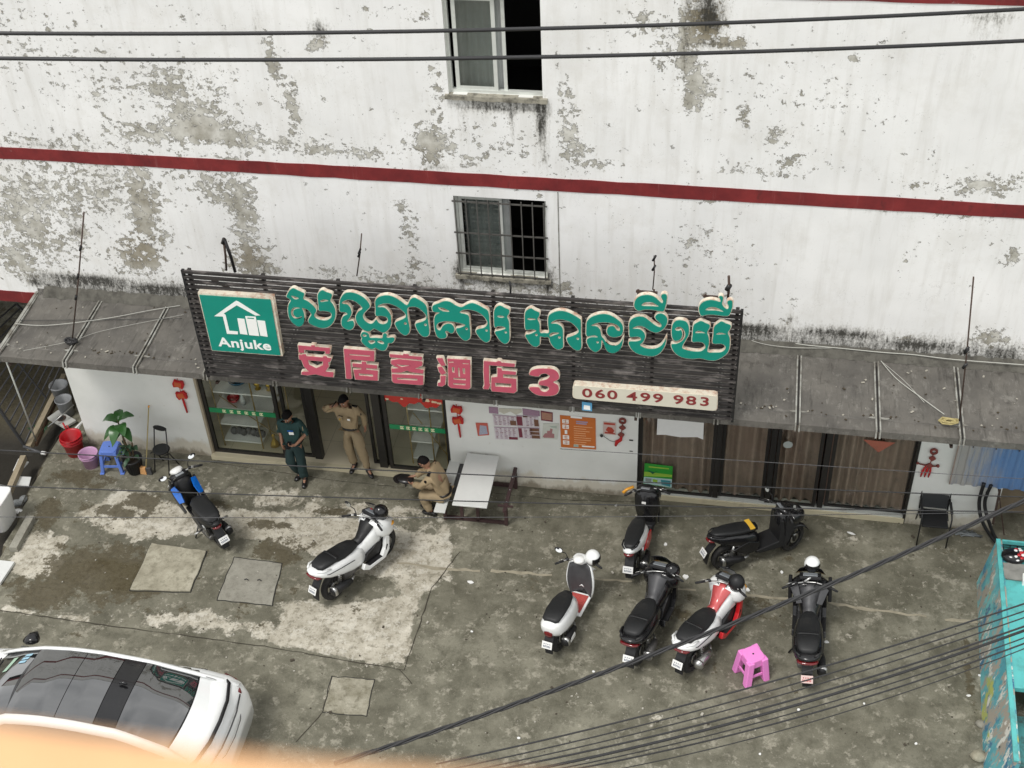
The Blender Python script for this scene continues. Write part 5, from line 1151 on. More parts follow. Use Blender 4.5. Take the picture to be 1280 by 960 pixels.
def scooter(loc, ang, label, style='maxi', paint='wpaint', spine='mblack', seat='seatm', lower=None, lean=-5, steer=14, mirrors=2, plate='plate', muff='mblack', wb=1.29, sc_=1.0, rimm=None, group='parked scooters and motorcycles', plate_z=.46, shield_in=None):
    t = thing('scooter', label, 'scooter', (loc[0], loc[1], 0), 0, group)
    t.rotation_euler = (Matrix.Rotation(ang, 3, 'Z') @ Matrix.Rotation(R(lean), 3, 'X')).to_euler(); t.scale = (sc_,)*3
    P_, SP = M[paint], M[spine]; LW = M[lower] if lower else P_
    r = .27 if style != 'flat' else .28
    wheel(t, 0, r, .12, 'rear_wheel', rimm)
    fw = wheel(t, wb, r, .10, 'front_wheel', rimm)
    fw.rotation_euler = (0, 0, R(steer))
    # engine, swing arm and muffler
    b = MB(); b.loft([(-.02, .09, .27, .05, .05, 3), (.15, .10, .28, .06, .08, 3), (.4, .07, .30, .10, .11, 3), (.56, .02, .32, .10, .10, 3)], 12); b.box((.33, 0, .36), (.28, .2, .14)); b.build('engine', M['engine'], t, bevel=.012)
    b = MB(); b.loft([(-.28, -.19, .385, .02, .03, 2.2), (-.25, -.19, .38, .062, .075, 2.6), (.12, -.185, .33, .055, .065, 2.6), (.26, -.17, .29, .04, .045, 2.3)], 14); mf = b.build('muffler', M[muff], t)
    b = MB(); b.loft([(-.24, -.20, .39, .068, .08, 3), (-.17, -.20, .38, .070, .082, 3)], 12); b.build('end_cap', M['steel'], mf)
    b = MB(); b.tube([(.26, -.17, .29), (.38, -.10, .25), (.45, 0, .24)], .022, 8); b.build('exhaust_pipe', M['steel'], mf)
    for s_ in (-1, 1):
        b = MB(); b.tube([(.02, s_*.12, .32), (.08, s_*.135, .56)], .022, 8); 
        for k in range(6): b.lathe([(.036, -.006), (.036, .006)], (.025+.01*k, s_*(.122+.0025*k), .35+.03*k), 10)
        b.build('shock_absorber', M['steel'], t)
    # rear mudguard, plate, tail light
    b = MB(); b.add([(-.30, -.07, .62), (-.30, .07, .62), (-.46, .075, .50), (-.46, -.075, .50), (-.52, -.06, .28), (-.52, .06, .28)], [(0, 1, 2, 3), (3, 2, 5, 4)]); o = b.build('rear_mudguard', M['mblack'], t); md = o.modifiers.new('s', 'SOLIDIFY'); md.thickness = .018
    tilt = Matrix.Rotation(R(24), 3, 'Y')
    b = MB(); b.box((0, 0, 0), (.006, .18, .125)); pl = b.build('licence_plate', M[plate], t, bevel=.002); pl.location = (-.525, 0, plate_z); pl.rotation_euler = (0, R(28), 0)
    plate_marks(t, pl, M['inkr'] if plate == 'plate_r' else M['ink'])
    # side stand
    b = MB(); b.tube([(.48, .12, .27), (.42, .27, .02+.03)], .014, 6); b.build('side_stand', M['black_metal'], t)
    # front fork and mudguard
    fk = MB()
    for s_ in (-1, 1): fk.tube([(wb, s_*.075, .27), (wb-.14, s_*.075, .68)], .022, 8)
    fk.build('fork', M['black_metal'], t)
    b = MB(); vs = []; fs = []
    for k in range(9):
        a = R(20+k*15); cx, cz_ = wb+(r+.035)*math.cos(a), r+(r+.035)*math.sin(a)
        w_2 = .07 if 0 < k < 8 else .04
        vs += [(cx, -w_2, cz_-.02), (cx, 0, cz_+.012), (cx, w_2, cz_-.02)]
        if k: j = 3*k; fs += [(j-3, j-2, j+1, j), (j-2, j-1, j+2, j+1)]
    b.add(vs, fs, 0, True); o = b.build('front_mudguard', P_ if style != 'flat' or paint != 'mblack' else M['mblack'], t); md = o.modifiers.new('s', 'SOLIDIFY'); md.thickness = .012
    if style == 'maxi':
        b = MB(); b.loft([(-.50, 0, .775, .025, .014, 2.3), (-.46, 0, .765, .10, .045, 2.6), (-.36, 0, .735, .165, .075, 2.8), (-.15, 0, .68, .195, .11, 2.8), (.1, 0, .625, .205, .145, 2.8), (.35, 0, .565, .20, .165, 3), (.55, 0, .52, .175, .165, 3), (.68, 0, .50, .14, .15, 3)], 22); b.build('rear_fairing', P_, t)
        b = MB(); b.loft([(.55, 0, .56, .12, .14, 2.6), (.72, 0, .56, .115, .15, 2.6), (.88, 0, .66, .145, .19, 2.6), (1.02, 0, .76, .20, .21, 2.8)], 20); b.build('centre_tunnel', P_, t)
        b = MB(); 
        sec = [(.62, .075, .715), (.74, .07, .735), (.86, .095, .84), (.98, .135, .965), (1.05, .15, 1.0)]
        vs = []; fs = []
        for k, (x, hw, z) in enumerate(sec):
            vs += [(x, -hw, z-.035), (x, 0, z+.004), (x, hw, z-.035)]
            if k: j = 3*k; fs += [(j-3, j-2, j+1, j), (j-2, j-1, j+2, j+1)]
        b.add(vs, fs, 0, True); o = b.build('tunnel_cover', SP, t); md = o.modifiers.new('s', 'SOLIDIFY'); md.thickness = .03; md.offset = -1
        for s_ in (-1, 1):
            b = MB(); b.prism([(.50, .36), (.62, .27), (1.02, .25), (1.14, .36), (1.20, .62), (1.12, .70), (1.05, .45), (.95, .33), (.66, .34), (.56, .44)], s_*.17, s_*.235, fr=lambda x, z, d: Vector((x, d, z))); b.build('side_fairing', LW, t, bevel=.012)
            b = MB(); b.bar((.56, s_*.17, .33), (1.0, s_*.18, .31), .11, .05); b.bar((1.0, s_*.18, .31), (1.12, s_*.19, .50), .10, .04); b.build('footboard', M['mblack'], t, bevel=.01)
            b = MB(); b.prism([(.60, .42), (.70, .38), (.96, .37), (1.06, .52), (1.05, .66), (.86, .55), (.70, .50)], s_*.12, s_*.165, fr=lambda x, z, d: Vector((x, d, z))); b.build('inner_panel', M['mblack'], t, bevel=.01)
        b = MB(); b.loft([(.98, 0, .86, .20, .13, 2.8), (1.06, 0, .84, .265, .19, 3), (1.18, 0, .80, .275, .21, 3), (1.32, 0, .74, .22, .19, 2.8), (1.45, 0, .68, .13, .12, 2.5), (1.52, 0, .65, .05, .05, 2.2)], 22); b.build('front_cowl', P_, t)
        b = MB(); b.loft([(1.32, 0, .77, .20, .07, 3), (1.44, 0, .705, .135, .06, 3), (1.49, 0, .68, .07, .035, 3)], 16); b.build('headlight', M['screen'], t)
        b = MB(); vs = []; fs = []
        for k in range(5):
            u = k/4; x, z, hw = 1.36-.14*u, .95+.27*u, .21-.06*u
            for j in range(5): v = -1+j*.5; vs.append((x-.06*v*v, hw*v, z))
            if k:
                for j in range(4): a = 5*k+j; fs.append((a-5, a-4, a+1, a))
        b.add(vs, fs, 0, True); o = b.build('windscreen', M['bpaint'], t); md = o.modifiers.new('s', 'SOLIDIFY'); md.thickness = .006
        b = MB(); b.box((1.13, 0, 1.075), (.17, .30, .06), rot=Matrix.Rotation(R(22), 3, 'Y')); ds = b.build('dashboard', M['mblack'], t, bevel=.015)
        b = MB(); b.box((1.135, 0, 1.112), (.10, .20, .014), rot=Matrix.Rotation(R(22), 3, 'Y')); b.build('display', M['screen'], ds, bevel=.003)
        # seat in two levels
        b = MB(); b.loft([(-.34, 0, .80, .07, .035, 2.5), (-.28, 0, .812, .125, .055, 2.8), (-.08, 0, .815, .150, .065, 3), (.06, 0, .805, .155, .065, 3), (.11, 0, .775, .155, .06, 3), (.25, 0, .745, .160, .06, 3), (.42, 0, .73, .150, .06, 2.8), (.56, 0, .715, .115, .06, 2.6), (.64, 0, .70, .07, .05, 2.5)], 20); b.build('seat', M[seat], t)
        b = MB(); b.loft([(.075, 0, .835, .145, .022, 3), (.10, 0, .832, .150, .026, 3), (.125, 0, .815, .148, .022, 3)], 16); b.build('seat_step', M[seat], t)
        for s_ in (-1, 1):
            b = MB(); b.tube([(-.42, s_*.10, .735), (-.2, s_*.198, .70), (.1, s_*.209, .66), (.4, s_*.205, .61)], .006, 5); b.build('panel_seam', M['mblack'], t)
            b = MB(); b.loft([(1.30, s_*.20, .80, .03, .03, 2.2), (1.38, s_*.17, .77, .035, .03, 2.2), (1.43, s_*.14, .75, .015, .015, 2.2)], 10); b.build('indicator', M['amber'], t)
            b = MB(); b.tube([(.98, s_*.06, 1.02), (1.02, s_*.10, 1.10), (1.12, s_*.12, .98)], .007, 5); b.build('brake_cable', M['mblack'], t)
        for s_ in (-1, 1): b = MB(); b.tube([(-.12, s_*.175, .76), (-.3, s_*.165, .80), (-.42, s_*.10, .815)], .017, 8); b.build('grab_rail', M['mblack'] if paint != 'wpaint' else P_, t)
        b = MB(); b.loft([(-.515, 0, .715, .07, .016, 2.5), (-.47, 0, .70, .13, .028, 2.5), (-.38, 0, .69, .15, .03, 2.5)], 14); b.build('tail_light', M['tail'], t)
        hx, hz = .97, 1.03
    elif style == 'retro':
        b = MB(); b.loft([(-.44, 0, .70, .05, .05, 2.2), (-.40, 0, .68, .12, .11, 2.3), (-.28, 0, .64, .175, .15, 2.4), (-.05, 0, .60, .20, .175, 2.5), (.2, 0, .56, .20, .19, 2.6), (.4, 0, .53, .185, .19, 2.7), (.52, 0, .50, .15, .18, 2.8)], 22); b.build('rear_body', P_, t)
        b = MB(); b.loft([(-.30, 0, .775, .09, .03, 2.4), (-.24, 0, .785, .14, .05, 2.6), (0, 0, .79, .16, .055, 2.8), (.25, 0, .765, .155, .055, 2.8), (.42, 0, .74, .12, .05, 2.6), (.52, 0, .72, .07, .04, 2.4)], 20); b.build('seat', M[seat], t)
        b = MB(); b.box((.74, 0, .30), (.50, .36, .05)); b.build('floorboard', P_, t, bevel=.02)
        b = MB(); b.box((.74, 0, .331), (.40, .29, .012)); b.build('floor_mat', M['redmat'], t, bevel=.01)
        vs = []; fs = []; b = MB(); nn = 9
        for k in range(8):
            u = k/7; z = .28+.66*u; x = .97+.10*u-.03*math.sin(u*3.1); hw = .19+.06*math.sin(u*3.0)+.0*u
            for j in range(nn): v = -1+2*j/(nn-1); vs.append((x+.09*(1-v*v), hw*v, z+.02*(1-v*v)*(u > .9)))
            if k:
                for j in range(nn-1): a = nn*k+j; fs.append((a-nn, a-nn+1, a+1, a))
        b.add(vs, fs, 0, True); o = b.build('leg_shield', P_, t); md = o.modifiers.new('s', 'SOLIDIFY'); md.thickness = .035
        b = MB(); b.add([(v[0]-.045, v[1]*.84, v[2]) for v in vs], [tuple(reversed(f)) for f in fs], 0, True); o = b.build('inner_shield', M[shield_in or 'grey_pl'], t); md = o.modifiers.new('s', 'SOLIDIFY'); md.thickness = .015
        b = MB(); b.loft([(1.02, 0, 1.02, .07, .05, 2.2), (1.08, 0, 1.03, .13, .075, 2.4), (1.16, 0, 1.02, .12, .08, 2.3), (1.20, 0, 1.01, .07, .05, 2.2)], 16); b.build('handlebar_cowl', P_, t)
        MB().lathe([(0, .05), (.07, .04), (.095, .0), (.095, -.02), (0, -.02)], (1.04, 0, 1.08), 18).build('speedometer', M['white_pl'], t)
        b = MB(); b.sph((-.43, 0, .62), (.035, .075, .06), 12); b.build('tail_light', M['tail'], t)
        b = MB(); b.loft([(-.20, -.215, .345, .015, .04, 3), (-.17, -.22, .345, .028, .065, 3), (.10, -.22, .31, .028, .06, 3), (.14, -.215, .305, .015, .035, 3)], 12); b.build('muffler_cover', M['white_pl'], t)
        hx, hz = 1.02, 1.03
    else:
        nar = style == 'light'
        b = MB(); b.loft([(-.46, 0, .76, .03, .02, 2.3), (-.40, 0, .745, .085, .05, 2.6), (-.2, 0, .69, .13, .085, 2.8), (.05, 0, .63, .155, .12, 2.8), (.3, 0, .57, .165, .15, 3), (.48, 0, .52, .15, .15, 3), (.56, 0, .50, .11, .13, 3)], 20); b.build('rear_body', P_, t)
        b = MB(); b.loft([(-.36, 0, .80, .05, .025, 2.5), (-.28, 0, .80, .09, .045, 2.8), (-.05, 0, .79, .125, .055, 3), (.2, 0, .76, .14, .055, 3), (.42, 0, .735, .12, .05, 2.8), (.56, 0, .71, .075, .05, 2.4)], 20); b.build('seat', M[seat], t)
        b = MB(); b.box((.74, 0, .31), (.46, .27, .06)); b.build('floorboard', M['mblack'], t, bevel=.02)
        for k in range(5): q = MB(); q.box((.60+.06*k, 0, .343), (.02, .2, .008)); q.build('floor_rib', M['grey_pl'], t)
        b = MB(); b.loft([(.94, 0, .66, .13, .33, 3.2), (1.0, 0, .68, .17, .34, 3), (1.08, 0, .72, .18, .29, 2.8), (1.2, 0, .72, .13, .20, 2.5), (1.3, 0, .66, .05, .10, 2.3)], 20); b.build('leg_shield', SP, t)
        for s_ in (-1, 1):
            b = MB(); b.prism([(1.0, .30), (1.12, .42), (1.2, .70), (1.3, .72), (1.2, .92), (1.04, .97), (1.04, .6)], s_*.17, s_*.19, fr=lambda x, z, d: Vector((x, d, z))); b.build('side_fairing', M['mblack'], t, bevel=.008)
            b = MB(); b.prism([(.05, .50), (.30, .36), (.52, .38), (.56, .52), (.35, .58)], s_*.15, s_*.172, fr=lambda x, z, d: Vector((x, d, z))); b.build('side_cover', LW, t, bevel=.008)
        b = MB(); b.loft([(.98, 0, 1.02, .07, .045, 2.3), (1.03, 0, 1.02, .16, .07, 2.6), (1.12, 0, 1.0, .17, .08, 2.6), (1.2, 0, .97, .08, .05, 2.3)], 16); b.build('handlebar_cowl', M['mblack'] if nar else SP, t)
        b = MB(); b.box((1.02, 0, 1.085), (.08, .15, .02), rot=Matrix.Rotation(R(20), 3, 'Y')); b.build('display', M['screen'], t, bevel=.005)
        for s_ in (-1, 1): b = MB(); b.tube([(-.08, s_*.13, .77), (-.28, s_*.12, .80), (-.40, s_*.06, .81)], .014, 8); b.build('grab_rail', M['mblack'], t)
        b = MB(); b.loft([(-.48, 0, .70, .04, .014, 2.5), (-.42, 0, .69, .08, .03, 2.5), (-.34, 0, .68, .09, .03, 2.5)], 14); b.build('tail_light', M['tail'], t)
        hx, hz = 1.0, 1.02
    # handlebar turned with the front wheel
    hb = bpy.data.objects.new('handlebar', None)
    A = Matrix.Rotation(R(steer), 3, 'Z'); hc = Vector((hx+.06, 0, hz))
    def T(p): return hc+A @ (Vector(p)-hc)
    b = MB(); b.tube([T((hx-.10, .33, hz+.03)), T((hx-.02, .22, hz+.05)), T((hx+.05, .08, hz+.03)), T((hx+.05, -.08, hz+.03)), T((hx-.02, -.22, hz+.05)), T((hx-.10, -.33, hz+.03))], .013, 8); hb = b.build('handlebar', M['steel'] if style != 'flat' else M['black_metal'], t)
    for s_ in (-1, 1):
        b = MB(); b.tube([T((hx-.045, s_*.25, hz+.045)), T((hx-.12, s_*.36, hz+.028))], .021, 10); b.sph(T((hx-.125, s_*.367, hz+.027)), .02, 8); b.build('grip', M['mblack'], hb)
        b = MB(); b.tube([T((hx+.02, s_*.22, hz+.05)), T((hx-.03, s_*.33, hz+.03))], .006, 6); b.build('brake_lever', M['steel'], hb)
        b = MB(); b.sph(T((hx+.0, s_*.2, hz+.05)), (.03, .04, .03), 8); b.build('switch_box', M['mblack'], hb)
        if mirrors == 2 or (mirrors == 1 and s_ == 1) or (mirrors == -1 and s_ == -1):
            b = MB(); p0, p1 = T((hx+.02, s_*.19, hz+.06)), T((hx+.03, s_*.30, hz+.20)); b.tube([p0, T((hx+.04, s_*.22, hz+.15)), p1], .008, 6); b.sph(p1+Vector((.005, s_*.03, .03)), (.025, .072, .048), 12); mr = b.build('mirror', M['mblack'], hb)
            b = MB(); b.lathe([(0, 0), (.06, 0)], (0, 0, 0), 14); g = b.build('mirror_glass', M['mirror'], mr); g.scale = (.62, 1, 1); g.location = p1+Vector((-.022, s_*.03, .04)); g.rotation_euler = (0, R(-62), 0)
            g.parent = hb
    return t
M['redmat'] = mat('red_patterned_mat', (.38, .06, .05), .8, var=.5, scale=40)

def gx_(x, y): return G(x, y)
def helmet(loc, ang, label, shell, s_=1.0, visor='bpaint', tilt=(0, 0)):
    t = thing('helmet', label, 'helmet', loc, ang, 'helmets resting on scooters'); t.rotation_euler = (tilt[0], tilt[1], ang); t.scale = (s_,)*3
    b = MB(); prof = [(.122*math.cos(a)+.0, .135*math.sin(a)+.0) for a in np.linspace(-.75, 1.5708, 12)]
    b.lathe([(max(0, r_), z) for r_, z in prof], (0, 0, 0), 22); b.build('shell', shell, t)
    b = MB(); vs = []; fs = []
    for k in range(7):
        e = -.45+.9*k/6
        for j in range(11):
            a = -1.15+2.3*j/10; vs.append((.131*math.cos(e)*math.cos(a), .131*math.cos(e)*math.sin(a), .142*math.sin(e)-.005))
        if k:
            for j in range(10): q = 11*k+j; fs.append((q-11, q-10, q+1, q))
    b.add(vs, fs, 0, True); b.build('visor', M[visor], t)
    b = MB(); b.lathe([(.095, -.095), (.10, -.102), (.09, -.10)], n=20); b.build('rim_trim', M['mblack'], t)
    return t
def on_scooter(t, p):
    bpy.context.view_layer.update(); return t.matrix_world @ Vector(p)

# rear contact points and headings taken from the survey of the yard
def nudge(p, dx, dy):
    return tuple(Vector(p)+(G(640+dx, 740+dy)-G(640, 740)).to_2d())
def place2(tail, zt, dash, zd, s=.94, xd=1.06):
    a, b_ = G(*tail, zt*s), G(*dash, zd*s); ang = math.atan2(b_.y-a.y, b_.x-a.x)
    return (b_.x-math.cos(ang)*xd*s, b_.y-math.sin(ang)*xd*s), ang
def place(rear, front):
    a, b_ = G(*rear), G(*front); return (a.x, a.y), math.atan2((b_-a).y, (b_-a).x)
SC = {}
(l, a) = place2((389, 712), .84, (455, 646), 1.06); SC['pcx_w'] = scooter(nudge(l, 11, 3), a, 'white maxi scooter with black seat parked alone left of the seated man', 'maxi', 'wpaint', 'mblack', mirrors=1, steer=12, sc_=.95)
(l, a) = place2((687, 786), .66, (717, 712), 1.06); SC['retro'] = scooter(nudge(l, 14, -12), a, 'rounded white retro scooter with red floor mat, leftmost of the front row', 'retro', 'wpaint', 'grey_pl', mirrors=1, wb=1.24, sc_=.93)
(l, a) = place2((782, 790), .84, (816, 712), 1.06); SC['pcx_b'] = scooter(nudge(l, 13, 3), a, 'black maxi scooter second from the left in the front row', 'maxi', 'bpaint', 'grey_pl', mirrors=0, muff='engine', lower='bpaint', sc_=.95)
(l, a) = place2((847, 800), .84, (898, 727), 1.06); SC['pcx_r'] = scooter(nudge(l, 12, 3), a, 'white maxi scooter with a coral red centre panel and red lower trim', 'maxi', 'wpaint', 'pinkred', mirrors=0, muff='steel', lower='red_p', sc_=.95)
(l, a) = place2((1002, 818), .82, (1007, 733), 1.08); SC['adv'] = scooter(nudge(l, 13, -4), a, 'black maxi scooter with reddish plate at the right end of the front row', 'maxi', 'bpaint', 'grey_pl', mirrors=0, plate='plate_r', lower='bpaint', sc_=.97, steer=0, plate_z=.44)
(l, a) = place2((785, 680), .80, (803, 616), 1.06); SC['light'] = scooter(nudge(l, 12, -6), a, 'slim white tailed scooter with red side panels in front of the green poster', 'light', 'wpaint', 'bpaint', mirrors=0, lower='red_p', sc_=.94, steer=18)
(l, a) = place((904, 707), (990, 682)); SC['flat'] = scooter(nudge(l, 2, 3), a, 'all black scooter standing side on before the curtained doors', 'flat', 'bpaint', 'bpaint', mirrors=2, lower='bpaint', sc_=.94, steer=20, rimm=M['rim'])
(l, a) = place2((264, 655), .72, (222, 592), 1.06); SC['blue'] = scooter(nudge(l, 7, -3), a, 'black and bright blue motorcycle with white headlight cowl near the potted plant', 'light', 'mblack', 'mblack', mirrors=2, lower='mblack', sc_=.94, steer=16)
# details on individual scooters
t = SC['blue']
for s_ in (-1, 1):
    b = MB(); b.prism([(.62, .52), (.74, .58), (.92, .72), (1.06, .88), (1.12, .82), (1.10, .55), (.98, .42), (.74, .40)], s_*.20, s_*.235, fr=lambda x, z, d: Vector((x, d*(1+.25*(z-.6)), z))); b.build('wing_panel', M['mblack'], t, bevel=.01)
    b = MB(); b.add([(.70, s_*.15, .66), (.76, s_*.225, .64), (.90, s_*.235, .76), (1.00, s_*.235, .87), (.98, s_*.16, .91), (.84, s_*.13, .80)], [(0, 1, 2, 5), (5, 2, 3, 4)]); o = b.build('blue_panel', M['blue_p'], t); md = o.modifiers.new('s', 'SOLIDIFY'); md.thickness = .03
b = MB(); b.loft([(1.06, 0, 1.09, .05, .03, 2.3), (1.12, 0, 1.09, .11, .06, 2.6), (1.2, 0, 1.05, .115, .07, 2.6), (1.28, 0, .99, .06, .05, 2.3)], 16); b.build('headlight_cowl', M['white_pl'], t)
for s_ in (-1, 1):
    b = MB(); b.tube([(.15, s_*.16, .42), (.13, s_*.32, .42)], .016, 8); b.build('foot_peg', M['steel'], t)
b = MB(); b.loft([(-.34, 0, .815, .10, .03, 3), (-.2, 0, .83, .155, .05, 3), (.1, 0, .82, .165, .055, 3), (.4, 0, .79, .15, .05, 2.6), (.5, 0, .77, .08, .04, 2.4)], 18); b.build('seat_cushion', M['seatm'], t)
t = SC['flat']
b = MB(); b.box((.44, 0, .775), (.09, .24, .03)); b.build('yellow_band', M['yel'], t, bevel=.006)
b = MB(); b.loft([(1.08, 0, .90, .20, .10, 3), (1.22, 0, .88, .23, .15, 3), (1.38, 0, .84, .17, .13, 2.6), (1.46, 0, .80, .08, .07, 2.3)], 18); b.build('front_cowl', M['bpaint'], t)
b = MB(); b.prism([(.5, .38), (.56, .30), (.98, .30), (1.05, .40), (1.0, .9), (.95, .9), (.92, .45), (.62, .40)], -.18, .18, fr=lambda x, z, d: Vector((x, d, z))); b.build('step_through', M['mblack'], t, bevel=.015)
t = SC['light']
b = MB(); b.tube([(1.0, .20, 1.10), (.93, .30, 1.08), (.88, .36, 1.02)], .028, 8); b.build('hand_guard', M['amber'], t)
b = MB(); b.box((.90, .02, .82), (.02, .07, .05)); b.build('key_plate', M['white_pl'], t, bevel=.005)
b = MB(); b.loft([(.95, 0, .70, .19, .30, 3.2), (1.04, 0, .74, .215, .32, 3), (1.14, 0, .75, .20, .26, 2.8), (1.25, 0, .72, .1, .15, 2.5)], 20); b.build('front_shield', M['bpaint'], t)
t = SC['adv']
for s_ in (-1, 1):
    b = MB(); b.prism([(.95, .70), (1.1, .60), (1.35, .66), (1.4, .80), (1.2, .98), (1.0, .98)], s_*.25, s_*.30, fr=lambda x, z, d: Vector((x, d, z))); b.build('crash_panel', M['mblack'], t, bevel=.012)
    b = MB(); b.add([(.78, s_*.10, .80), (.80, s_*.17, .76), (1.0, s_*.26, .93), (1.02, s_*.16, 1.0)], [(0, 1, 2, 3)]); o = b.build('grey_trim', M['grey_pl'], t); md = o.modifiers.new('s', 'SOLIDIFY'); md.thickness = .02
b = MB(); b.tube([(1.0, .08, 1.08), (1.07, .0, 1.11), (1.13, -.12, 1.09)], .02, 8); b.build('handlebar_clamp', M['steel'], t)
# final proportions: the tail sits high and close behind the rear wheel
for key, t in SC.items():
    wide = 1.12 if key in ('pcx_w', 'pcx_b', 'pcx_r', 'adv') else 1.06
    for o in list(t.children)+[c for q in t.children for c in q.children]:
        if o.type != 'MESH' or o.name.split('.')[0] in ('rear_wheel', 'front_wheel', 'rim', 'brake_disc', 'mirror_glass', 'plate_character'): continue
        if o.name.split('.')[0] == 'licence_plate': o.location = (-.43, 0, o.location.z+.05); continue
        for v in o.data.vertices:
            x, y, z = v.co
            k = min(1, max(0, (z-.40)/.3))*min(1, max(0, (.95-x)/.4))
            v.co = (x*.78 if x < 0 else x, y*wide, z+.085*k)
# helmets
h = on_scooter(SC['pcx_w'], (1.22, -.13, 1.10)); helmet(h, R(40), 'glossy black helmet resting on the lone white scooter', M['bpaint'])
b = MB(); q_ = on_scooter(SC['pcx_w'], (1.12, .10, 1.05)); b.tube([(0, 0, 0), (.06, .04, .03), (.10, -.02, .02)], .03, 6); b.tube([(.0, .0, .0), (-.05, .04, .03)], .022, 6); o = b.build('red_cloth', M['red_p']); o.location = q_; tag(o, 'small red cloth strip beside the helmet on the lone white scooter', 'cloth')
h = on_scooter(SC['retro'], (1.12, -.22, 1.12)); helmet(h, R(-20), 'white open helmet hung on the retro scooter', M['wpaint'], .98)
h = on_scooter(SC['pcx_b'], (1.12, -.20, 1.05)); helmet(h, R(0), 'black helmet on the second scooter of the front row, nearly hidden against it', M['bpaint'], .98)
h = on_scooter(SC['pcx_r'], (1.10, -.20, 1.10)); helmet(h, R(150), 'matt black helmet on the scooter with the coral red panel', M['mblack'], 1.02)
h = on_scooter(SC['adv'], (1.30, -.02, 1.18)); helmet(h, R(-80), 'white helmet on the rightmost black scooter of the front row', M['wpaint'], .98)

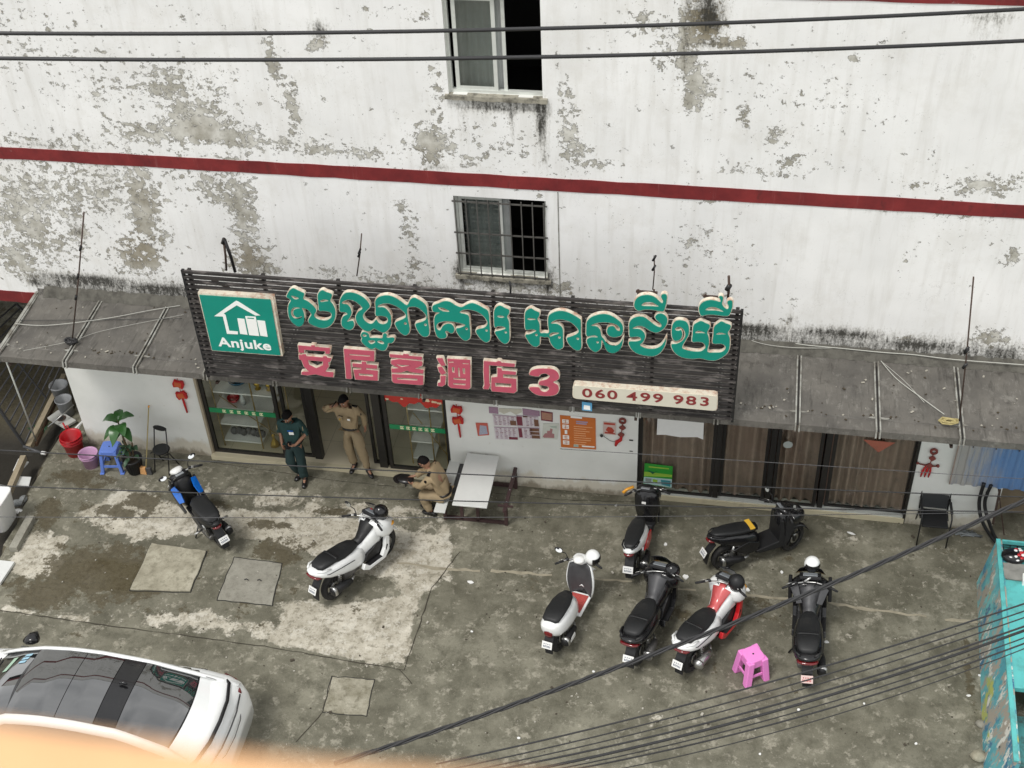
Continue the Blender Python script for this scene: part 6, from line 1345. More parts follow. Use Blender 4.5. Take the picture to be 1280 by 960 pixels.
# ================================================================== car
def make_car():
    t = thing('parked_car', 'white car with a dark glass roof parked at the lower left', 'car', (0, 0, 0))
    body = M['carpaint'] = mat('white_car_paint', (.78, .79, .78), .2, var=.03, coat=.9, dirt=.12, dirtcol=(.6, .59, .55), dscale=2)
    gl = M['carglass'] = mat('black_car_glass', (.008, .009, .010), .02, var=.1, spec=1.0, coat=1.0); gl.node_tree.nodes['Principled BSDF'].inputs['IOR'].default_value = 1.75
    # local x forward; length 4.75, width 1.88
    b = MB(); b.loft([(2.36, 0, .58, .55, .22, 4), (2.28, 0, .60, .72, .28, 4), (2.05, 0, .63, .86, .33, 4), (1.6, 0, .66, .92, .37, 4.5), (1.1, 0, .68, .94, .41, 5), (0, 0, .69, .94, .43, 5), (-1.2, 0, .70, .94, .45, 5), (-1.7, 0, .71, .93, .46, 4.5), (-2.1, 0, .70, .90, .44, 4), (-2.26, 0, .67, .86, .39, 4), (-2.36, 0, .60, .80, .30, 3.6), (-2.42, 0, .52, .70, .20, 3.2)], 40); b.build('body', body, t)
    def top(x):   # centre-line height and half width of the cabin
        xs = [-2.3, -2.05, -1.75, -1.1, -.4, .1, .55, 1.0, 1.45]; zs = [1.04, 1.15, 1.30, 1.50, 1.57, 1.57, 1.52, 1.33, 1.06]; hw = [.72, .70, .64, .60, .60, .60, .60, .66, .76]
        return np.interp(x, xs, zs), np.interp(x, xs, hw)
    def patch(name, xa, xb, mt, f=1.0, lift=0, nx=8, ny=10, par=None):
        b = MB(); vs = []; fs = []
        for i in range(nx+1):
            x = xa+(xb-xa)*i/nx; z, hw = top(x)
            for j in range(ny+1): v = -1+2*j/ny; vs.append((x-.10*v*v*(1 if x > .6 else (-1 if x < -1.3 else 0)), hw*f*v, z-.055*v*v*f+lift))
            if i:
                for j in range(ny): a = i*(ny+1)+j; fs.append((a-ny-1, a, a+1, a-ny))
        b.add(vs, fs, 0, True); o = b.build(name, mt, par or t); return o
    patch('roof_underlay', -1.9, 1.5, M['bpaint'], 1.02, -.022); patch('windscreen', .66, 1.46, gl); patch('roof_glass', -.16, .60, gl, .985, .0); patch('roof_glass', -.72, -.17, gl, .985, .0)
    patch('roof_bar', -1.04, -.73, M['bpaint'], .985, -.001); patch('rear_window', -1.84, -1.05, gl, .985, .0); patch('roof_header', .60, .66, M['bpaint'], .97, .002)
    patch('tailgate', -2.3, -1.86, body, 1.0)
    b = MB()
    for s_ in (-1, 1):
        vs = []; fs = []; xs = np.linspace(-2.28, 1.45, 22)
        for i, x in enumerate(xs):
            z, hw = top(x); vs += [(x, s_*hw*.945, z-.046), (x, s_*(hw+.025), z-.07), (x, s_*(hw+.055), z-.13), (x, s_*(hw+.045), z-.16)]
            if i: k = 4*i; fs += [(k-4+j, k+j, k+j+1, k-3+j)[::s_] for j in range(3)]
        b = MB(); b.add(vs, fs, 0, True); o = b.build('roof_rail', body, t); md = o.modifiers.new('s', 'SOLIDIFY'); md.thickness = .03; md.offset = 0
        vs = []; fs = []
        for i, x in enumerate(np.linspace(-1.75, 1.2, 16)):
            z, hw = top(x); vs += [(x, s_*(hw+.03), z-.14), (x, s_*.90, 1.02)]
            if i: k = 2*i; fs += [(k-2, k, k+1, k-1)[::s_]]
        b = MB(); b.add(vs, fs, 0, True); b.build('side_window', gl, t)
        b = MB(); b.loft([(.98, s_*1.02, 1.05, .05, .035, 2.5), (1.04, s_*1.04, 1.06, .11, .07, 2.6), (1.14, s_*1.02, 1.05, .10, .06, 2.6), (1.20, s_*1.0, 1.04, .05, .03, 2.4)], 14); b.build('wing_mirror', body if s_ > 0 else M['bpaint'], t)
        for x in (1.45, -1.35):
            q = MB(); q.lathe([(.0, -.02), (.2, -.02), (.22, 0), (.33, 0), (.345, -.03), (.345, -.2), (.2, -.21)], n=28, axis='Y'); o = q.build('wheel', M['tyre'], t); o.location = (x, s_*.93, .345); o.scale = (1, s_, 1)
    # rear lip, light bar, badge lettering and bumper line
    b = MB(); b.tube([(-2.02, -.80, 1.02), (-2.17, -.66, 1.075), (-2.26, -.35, 1.10), (-2.28, 0, 1.105), (-2.26, .35, 1.10), (-2.17, .66, 1.075), (-2.02, .80, 1.02)], .028, 8); b.build('spoiler_gap', M['bpaint'], t)
    for s_ in (-1, 1): b = MB(); b.tube([(-2.0, s_*.885, .94), (-2.18, s_*.82, .93), (-2.31, s_*.62, .93)], .038, 8); b.build('tail_light', M['tail'], t)
    b = MB(); b.tube([(-2.33, -.6, .93), (-2.385, -.3, .93), (-2.395, 0, .93), (-2.385, .3, .93), (-2.33, .6, .93)], .012, 8); b.build('light_bar', M['grey_pl'], t)
    b = MB(); b.tube([(-2.30, -.62, .80), (-2.42, -.3, .78), (-2.44, 0, .775), (-2.42, .3, .78), (-2.30, .62, .80)], .006, 6); b.build('bumper_seam', M['grey_pl'], t)
    b = MB(); b.tube([(-1.87, -.61, 1.235), (-2.0, -.655, 1.13), (-2.12, -.70, 1.06)], .005, 6); b.build('lid_seam', M['grey_pl'], t)
    # stickers and clutter under the windscreen
    b = MB(); 
    def ws(x, y, l=.006): z, hw = top(x); return Vector((x-.10*(y/hw)**2, y, z-.055*(y/hw)**2+l))
    for k in range(3): b = MB(); y0 = -.34-.07*k; b.add([ws(.78, y0), ws(.78, y0-.05), ws(.90, y0-.05), ws(.90, y0)], [(0, 1, 2, 3)]); b.build('windscreen_sticker', mat('pale_blue_sticker', (.3, .5, .62), .3) if k == 0 else bpy.data.materials['pale_blue_sticker'], t)
    b = MB(); b.add([ws(1.02, -.22), ws(1.02, -.50), ws(1.10, -.50), ws(1.10, -.22)], [(0, 1, 2, 3)]); b.build('dash_paper', mat('pale_green_paper', (.35, .5, .38), .5), t)
    b = MB(); b.tube([ws(1.42, -.6, .03), ws(1.3, -.2, .03), ws(1.12, .18, .03)], .012, 6); b.build('wiper', M['black_metal'], t)
    b = MB(); b.sph((-.9, -.1, 1.56), (.07, .02, .03), 10); b.build('roof_aerial', M['bpaint'], t)
    t.location = (-8.83, 9.86, 0); t.rotation_euler = (0, 0, math.pi)
    return t
car = make_car()
# ================================================================== people
M['skin'] = mat('brown_skin', (.30, .155, .095), .5, var=.08); M['hair'] = mat('black_hair', (.006, .005, .005), .8, var=.3, scale=60, spec=.15)
M['khaki'] = mat('khaki_uniform', (.300, .225, .130), .85, var=.12, scale=14, bump=.9, bscale=16); M['khaki2'] = mat('khaki_trousers', (.275, .210, .125), .85, var=.12, scale=14, bump=.9, bscale=14)
M['dgreen'] = mat('dark_green_uniform', (.012, .045, .042), .8, var=.2, scale=14, bump=.3, bscale=30); M['dgreen2'] = mat('dark_green_trousers', (.010, .030, .030), .8, var=.2, scale=14, bump=.3, bscale=30)
M['shoe'] = mat('black_leather', (.012, .011, .011), .3, var=.2); M['lip'] = mat('lip_brown', (.20, .08, .06), .5); M['eye'] = mat('eye_white', (.6, .58, .55), .3)
def skin_mesh(verts, edges, radii, sub=2):
    me = bpy.data.meshes.new('tmp'); me.from_pydata([tuple(v) for v in verts], edges, []); ob = bpy.data.objects.new('tmp', me); C.objects.link(ob)
    ob.modifiers.new('k', 'SKIN'); sk = me.skin_vertices[0].data
    for i, r_ in enumerate(radii): sk[i].radius = r_ if isinstance(r_, tuple) else (r_, r_); sk[i].use_root = (i == 0)
    m2 = ob.modifiers.new('s', 'SUBSURF'); m2.levels = sub; m2.render_levels = sub
    dg = bpy.context.evaluated_depsgraph_get(); r = bpy.data.meshes.new_from_object(ob.evaluated_get(dg), depsgraph=dg); bpy.data.objects.remove(ob); return r
def add_mesh(b, me, mi=0):
    b.add([v.co.copy() for v in me.vertices], [tuple(p.vertices) for p in me.polygons], mi, True)
def folds(q, a, f=9.0, sx=1.0):
    r = []
    for v in q.v:
        p = Vector(v); w = mnoise.noise_vector(Vector((p.x*f, p.y*f, p.z*f*.55+p.x*4)))*a+mnoise.noise_vector(p*f*2.6)*a*.5
        r.append(tuple(p+w))
    q.v = r
def person(loc, rz, label, J, top, trou, curls, look=(0, -1, 0), short=False):
    """J: joints in the person's own frame, facing -y, their right hand toward -x"""
    t = thing('person', label, 'person', loc, rz)
    V = {k: Vector(v) for k, v in J.items()}
    names = ['pelvis', 'waist', 'chest', 'neckb', 'neck', 'shR', 'elR', 'wrR', 'shL', 'elL', 'wrL', 'hipR', 'knR', 'anR', 'hipL', 'knL', 'anL']
    rad = {'pelvis': (.10, .08), 'waist': (.09, .065), 'chest': (.095, .07), 'neckb': .05, 'neck': .048, 'shR': .038, 'elR': .038, 'wrR': .025, 'shL': .038, 'elL': .038, 'wrL': .025, 'hipR': .078, 'knR': .052, 'anR': .035, 'hipL': .078, 'knL': .052, 'anL': .035}
    ed = [('pelvis', 'waist'), ('waist', 'chest'), ('chest', 'neckb'), ('neckb', 'neck'), ('chest', 'shR'), ('shR', 'elR'), ('elR', 'wrR'), ('chest', 'shL'), ('shL', 'elL'), ('elL', 'wrL'), ('pelvis', 'hipR'), ('hipR', 'knR'), ('knR', 'anR'), ('pelvis', 'hipL'), ('hipL', 'knL'), ('knL', 'anL')]
    # feet and palms belong to the same surface
    for s_ in 'RL':
        V['to'+s_] = V['anR' if s_ == 'R' else 'anL']+Vector(J['foot'+s_]); rad['to'+s_] = .032; names.append('to'+s_); ed.append(('an'+s_, 'to'+s_))
        V['pa'+s_] = V['wr'+s_]+Vector(J['hand'+s_]).normalized()*.075; rad['pa'+s_] = (.036, .018); names.append('pa'+s_); ed.append(('wr'+s_, 'pa'+s_))
    idx = {n_: i for i, n_ in enumerate(names)}
    b = MB(); add_mesh(b, skin_mesh([V[n_] for n_ in names], [(idx[a], idx[c]) for a, c in ed], [rad[n_] for n_ in names]))
    # head: skull, jaw, nose, ears on the same mesh
    lk = Vector(look).normalized(); up = Vector(J.get('headup', (0, 0, 1))); sd_ = lk.cross(up).normalized(); up = sd_.cross(lk).normalized()
    hc = V['neck']+Vector(J.get('headoff', (0, 0, .12)))
    def HP(x, y, z): return hc+sd_*x+lk*y+up*z
    vs = []; fs = []; n_, m_ = 18, 14
    for i in range(m_+1):
        a = math.pi*i/m_; z = math.cos(a)
        for k in range(n_):
            q = 2*math.pi*k/n_; x, y = math.sin(a)*math.cos(q), math.sin(a)*math.sin(q)
            w_2 = .078*(1-.22*max(0, -z)**1.2); d_ = .098*(1-.12*max(0, -z)); fy = y*d_+(.012*max(0, -z) if y > 0 else 0)-(.02*max(0, -z) if y < 0 else 0)
            vs.append(HP(x*w_2, fy, z*.118))
    for i in range(m_):
        for k in range(n_): fs.append((i*n_+k, (i+1)*n_+k, (i+1)*n_+(k+1) % n_, i*n_+(k+1) % n_))
    b.add(vs, fs, 0, True)
    b.loft([(-.012, 0, 0, .006, .006, 2), (.012, 0, 0, .014, .012, 2)], 8) if False else None
    b.tube([HP(0, .088, .012), HP(0, .108, -.012), HP(0, .112, -.022), HP(0, .094, -.032)], [.008, .012, .014, .010], 8)
    for s_ in (-1, 1): b.tube([HP(s_*.076, .0, .02), HP(s_*.086, -.012, .005), HP(s_*.078, -.002, -.028)], [.012, .014, .008], 6)
    b.tube([V['neck']-Vector((0, 0, .03)), hc-up*.06], [.05, .046], 10)
    # fingers
    for s_ in 'RL':
        hd = Vector(J['hand'+s_]).normalized(); pn = Vector(J['palm'+s_]).normalized(); sd2 = hd.cross(pn).normalized(); pn = sd2.cross(hd); c0 = V['pa'+s_]; cu_ = curls[s_]
        for k in range(4):
            off = sd2*(-.026+.0175*k); L = (.068, .078, .074, .058)[k]; p0 = c0+off-hd*.01; d_ = hd.copy(); P_ = [p0]
            for j in range(3):
                an = cu_*(j+.6)*(1+.08*k); dd = hd*math.cos(an)+pn*math.sin(an); P_.append(P_[-1]+dd*L*(.45, .3, .25)[j])
            b.tube(P_, [.0095, .009, .008, .006], 6)
        sg = -1; p0 = V['wr'+s_]+hd*.03+sd2*(-.024); b.tube([p0, p0+hd*.03-sd2*.018+pn*.012, p0+hd*.058-sd2*.016+pn*.026], [.012, .011, .008], 6)
    b.build('body', M['skin'], t)
    # hair, eyes, brows, mouth
    q = MB(); vs = []; fs = []
    for i in range(9):
        a = R(8+i*10.5)
        for k in range(20):
            th = 2*math.pi*k/20; x, y = math.sin(a)*math.cos(th), math.sin(a)*math.sin(th); f_ = (y > .1)
            z = math.cos(a); 
            if y > .25 and z < .42: z = .42; 
            if abs(x) > .75 and z < .12 and y > -.1: z = .12
            wob = 1+.03*mnoise.noise((x*6, y*6, z*6)); vs.append(HP(x*.086*wob, y*.106*wob-.004, z*.127*wob+.004))
    for i in range(8):
        for k in range(20): fs.append((i*20+k, (i+1)*20+k, (i+1)*20+(k+1) % 20, i*20+(k+1) % 20))
    fs.append(tuple(range(20))); q.add(vs, fs, 0, True); q.build('hair', M['hair'], t)
    for s_ in (-1, 1):
        q = MB(); q.sph(HP(s_*.030, .086, .008), .011, 8); q.build('eye', M['eye'], t)
        q = MB(); q.sph(HP(s_*.030, .095, .008), .006, 6); q.build('pupil', M['hair'], t)
        q = MB(); q.tube([HP(s_*.015, .095, .028), HP(s_*.045, .085, .030)], .005, 5); q.build('eyebrow', M['hair'], t)
    q = MB(); q.tube([HP(-.022, .088, -.052), HP(0, .095, -.053), HP(.022, .088, -.052)], .006, 5); q.build('mouth', M['lip'], t)
    # clothes
    g = 1.16
    def off(n_, f_=1.45, a=.024): 
        r_ = rad[n_]; r_ = r_ if isinstance(r_, tuple) else (r_, r_); return (r_[0]*f_+a, r_[1]*f_+a)
    wr = {s_: (V['elL' if s_ == 'L' else 'elR'].lerp(V['wr'+s_], .10 if short else .93)) for s_ in 'RL'}
    vn = ['waist', 'chest', 'neckb', 'shR', 'elR', 'cR', 'shL', 'elL', 'cL', 'hem']
    VV = dict(V); VV['cR'] = wr['R']; VV['cL'] = wr['L']; VV['hem'] = V['pelvis'].lerp(V['waist'], .25); VV['neckb'] = V['neckb']-Vector((0, 0, .01))
    rr = {k: off(k) for k in ('waist', 'chest', 'neckb', 'shR', 'elR', 'shL', 'elL')}; rr['shR'] = rr['shL'] = (.088, .088); rr['cR'] = rr['cL'] = (.048, .048) if not short else (.066, .066); rr['hem'] = (.165, .132); rr['elR'] = rr['elL'] = (.064, .064); rr['neckb'] = (.075, .07)
    ii = {n_: i for i, n_ in enumerate(vn)}
    e2 = [('hem', 'waist'), ('waist', 'chest'), ('chest', 'neckb'), ('chest', 'shR'), ('shR', 'elR'), ('elR', 'cR'), ('chest', 'shL'), ('shL', 'elL'), ('elL', 'cL')]
    q = MB(); add_mesh(q, skin_mesh([VV[n_] for n_ in vn], [(ii[a], ii[c]) for a, c in e2], [rr[n_] for n_ in vn])); folds(q, .026); q.build('shirt', top, t)
    vn = ['pelvis', 'hipR', 'knR', 'cR', 'hipL', 'knL', 'cL', 'waist']
    VV = dict(V); VV['cR'] = V['knR'].lerp(V['anR'], .93); VV['cL'] = V['knL'].lerp(V['anL'], .93); VV['waist'] = V['pelvis'].lerp(V['waist'], .45)
    rr = {'pelvis': (.162, .135), 'hipR': (.118, .118), 'hipL': (.118, .118), 'knR': (.086, .086), 'knL': (.086, .086), 'cR': (.072, .072), 'cL': (.072, .072), 'waist': (.145, .12)}
    ii = {n_: i for i, n_ in enumerate(vn)}; e2 = [('waist', 'pelvis'), ('pelvis', 'hipR'), ('hipR', 'knR'), ('knR', 'cR'), ('pelvis', 'hipL'), ('hipL', 'knL'), ('knL', 'cL')]
    q = MB(); add_mesh(q, skin_mesh([VV[n_] for n_ in vn], [(ii[a], ii[c]) for a, c in e2], [rr[n_] for n_ in vn])); folds(q, .028, 8); q.build('trousers', trou, t)
    # belt and collar
    dW = (V['waist']-V['pelvis']).normalized(); cW = V['pelvis'].lerp(V['waist'], .38); q = MB(); ring = []
    xa = Vector((1, 0, 0)); 
    if abs(xa.dot(dW)) > .8: xa = Vector((0, 1, 0))
    xa = (xa-dW*xa.dot(dW)).normalized(); ya = dW.cross(xa)
    vs = []; fs = []
    for k in range(24):
        a = 2*math.pi*k/24
        for (e, w2_) in ((.160, -.018), (.160, .018), (.12, .018), (.12, -.018)): vs.append(cW+xa*e*math.cos(a)+ya*e*.80*math.sin(a)+dW*w2_)
        for j in range(4): fs.append((4*k+j, 4*((k+1) % 24)+j, 4*((k+1) % 24)+(j+1) % 4, 4*k+(j+1) % 4))
    q.add(vs, fs, 0, True); q.build('belt', M['shoe'], t)
    for s_ in (-1, 1): q = MB(); q.bar(V['neckb']+Vector((s_*.012, -.075, .0)), V['neckb']+Vector((s_*.06, -.045, .04)), .035, .012); q.build('collar', top, t)
    for s_ in 'RL':
        d_ = Vector(J['foot'+s_]); d_ = Vector((d_.x, d_.y, 0)).normalized(); an = V['an'+s_]; base = an-Vector((0, 0, .075)); q = MB()
        pd = Vector((-d_.y, d_.x, 0)); secs = [(-.075, .030, .04, .035), (-.04, .04, .045, .05), (.03, .040, .042, .046), (.09, .047, .032, .034), (.15, .044, .026, .028), (.19, .025, .02, .02)]
        vs = []; fs = []
        for (x, w2_, zc, h2) in secs:
            for k in range(12):
                a = 2*math.pi*k/12; cc, ss = math.cos(a), math.sin(a); vs.append(base+d_*x+pd*(w2_*math.copysign(abs(cc)**.8, cc))+Vector((0, 0, zc+h2*math.copysign(abs(ss)**.8, ss))))
        for i in range(5):
            for k in range(12): fs.append((i*12+k, i*12+(k+1) % 12, (i+1)*12+(k+1) % 12, (i+1)*12+k))
        fs += [tuple(reversed(range(12))), tuple(range(60, 72))]
        q.add(vs, fs, 0, True); q.tube([an-Vector((0, 0, .04)), an+Vector((0, 0, .03))], .048, 10); q.build('shoe', M['shoe'], t)
    return t, V, HP
# man in dark green, looking down at a phone held at his waist
gA = G(374, 604)
A, VA, HA = person((gA.x, gA.y+.10, 0), R(4), 'man in dark green uniform with white badge looking down at a phone by the doorway', dict(pelvis=(0, 0, .90), waist=(0, .01, 1.03), chest=(0, .02, 1.24), neckb=(0, .0, 1.40), neck=(0, -.01, 1.45), headoff=(0, -.035, .11),
    shR=(-.17, .02, 1.36), elR=(-.22, .06, 1.10), wrR=(-.19, -.06, .92), shL=(.17, .02, 1.36), elL=(.25, .02, 1.10), wrL=(.10, -.20, 1.02), hipR=(-.085, 0, .86), knR=(-.09, -.09, .48), anR=(.0, .10, .085), hipL=(.085, 0, .86), knL=(.09, -.05, .48), anL=(.10, -.06, .085),
    footR=(-.05, -.10, -.05), footL=(.01, -.12, -.05), handR=(.1, -.1, -1), palmR=(1, 0, 0), handL=(-1, -.35, .1), palmL=(0, .2, 1), headup=(0, -.35, 1)), M['dgreen'], M['dgreen2'], {'R': .25, 'L': .45}, look=(-.1, -1, -.45), short=True)
q = MB(); q.box(VA['paL']+Vector((-.03, -.02, .02)), (.075, .15, .010), rot=Matrix.Rotation(R(25), 3, 'X')); q.build('x', M['bpaint']); ph = bpy.data.objects['x']; ph.name = 'mobile_phone'; ph.data.name = 'mobile_phone'; ph.location = A.location; ph.rotation_euler = A.rotation_euler; tag(ph, 'dark mobile phone in the hand of the man in green', 'phone')
q = MB(); q.box((.045, -.135, 1.235), (.085, .008, .055)); q.build('badge', M['white_print'], A)
q = MB(); q.box((.03, -.128, 1.285), (.10, .008, .018)); q.build('name_tape', M['blue_p'], A)
for s_ in (-1, 1): q = MB(); q.box((s_*.225, -.01, 1.28), (.012, .08, .09), rz=s_*.2); q.build('sleeve_patch', mat('sleeve_patch', (.30, .24, .14), .7) if s_ < 0 else bpy.data.materials['sleeve_patch'], A)
# man in khaki in the doorway, hand raised to his neck
gB = G(455, 588, .1)
B_, VB, HB = person((gB.x-.13, gB.y+.04, .098), R(-8), 'man in khaki uniform standing in the doorway with one hand raised to his ear', dict(pelvis=(-.05, .06, .90), waist=(-.05, .07, 1.03), chest=(-.05, .06, 1.26), neckb=(-.05, .04, 1.43), neck=(-.055, .03, 1.48), headoff=(-.01, -.03, .11),
    shR=(-.23, .04, 1.39), elR=(-.50, .0, 1.30), wrR=(-.28, -.06, 1.46), shL=(.13, .06, 1.39), elL=(.20, .16, 1.13), wrL=(.19, .16, .90), hipR=(-.13, .06, .86), knR=(-.10, .0, .47), anR=(-.05, .0, .085), hipL=(.04, .06, .86), knL=(.16, -.03, .48), anL=(.24, -.06, .085),
    footR=(.0, -.12, -.05), footL=(.10, -.09, -.05), handR=(.75, .1, .45), palmR=(0, 1, 0), handL=(0, .2, -1), palmL=(-1, 0, 0), headup=(0, -.2, 1)), M['khaki'], M['khaki2'], {'R': .5, 'L': .35}, look=(.1, -1, -.25))
q = MB(); q.box((-.23, -.055, 1.52), (.02, .07, .12), rot=Matrix.Rotation(R(35), 3, 'Y')); q.build('x', M['bpaint']); ph = bpy.data.objects['x']; ph.name = 'mobile_phone.001'; ph.data.name = 'mobile_phone'; ph.location = B_.location; ph.rotation_euler = B_.rotation_euler; tag(ph, 'dark mobile phone held to the ear of the standing khaki man', 'phone')
def khaki_kit(T, c, rz, sh):
    for (dx, dz, s_, m_) in ((-.085, 0, 1, 'khaki2'), (.085, 0, 1, 'khaki2')):
        q = MB(); q.box(c+Vector((dx, -.014, dz)), (.09, .012, .10), rz=rz); q.build('chest_pocket', M[m_], T, bevel=.004)
    q = MB(); q.box(c+Vector((.09, -.026, .02)), (.05, .008, .03), rz=rz); q.build('badge', M['white_print'], T)
    q = MB(); q.box(c+Vector((-.085, -.022, -.01)), (.03, .008, .035), rz=rz); q.build('emblem', M['gold'], T)
    q = MB(); q.box(c+Vector((-.06, -.022, .07)), (.08, .006, .014), rz=rz); q.build('name_tape', M['bpaint'], T)
    for p in sh: q = MB(); q.box(p, (.11, .05, .018), rz=rz); q.build('epaulette', M['bpaint'], T, bevel=.004)
khaki_kit(B_, Vector((-.05, -.088, 1.25)), 0, [Vector((-.19, .04, 1.455)), Vector((.09, .06, 1.455))])
for s_, p in (('R', VB['shR'].lerp(VB['elR'], .45)), ('L', VB['shL'].lerp(VB['elL'], .4))): q = MB(); q.sph(p+Vector((-.0 if s_ == 'R' else .035, -.055, .02)), (.03, .012, .035), 8); q.build('sleeve_patch', M['hair'], B_)
# seated man in khaki facing left
gC = G(531, 648)
SX, SYC = gC.x, gC.y
Cc, VC, HC = person((SX, SYC+.16, 0), R(-96), 'man in khaki uniform and sunglasses seated on the bench end holding a dark cap', dict(pelvis=(0, .38, .55), waist=(0, .36, .68), chest=(0, .25, .90), neckb=(0, .14, 1.05), neck=(0, .10, 1.10), headoff=(0, -.05, .10),
    shR=(-.17, .20, 1.02), elR=(-.21, .0, .82), wrR=(-.08, -.20, .74), shL=(.17, .20, 1.02), elL=(.20, .02, .80), wrL=(.04, -.17, .68), hipR=(-.09, .34, .54), knR=(-.12, -.06, .54), anR=(-.09, .04, .085), hipL=(.09, .34, .54), knL=(.10, -.04, .52), anL=(.06, .12, .085),
    footR=(-.01, -.12, -.05), footL=(-.02, -.12, -.05), handR=(.2, -1, -.05), palmR=(.6, 0, -1), handL=(-.2, -1, .1), palmL=(-.3, 0, 1), headup=(0, -.25, 1)), M['khaki'], M['khaki2'], {'R': .5, 'L': .55}, look=(.1, -1, -.45))
q = MB()
for s_ in (-1, 1): q.tube([HC(s_*.006, .098, .006), HC(s_*.05, .088, .008), HC(s_*.078, .05, .012), HC(s_*.084, -.01, .012)], [.014, .016, .006, .004], 6)
q.build('sunglasses', M['bpaint'], Cc)
for s_, a_, b_2 in (('R', 'shR', 'elR'), ('L', 'shL', 'elL')): q = MB(); p = VC[a_].lerp(VC[b_2], .35); q.sph(p+Vector((-.045 if s_ == 'R' else .045, 0, .02)), (.015, .03, .035), 8); q.build('sleeve_patch', M['hair'], Cc)
for s_ in (-1, 1): q = MB(); q.box((s_*.14, .18, 1.085), (.11, .05, .018), rz=0); q.build('epaulette', M['bpaint'], Cc, bevel=.004)
cp = Cc.matrix_basis @ Vector((-.02, -.33, .70)); capt = thing('cap', 'dark cap held in the hands of the seated man in khaki', 'cap', cp, R(-96)); q = MB(); q.sph((0, 0, 0), (.12, .15, .05), 16); q.build('crown', M['shoe'], capt); q = MB(); q.prism([(.13*math.cos(a_), -.06+.17*math.sin(a_)) for a_ in np.linspace(3.3, 6.1, 12)], -.02, -.008); q.build('peak', M['shoe'], capt)
q = MB(); q.tube([(0, -.02, 0), (.0, -.02, -.18)], .02, 6); q.build('x', M['shoe']); o = bpy.data.objects['x']; o.name = 'strap'; o.parent = capt

# ================================================================== picnic table
M['tabletop'] = mat('worn_white_tabletop', (.60, .61, .59), .45, var=.08, scale=6, dirt=.12, dirtcol=(.40, .39, .36)); M['tframe'] = mat('dark_maroon_steel', (.055, .03, .03), .5, .2, var=.4, scale=20)
tb = thing('picnic_table', 'white topped table with one bench board before the menu wall', 'table', (-4.07, 15.5, 0))
o_ = Vector((-4.07, 15.5, 0))
b = MB(); P0 = [G(*q, .75) for q in ((584, 566), (624, 570), (608.5, 634.5), (565, 630.5))]; b.prism([(p.x-o_.x, p.y-o_.y) for p in P0], .72, .75); b.build('tabletop', M['tabletop'], tb, bevel=.006)
P1 = [G(*q, .44) for q in ((571, 590), (588, 592), (556, 640.5), (542, 639))]
yb0, yb1 = P1[3].y, P1[0].y
def loc_(p): return (p.x-o_.x, p.y-o_.y)
bx0 = P1[3].x-o_.x; bx1 = P1[2].x-o_.x
b = MB(); b.prism([(bx0, yb0-o_.y), (bx1, yb0-o_.y), (bx1, .72), (bx0, .72)], .41, .44); b.build('bench_board', M['tabletop'], tb, bevel=.005)
b = MB(); b.bbox((bx1-.03, yb0-o_.y+.5, .385), (bx1+.07, .72, .409)); b.build('bench_support', M['grey_pl'], tb)
lx_, rx_ = G(556, 647).x-o_.x, G(635, 655).x-o_.x
ya_, yz_ = G(595, 652).y-o_.y, .62
for yy in (ya_, yz_): b = MB(); b.bar((lx_, yy, .05), (rx_, yy, .05), .05); b.build('cross_member', M['tframe'], tb)
for xx in (lx_+.02, rx_-.02):
    for yy in (ya_, yz_): b = MB(); b.bar((xx, yy, .0), (xx, yy, .42), .055); b.build('leg', M['tframe'], tb)
b = MB(); b.bar((rx_-.02, ya_-.12, .43), (rx_-.02, yz_+.1, .43), .06, .04); b.build('bench_rail', M['tframe'], tb)
for yy in (ya_, yz_+.1): b = MB(); b.bar((rx_-.15, yy, .455), (rx_+.11, yy, .455), .045, .012); b.build('bench_bracket', M['tframe'], tb)
for yy in (ya_, yz_):
    for xx in (-.20, .08): b = MB(); b.bar((xx-.02, yy, .05), (xx-.02, yy, .72), .05); b.build('table_leg', M['tframe'], tb)
b = MB(); b.bar((lx_+.05, ya_, .40), (lx_+.05, yz_, .40), .05, .03); b.build('bench_rail', M['tframe'], tb)
for k in range(4): b = MB(); b.sph((rx_-.02, ya_+.1+.3*k, .452), .012, 6); b.build('bolt', M['steel'], tb)

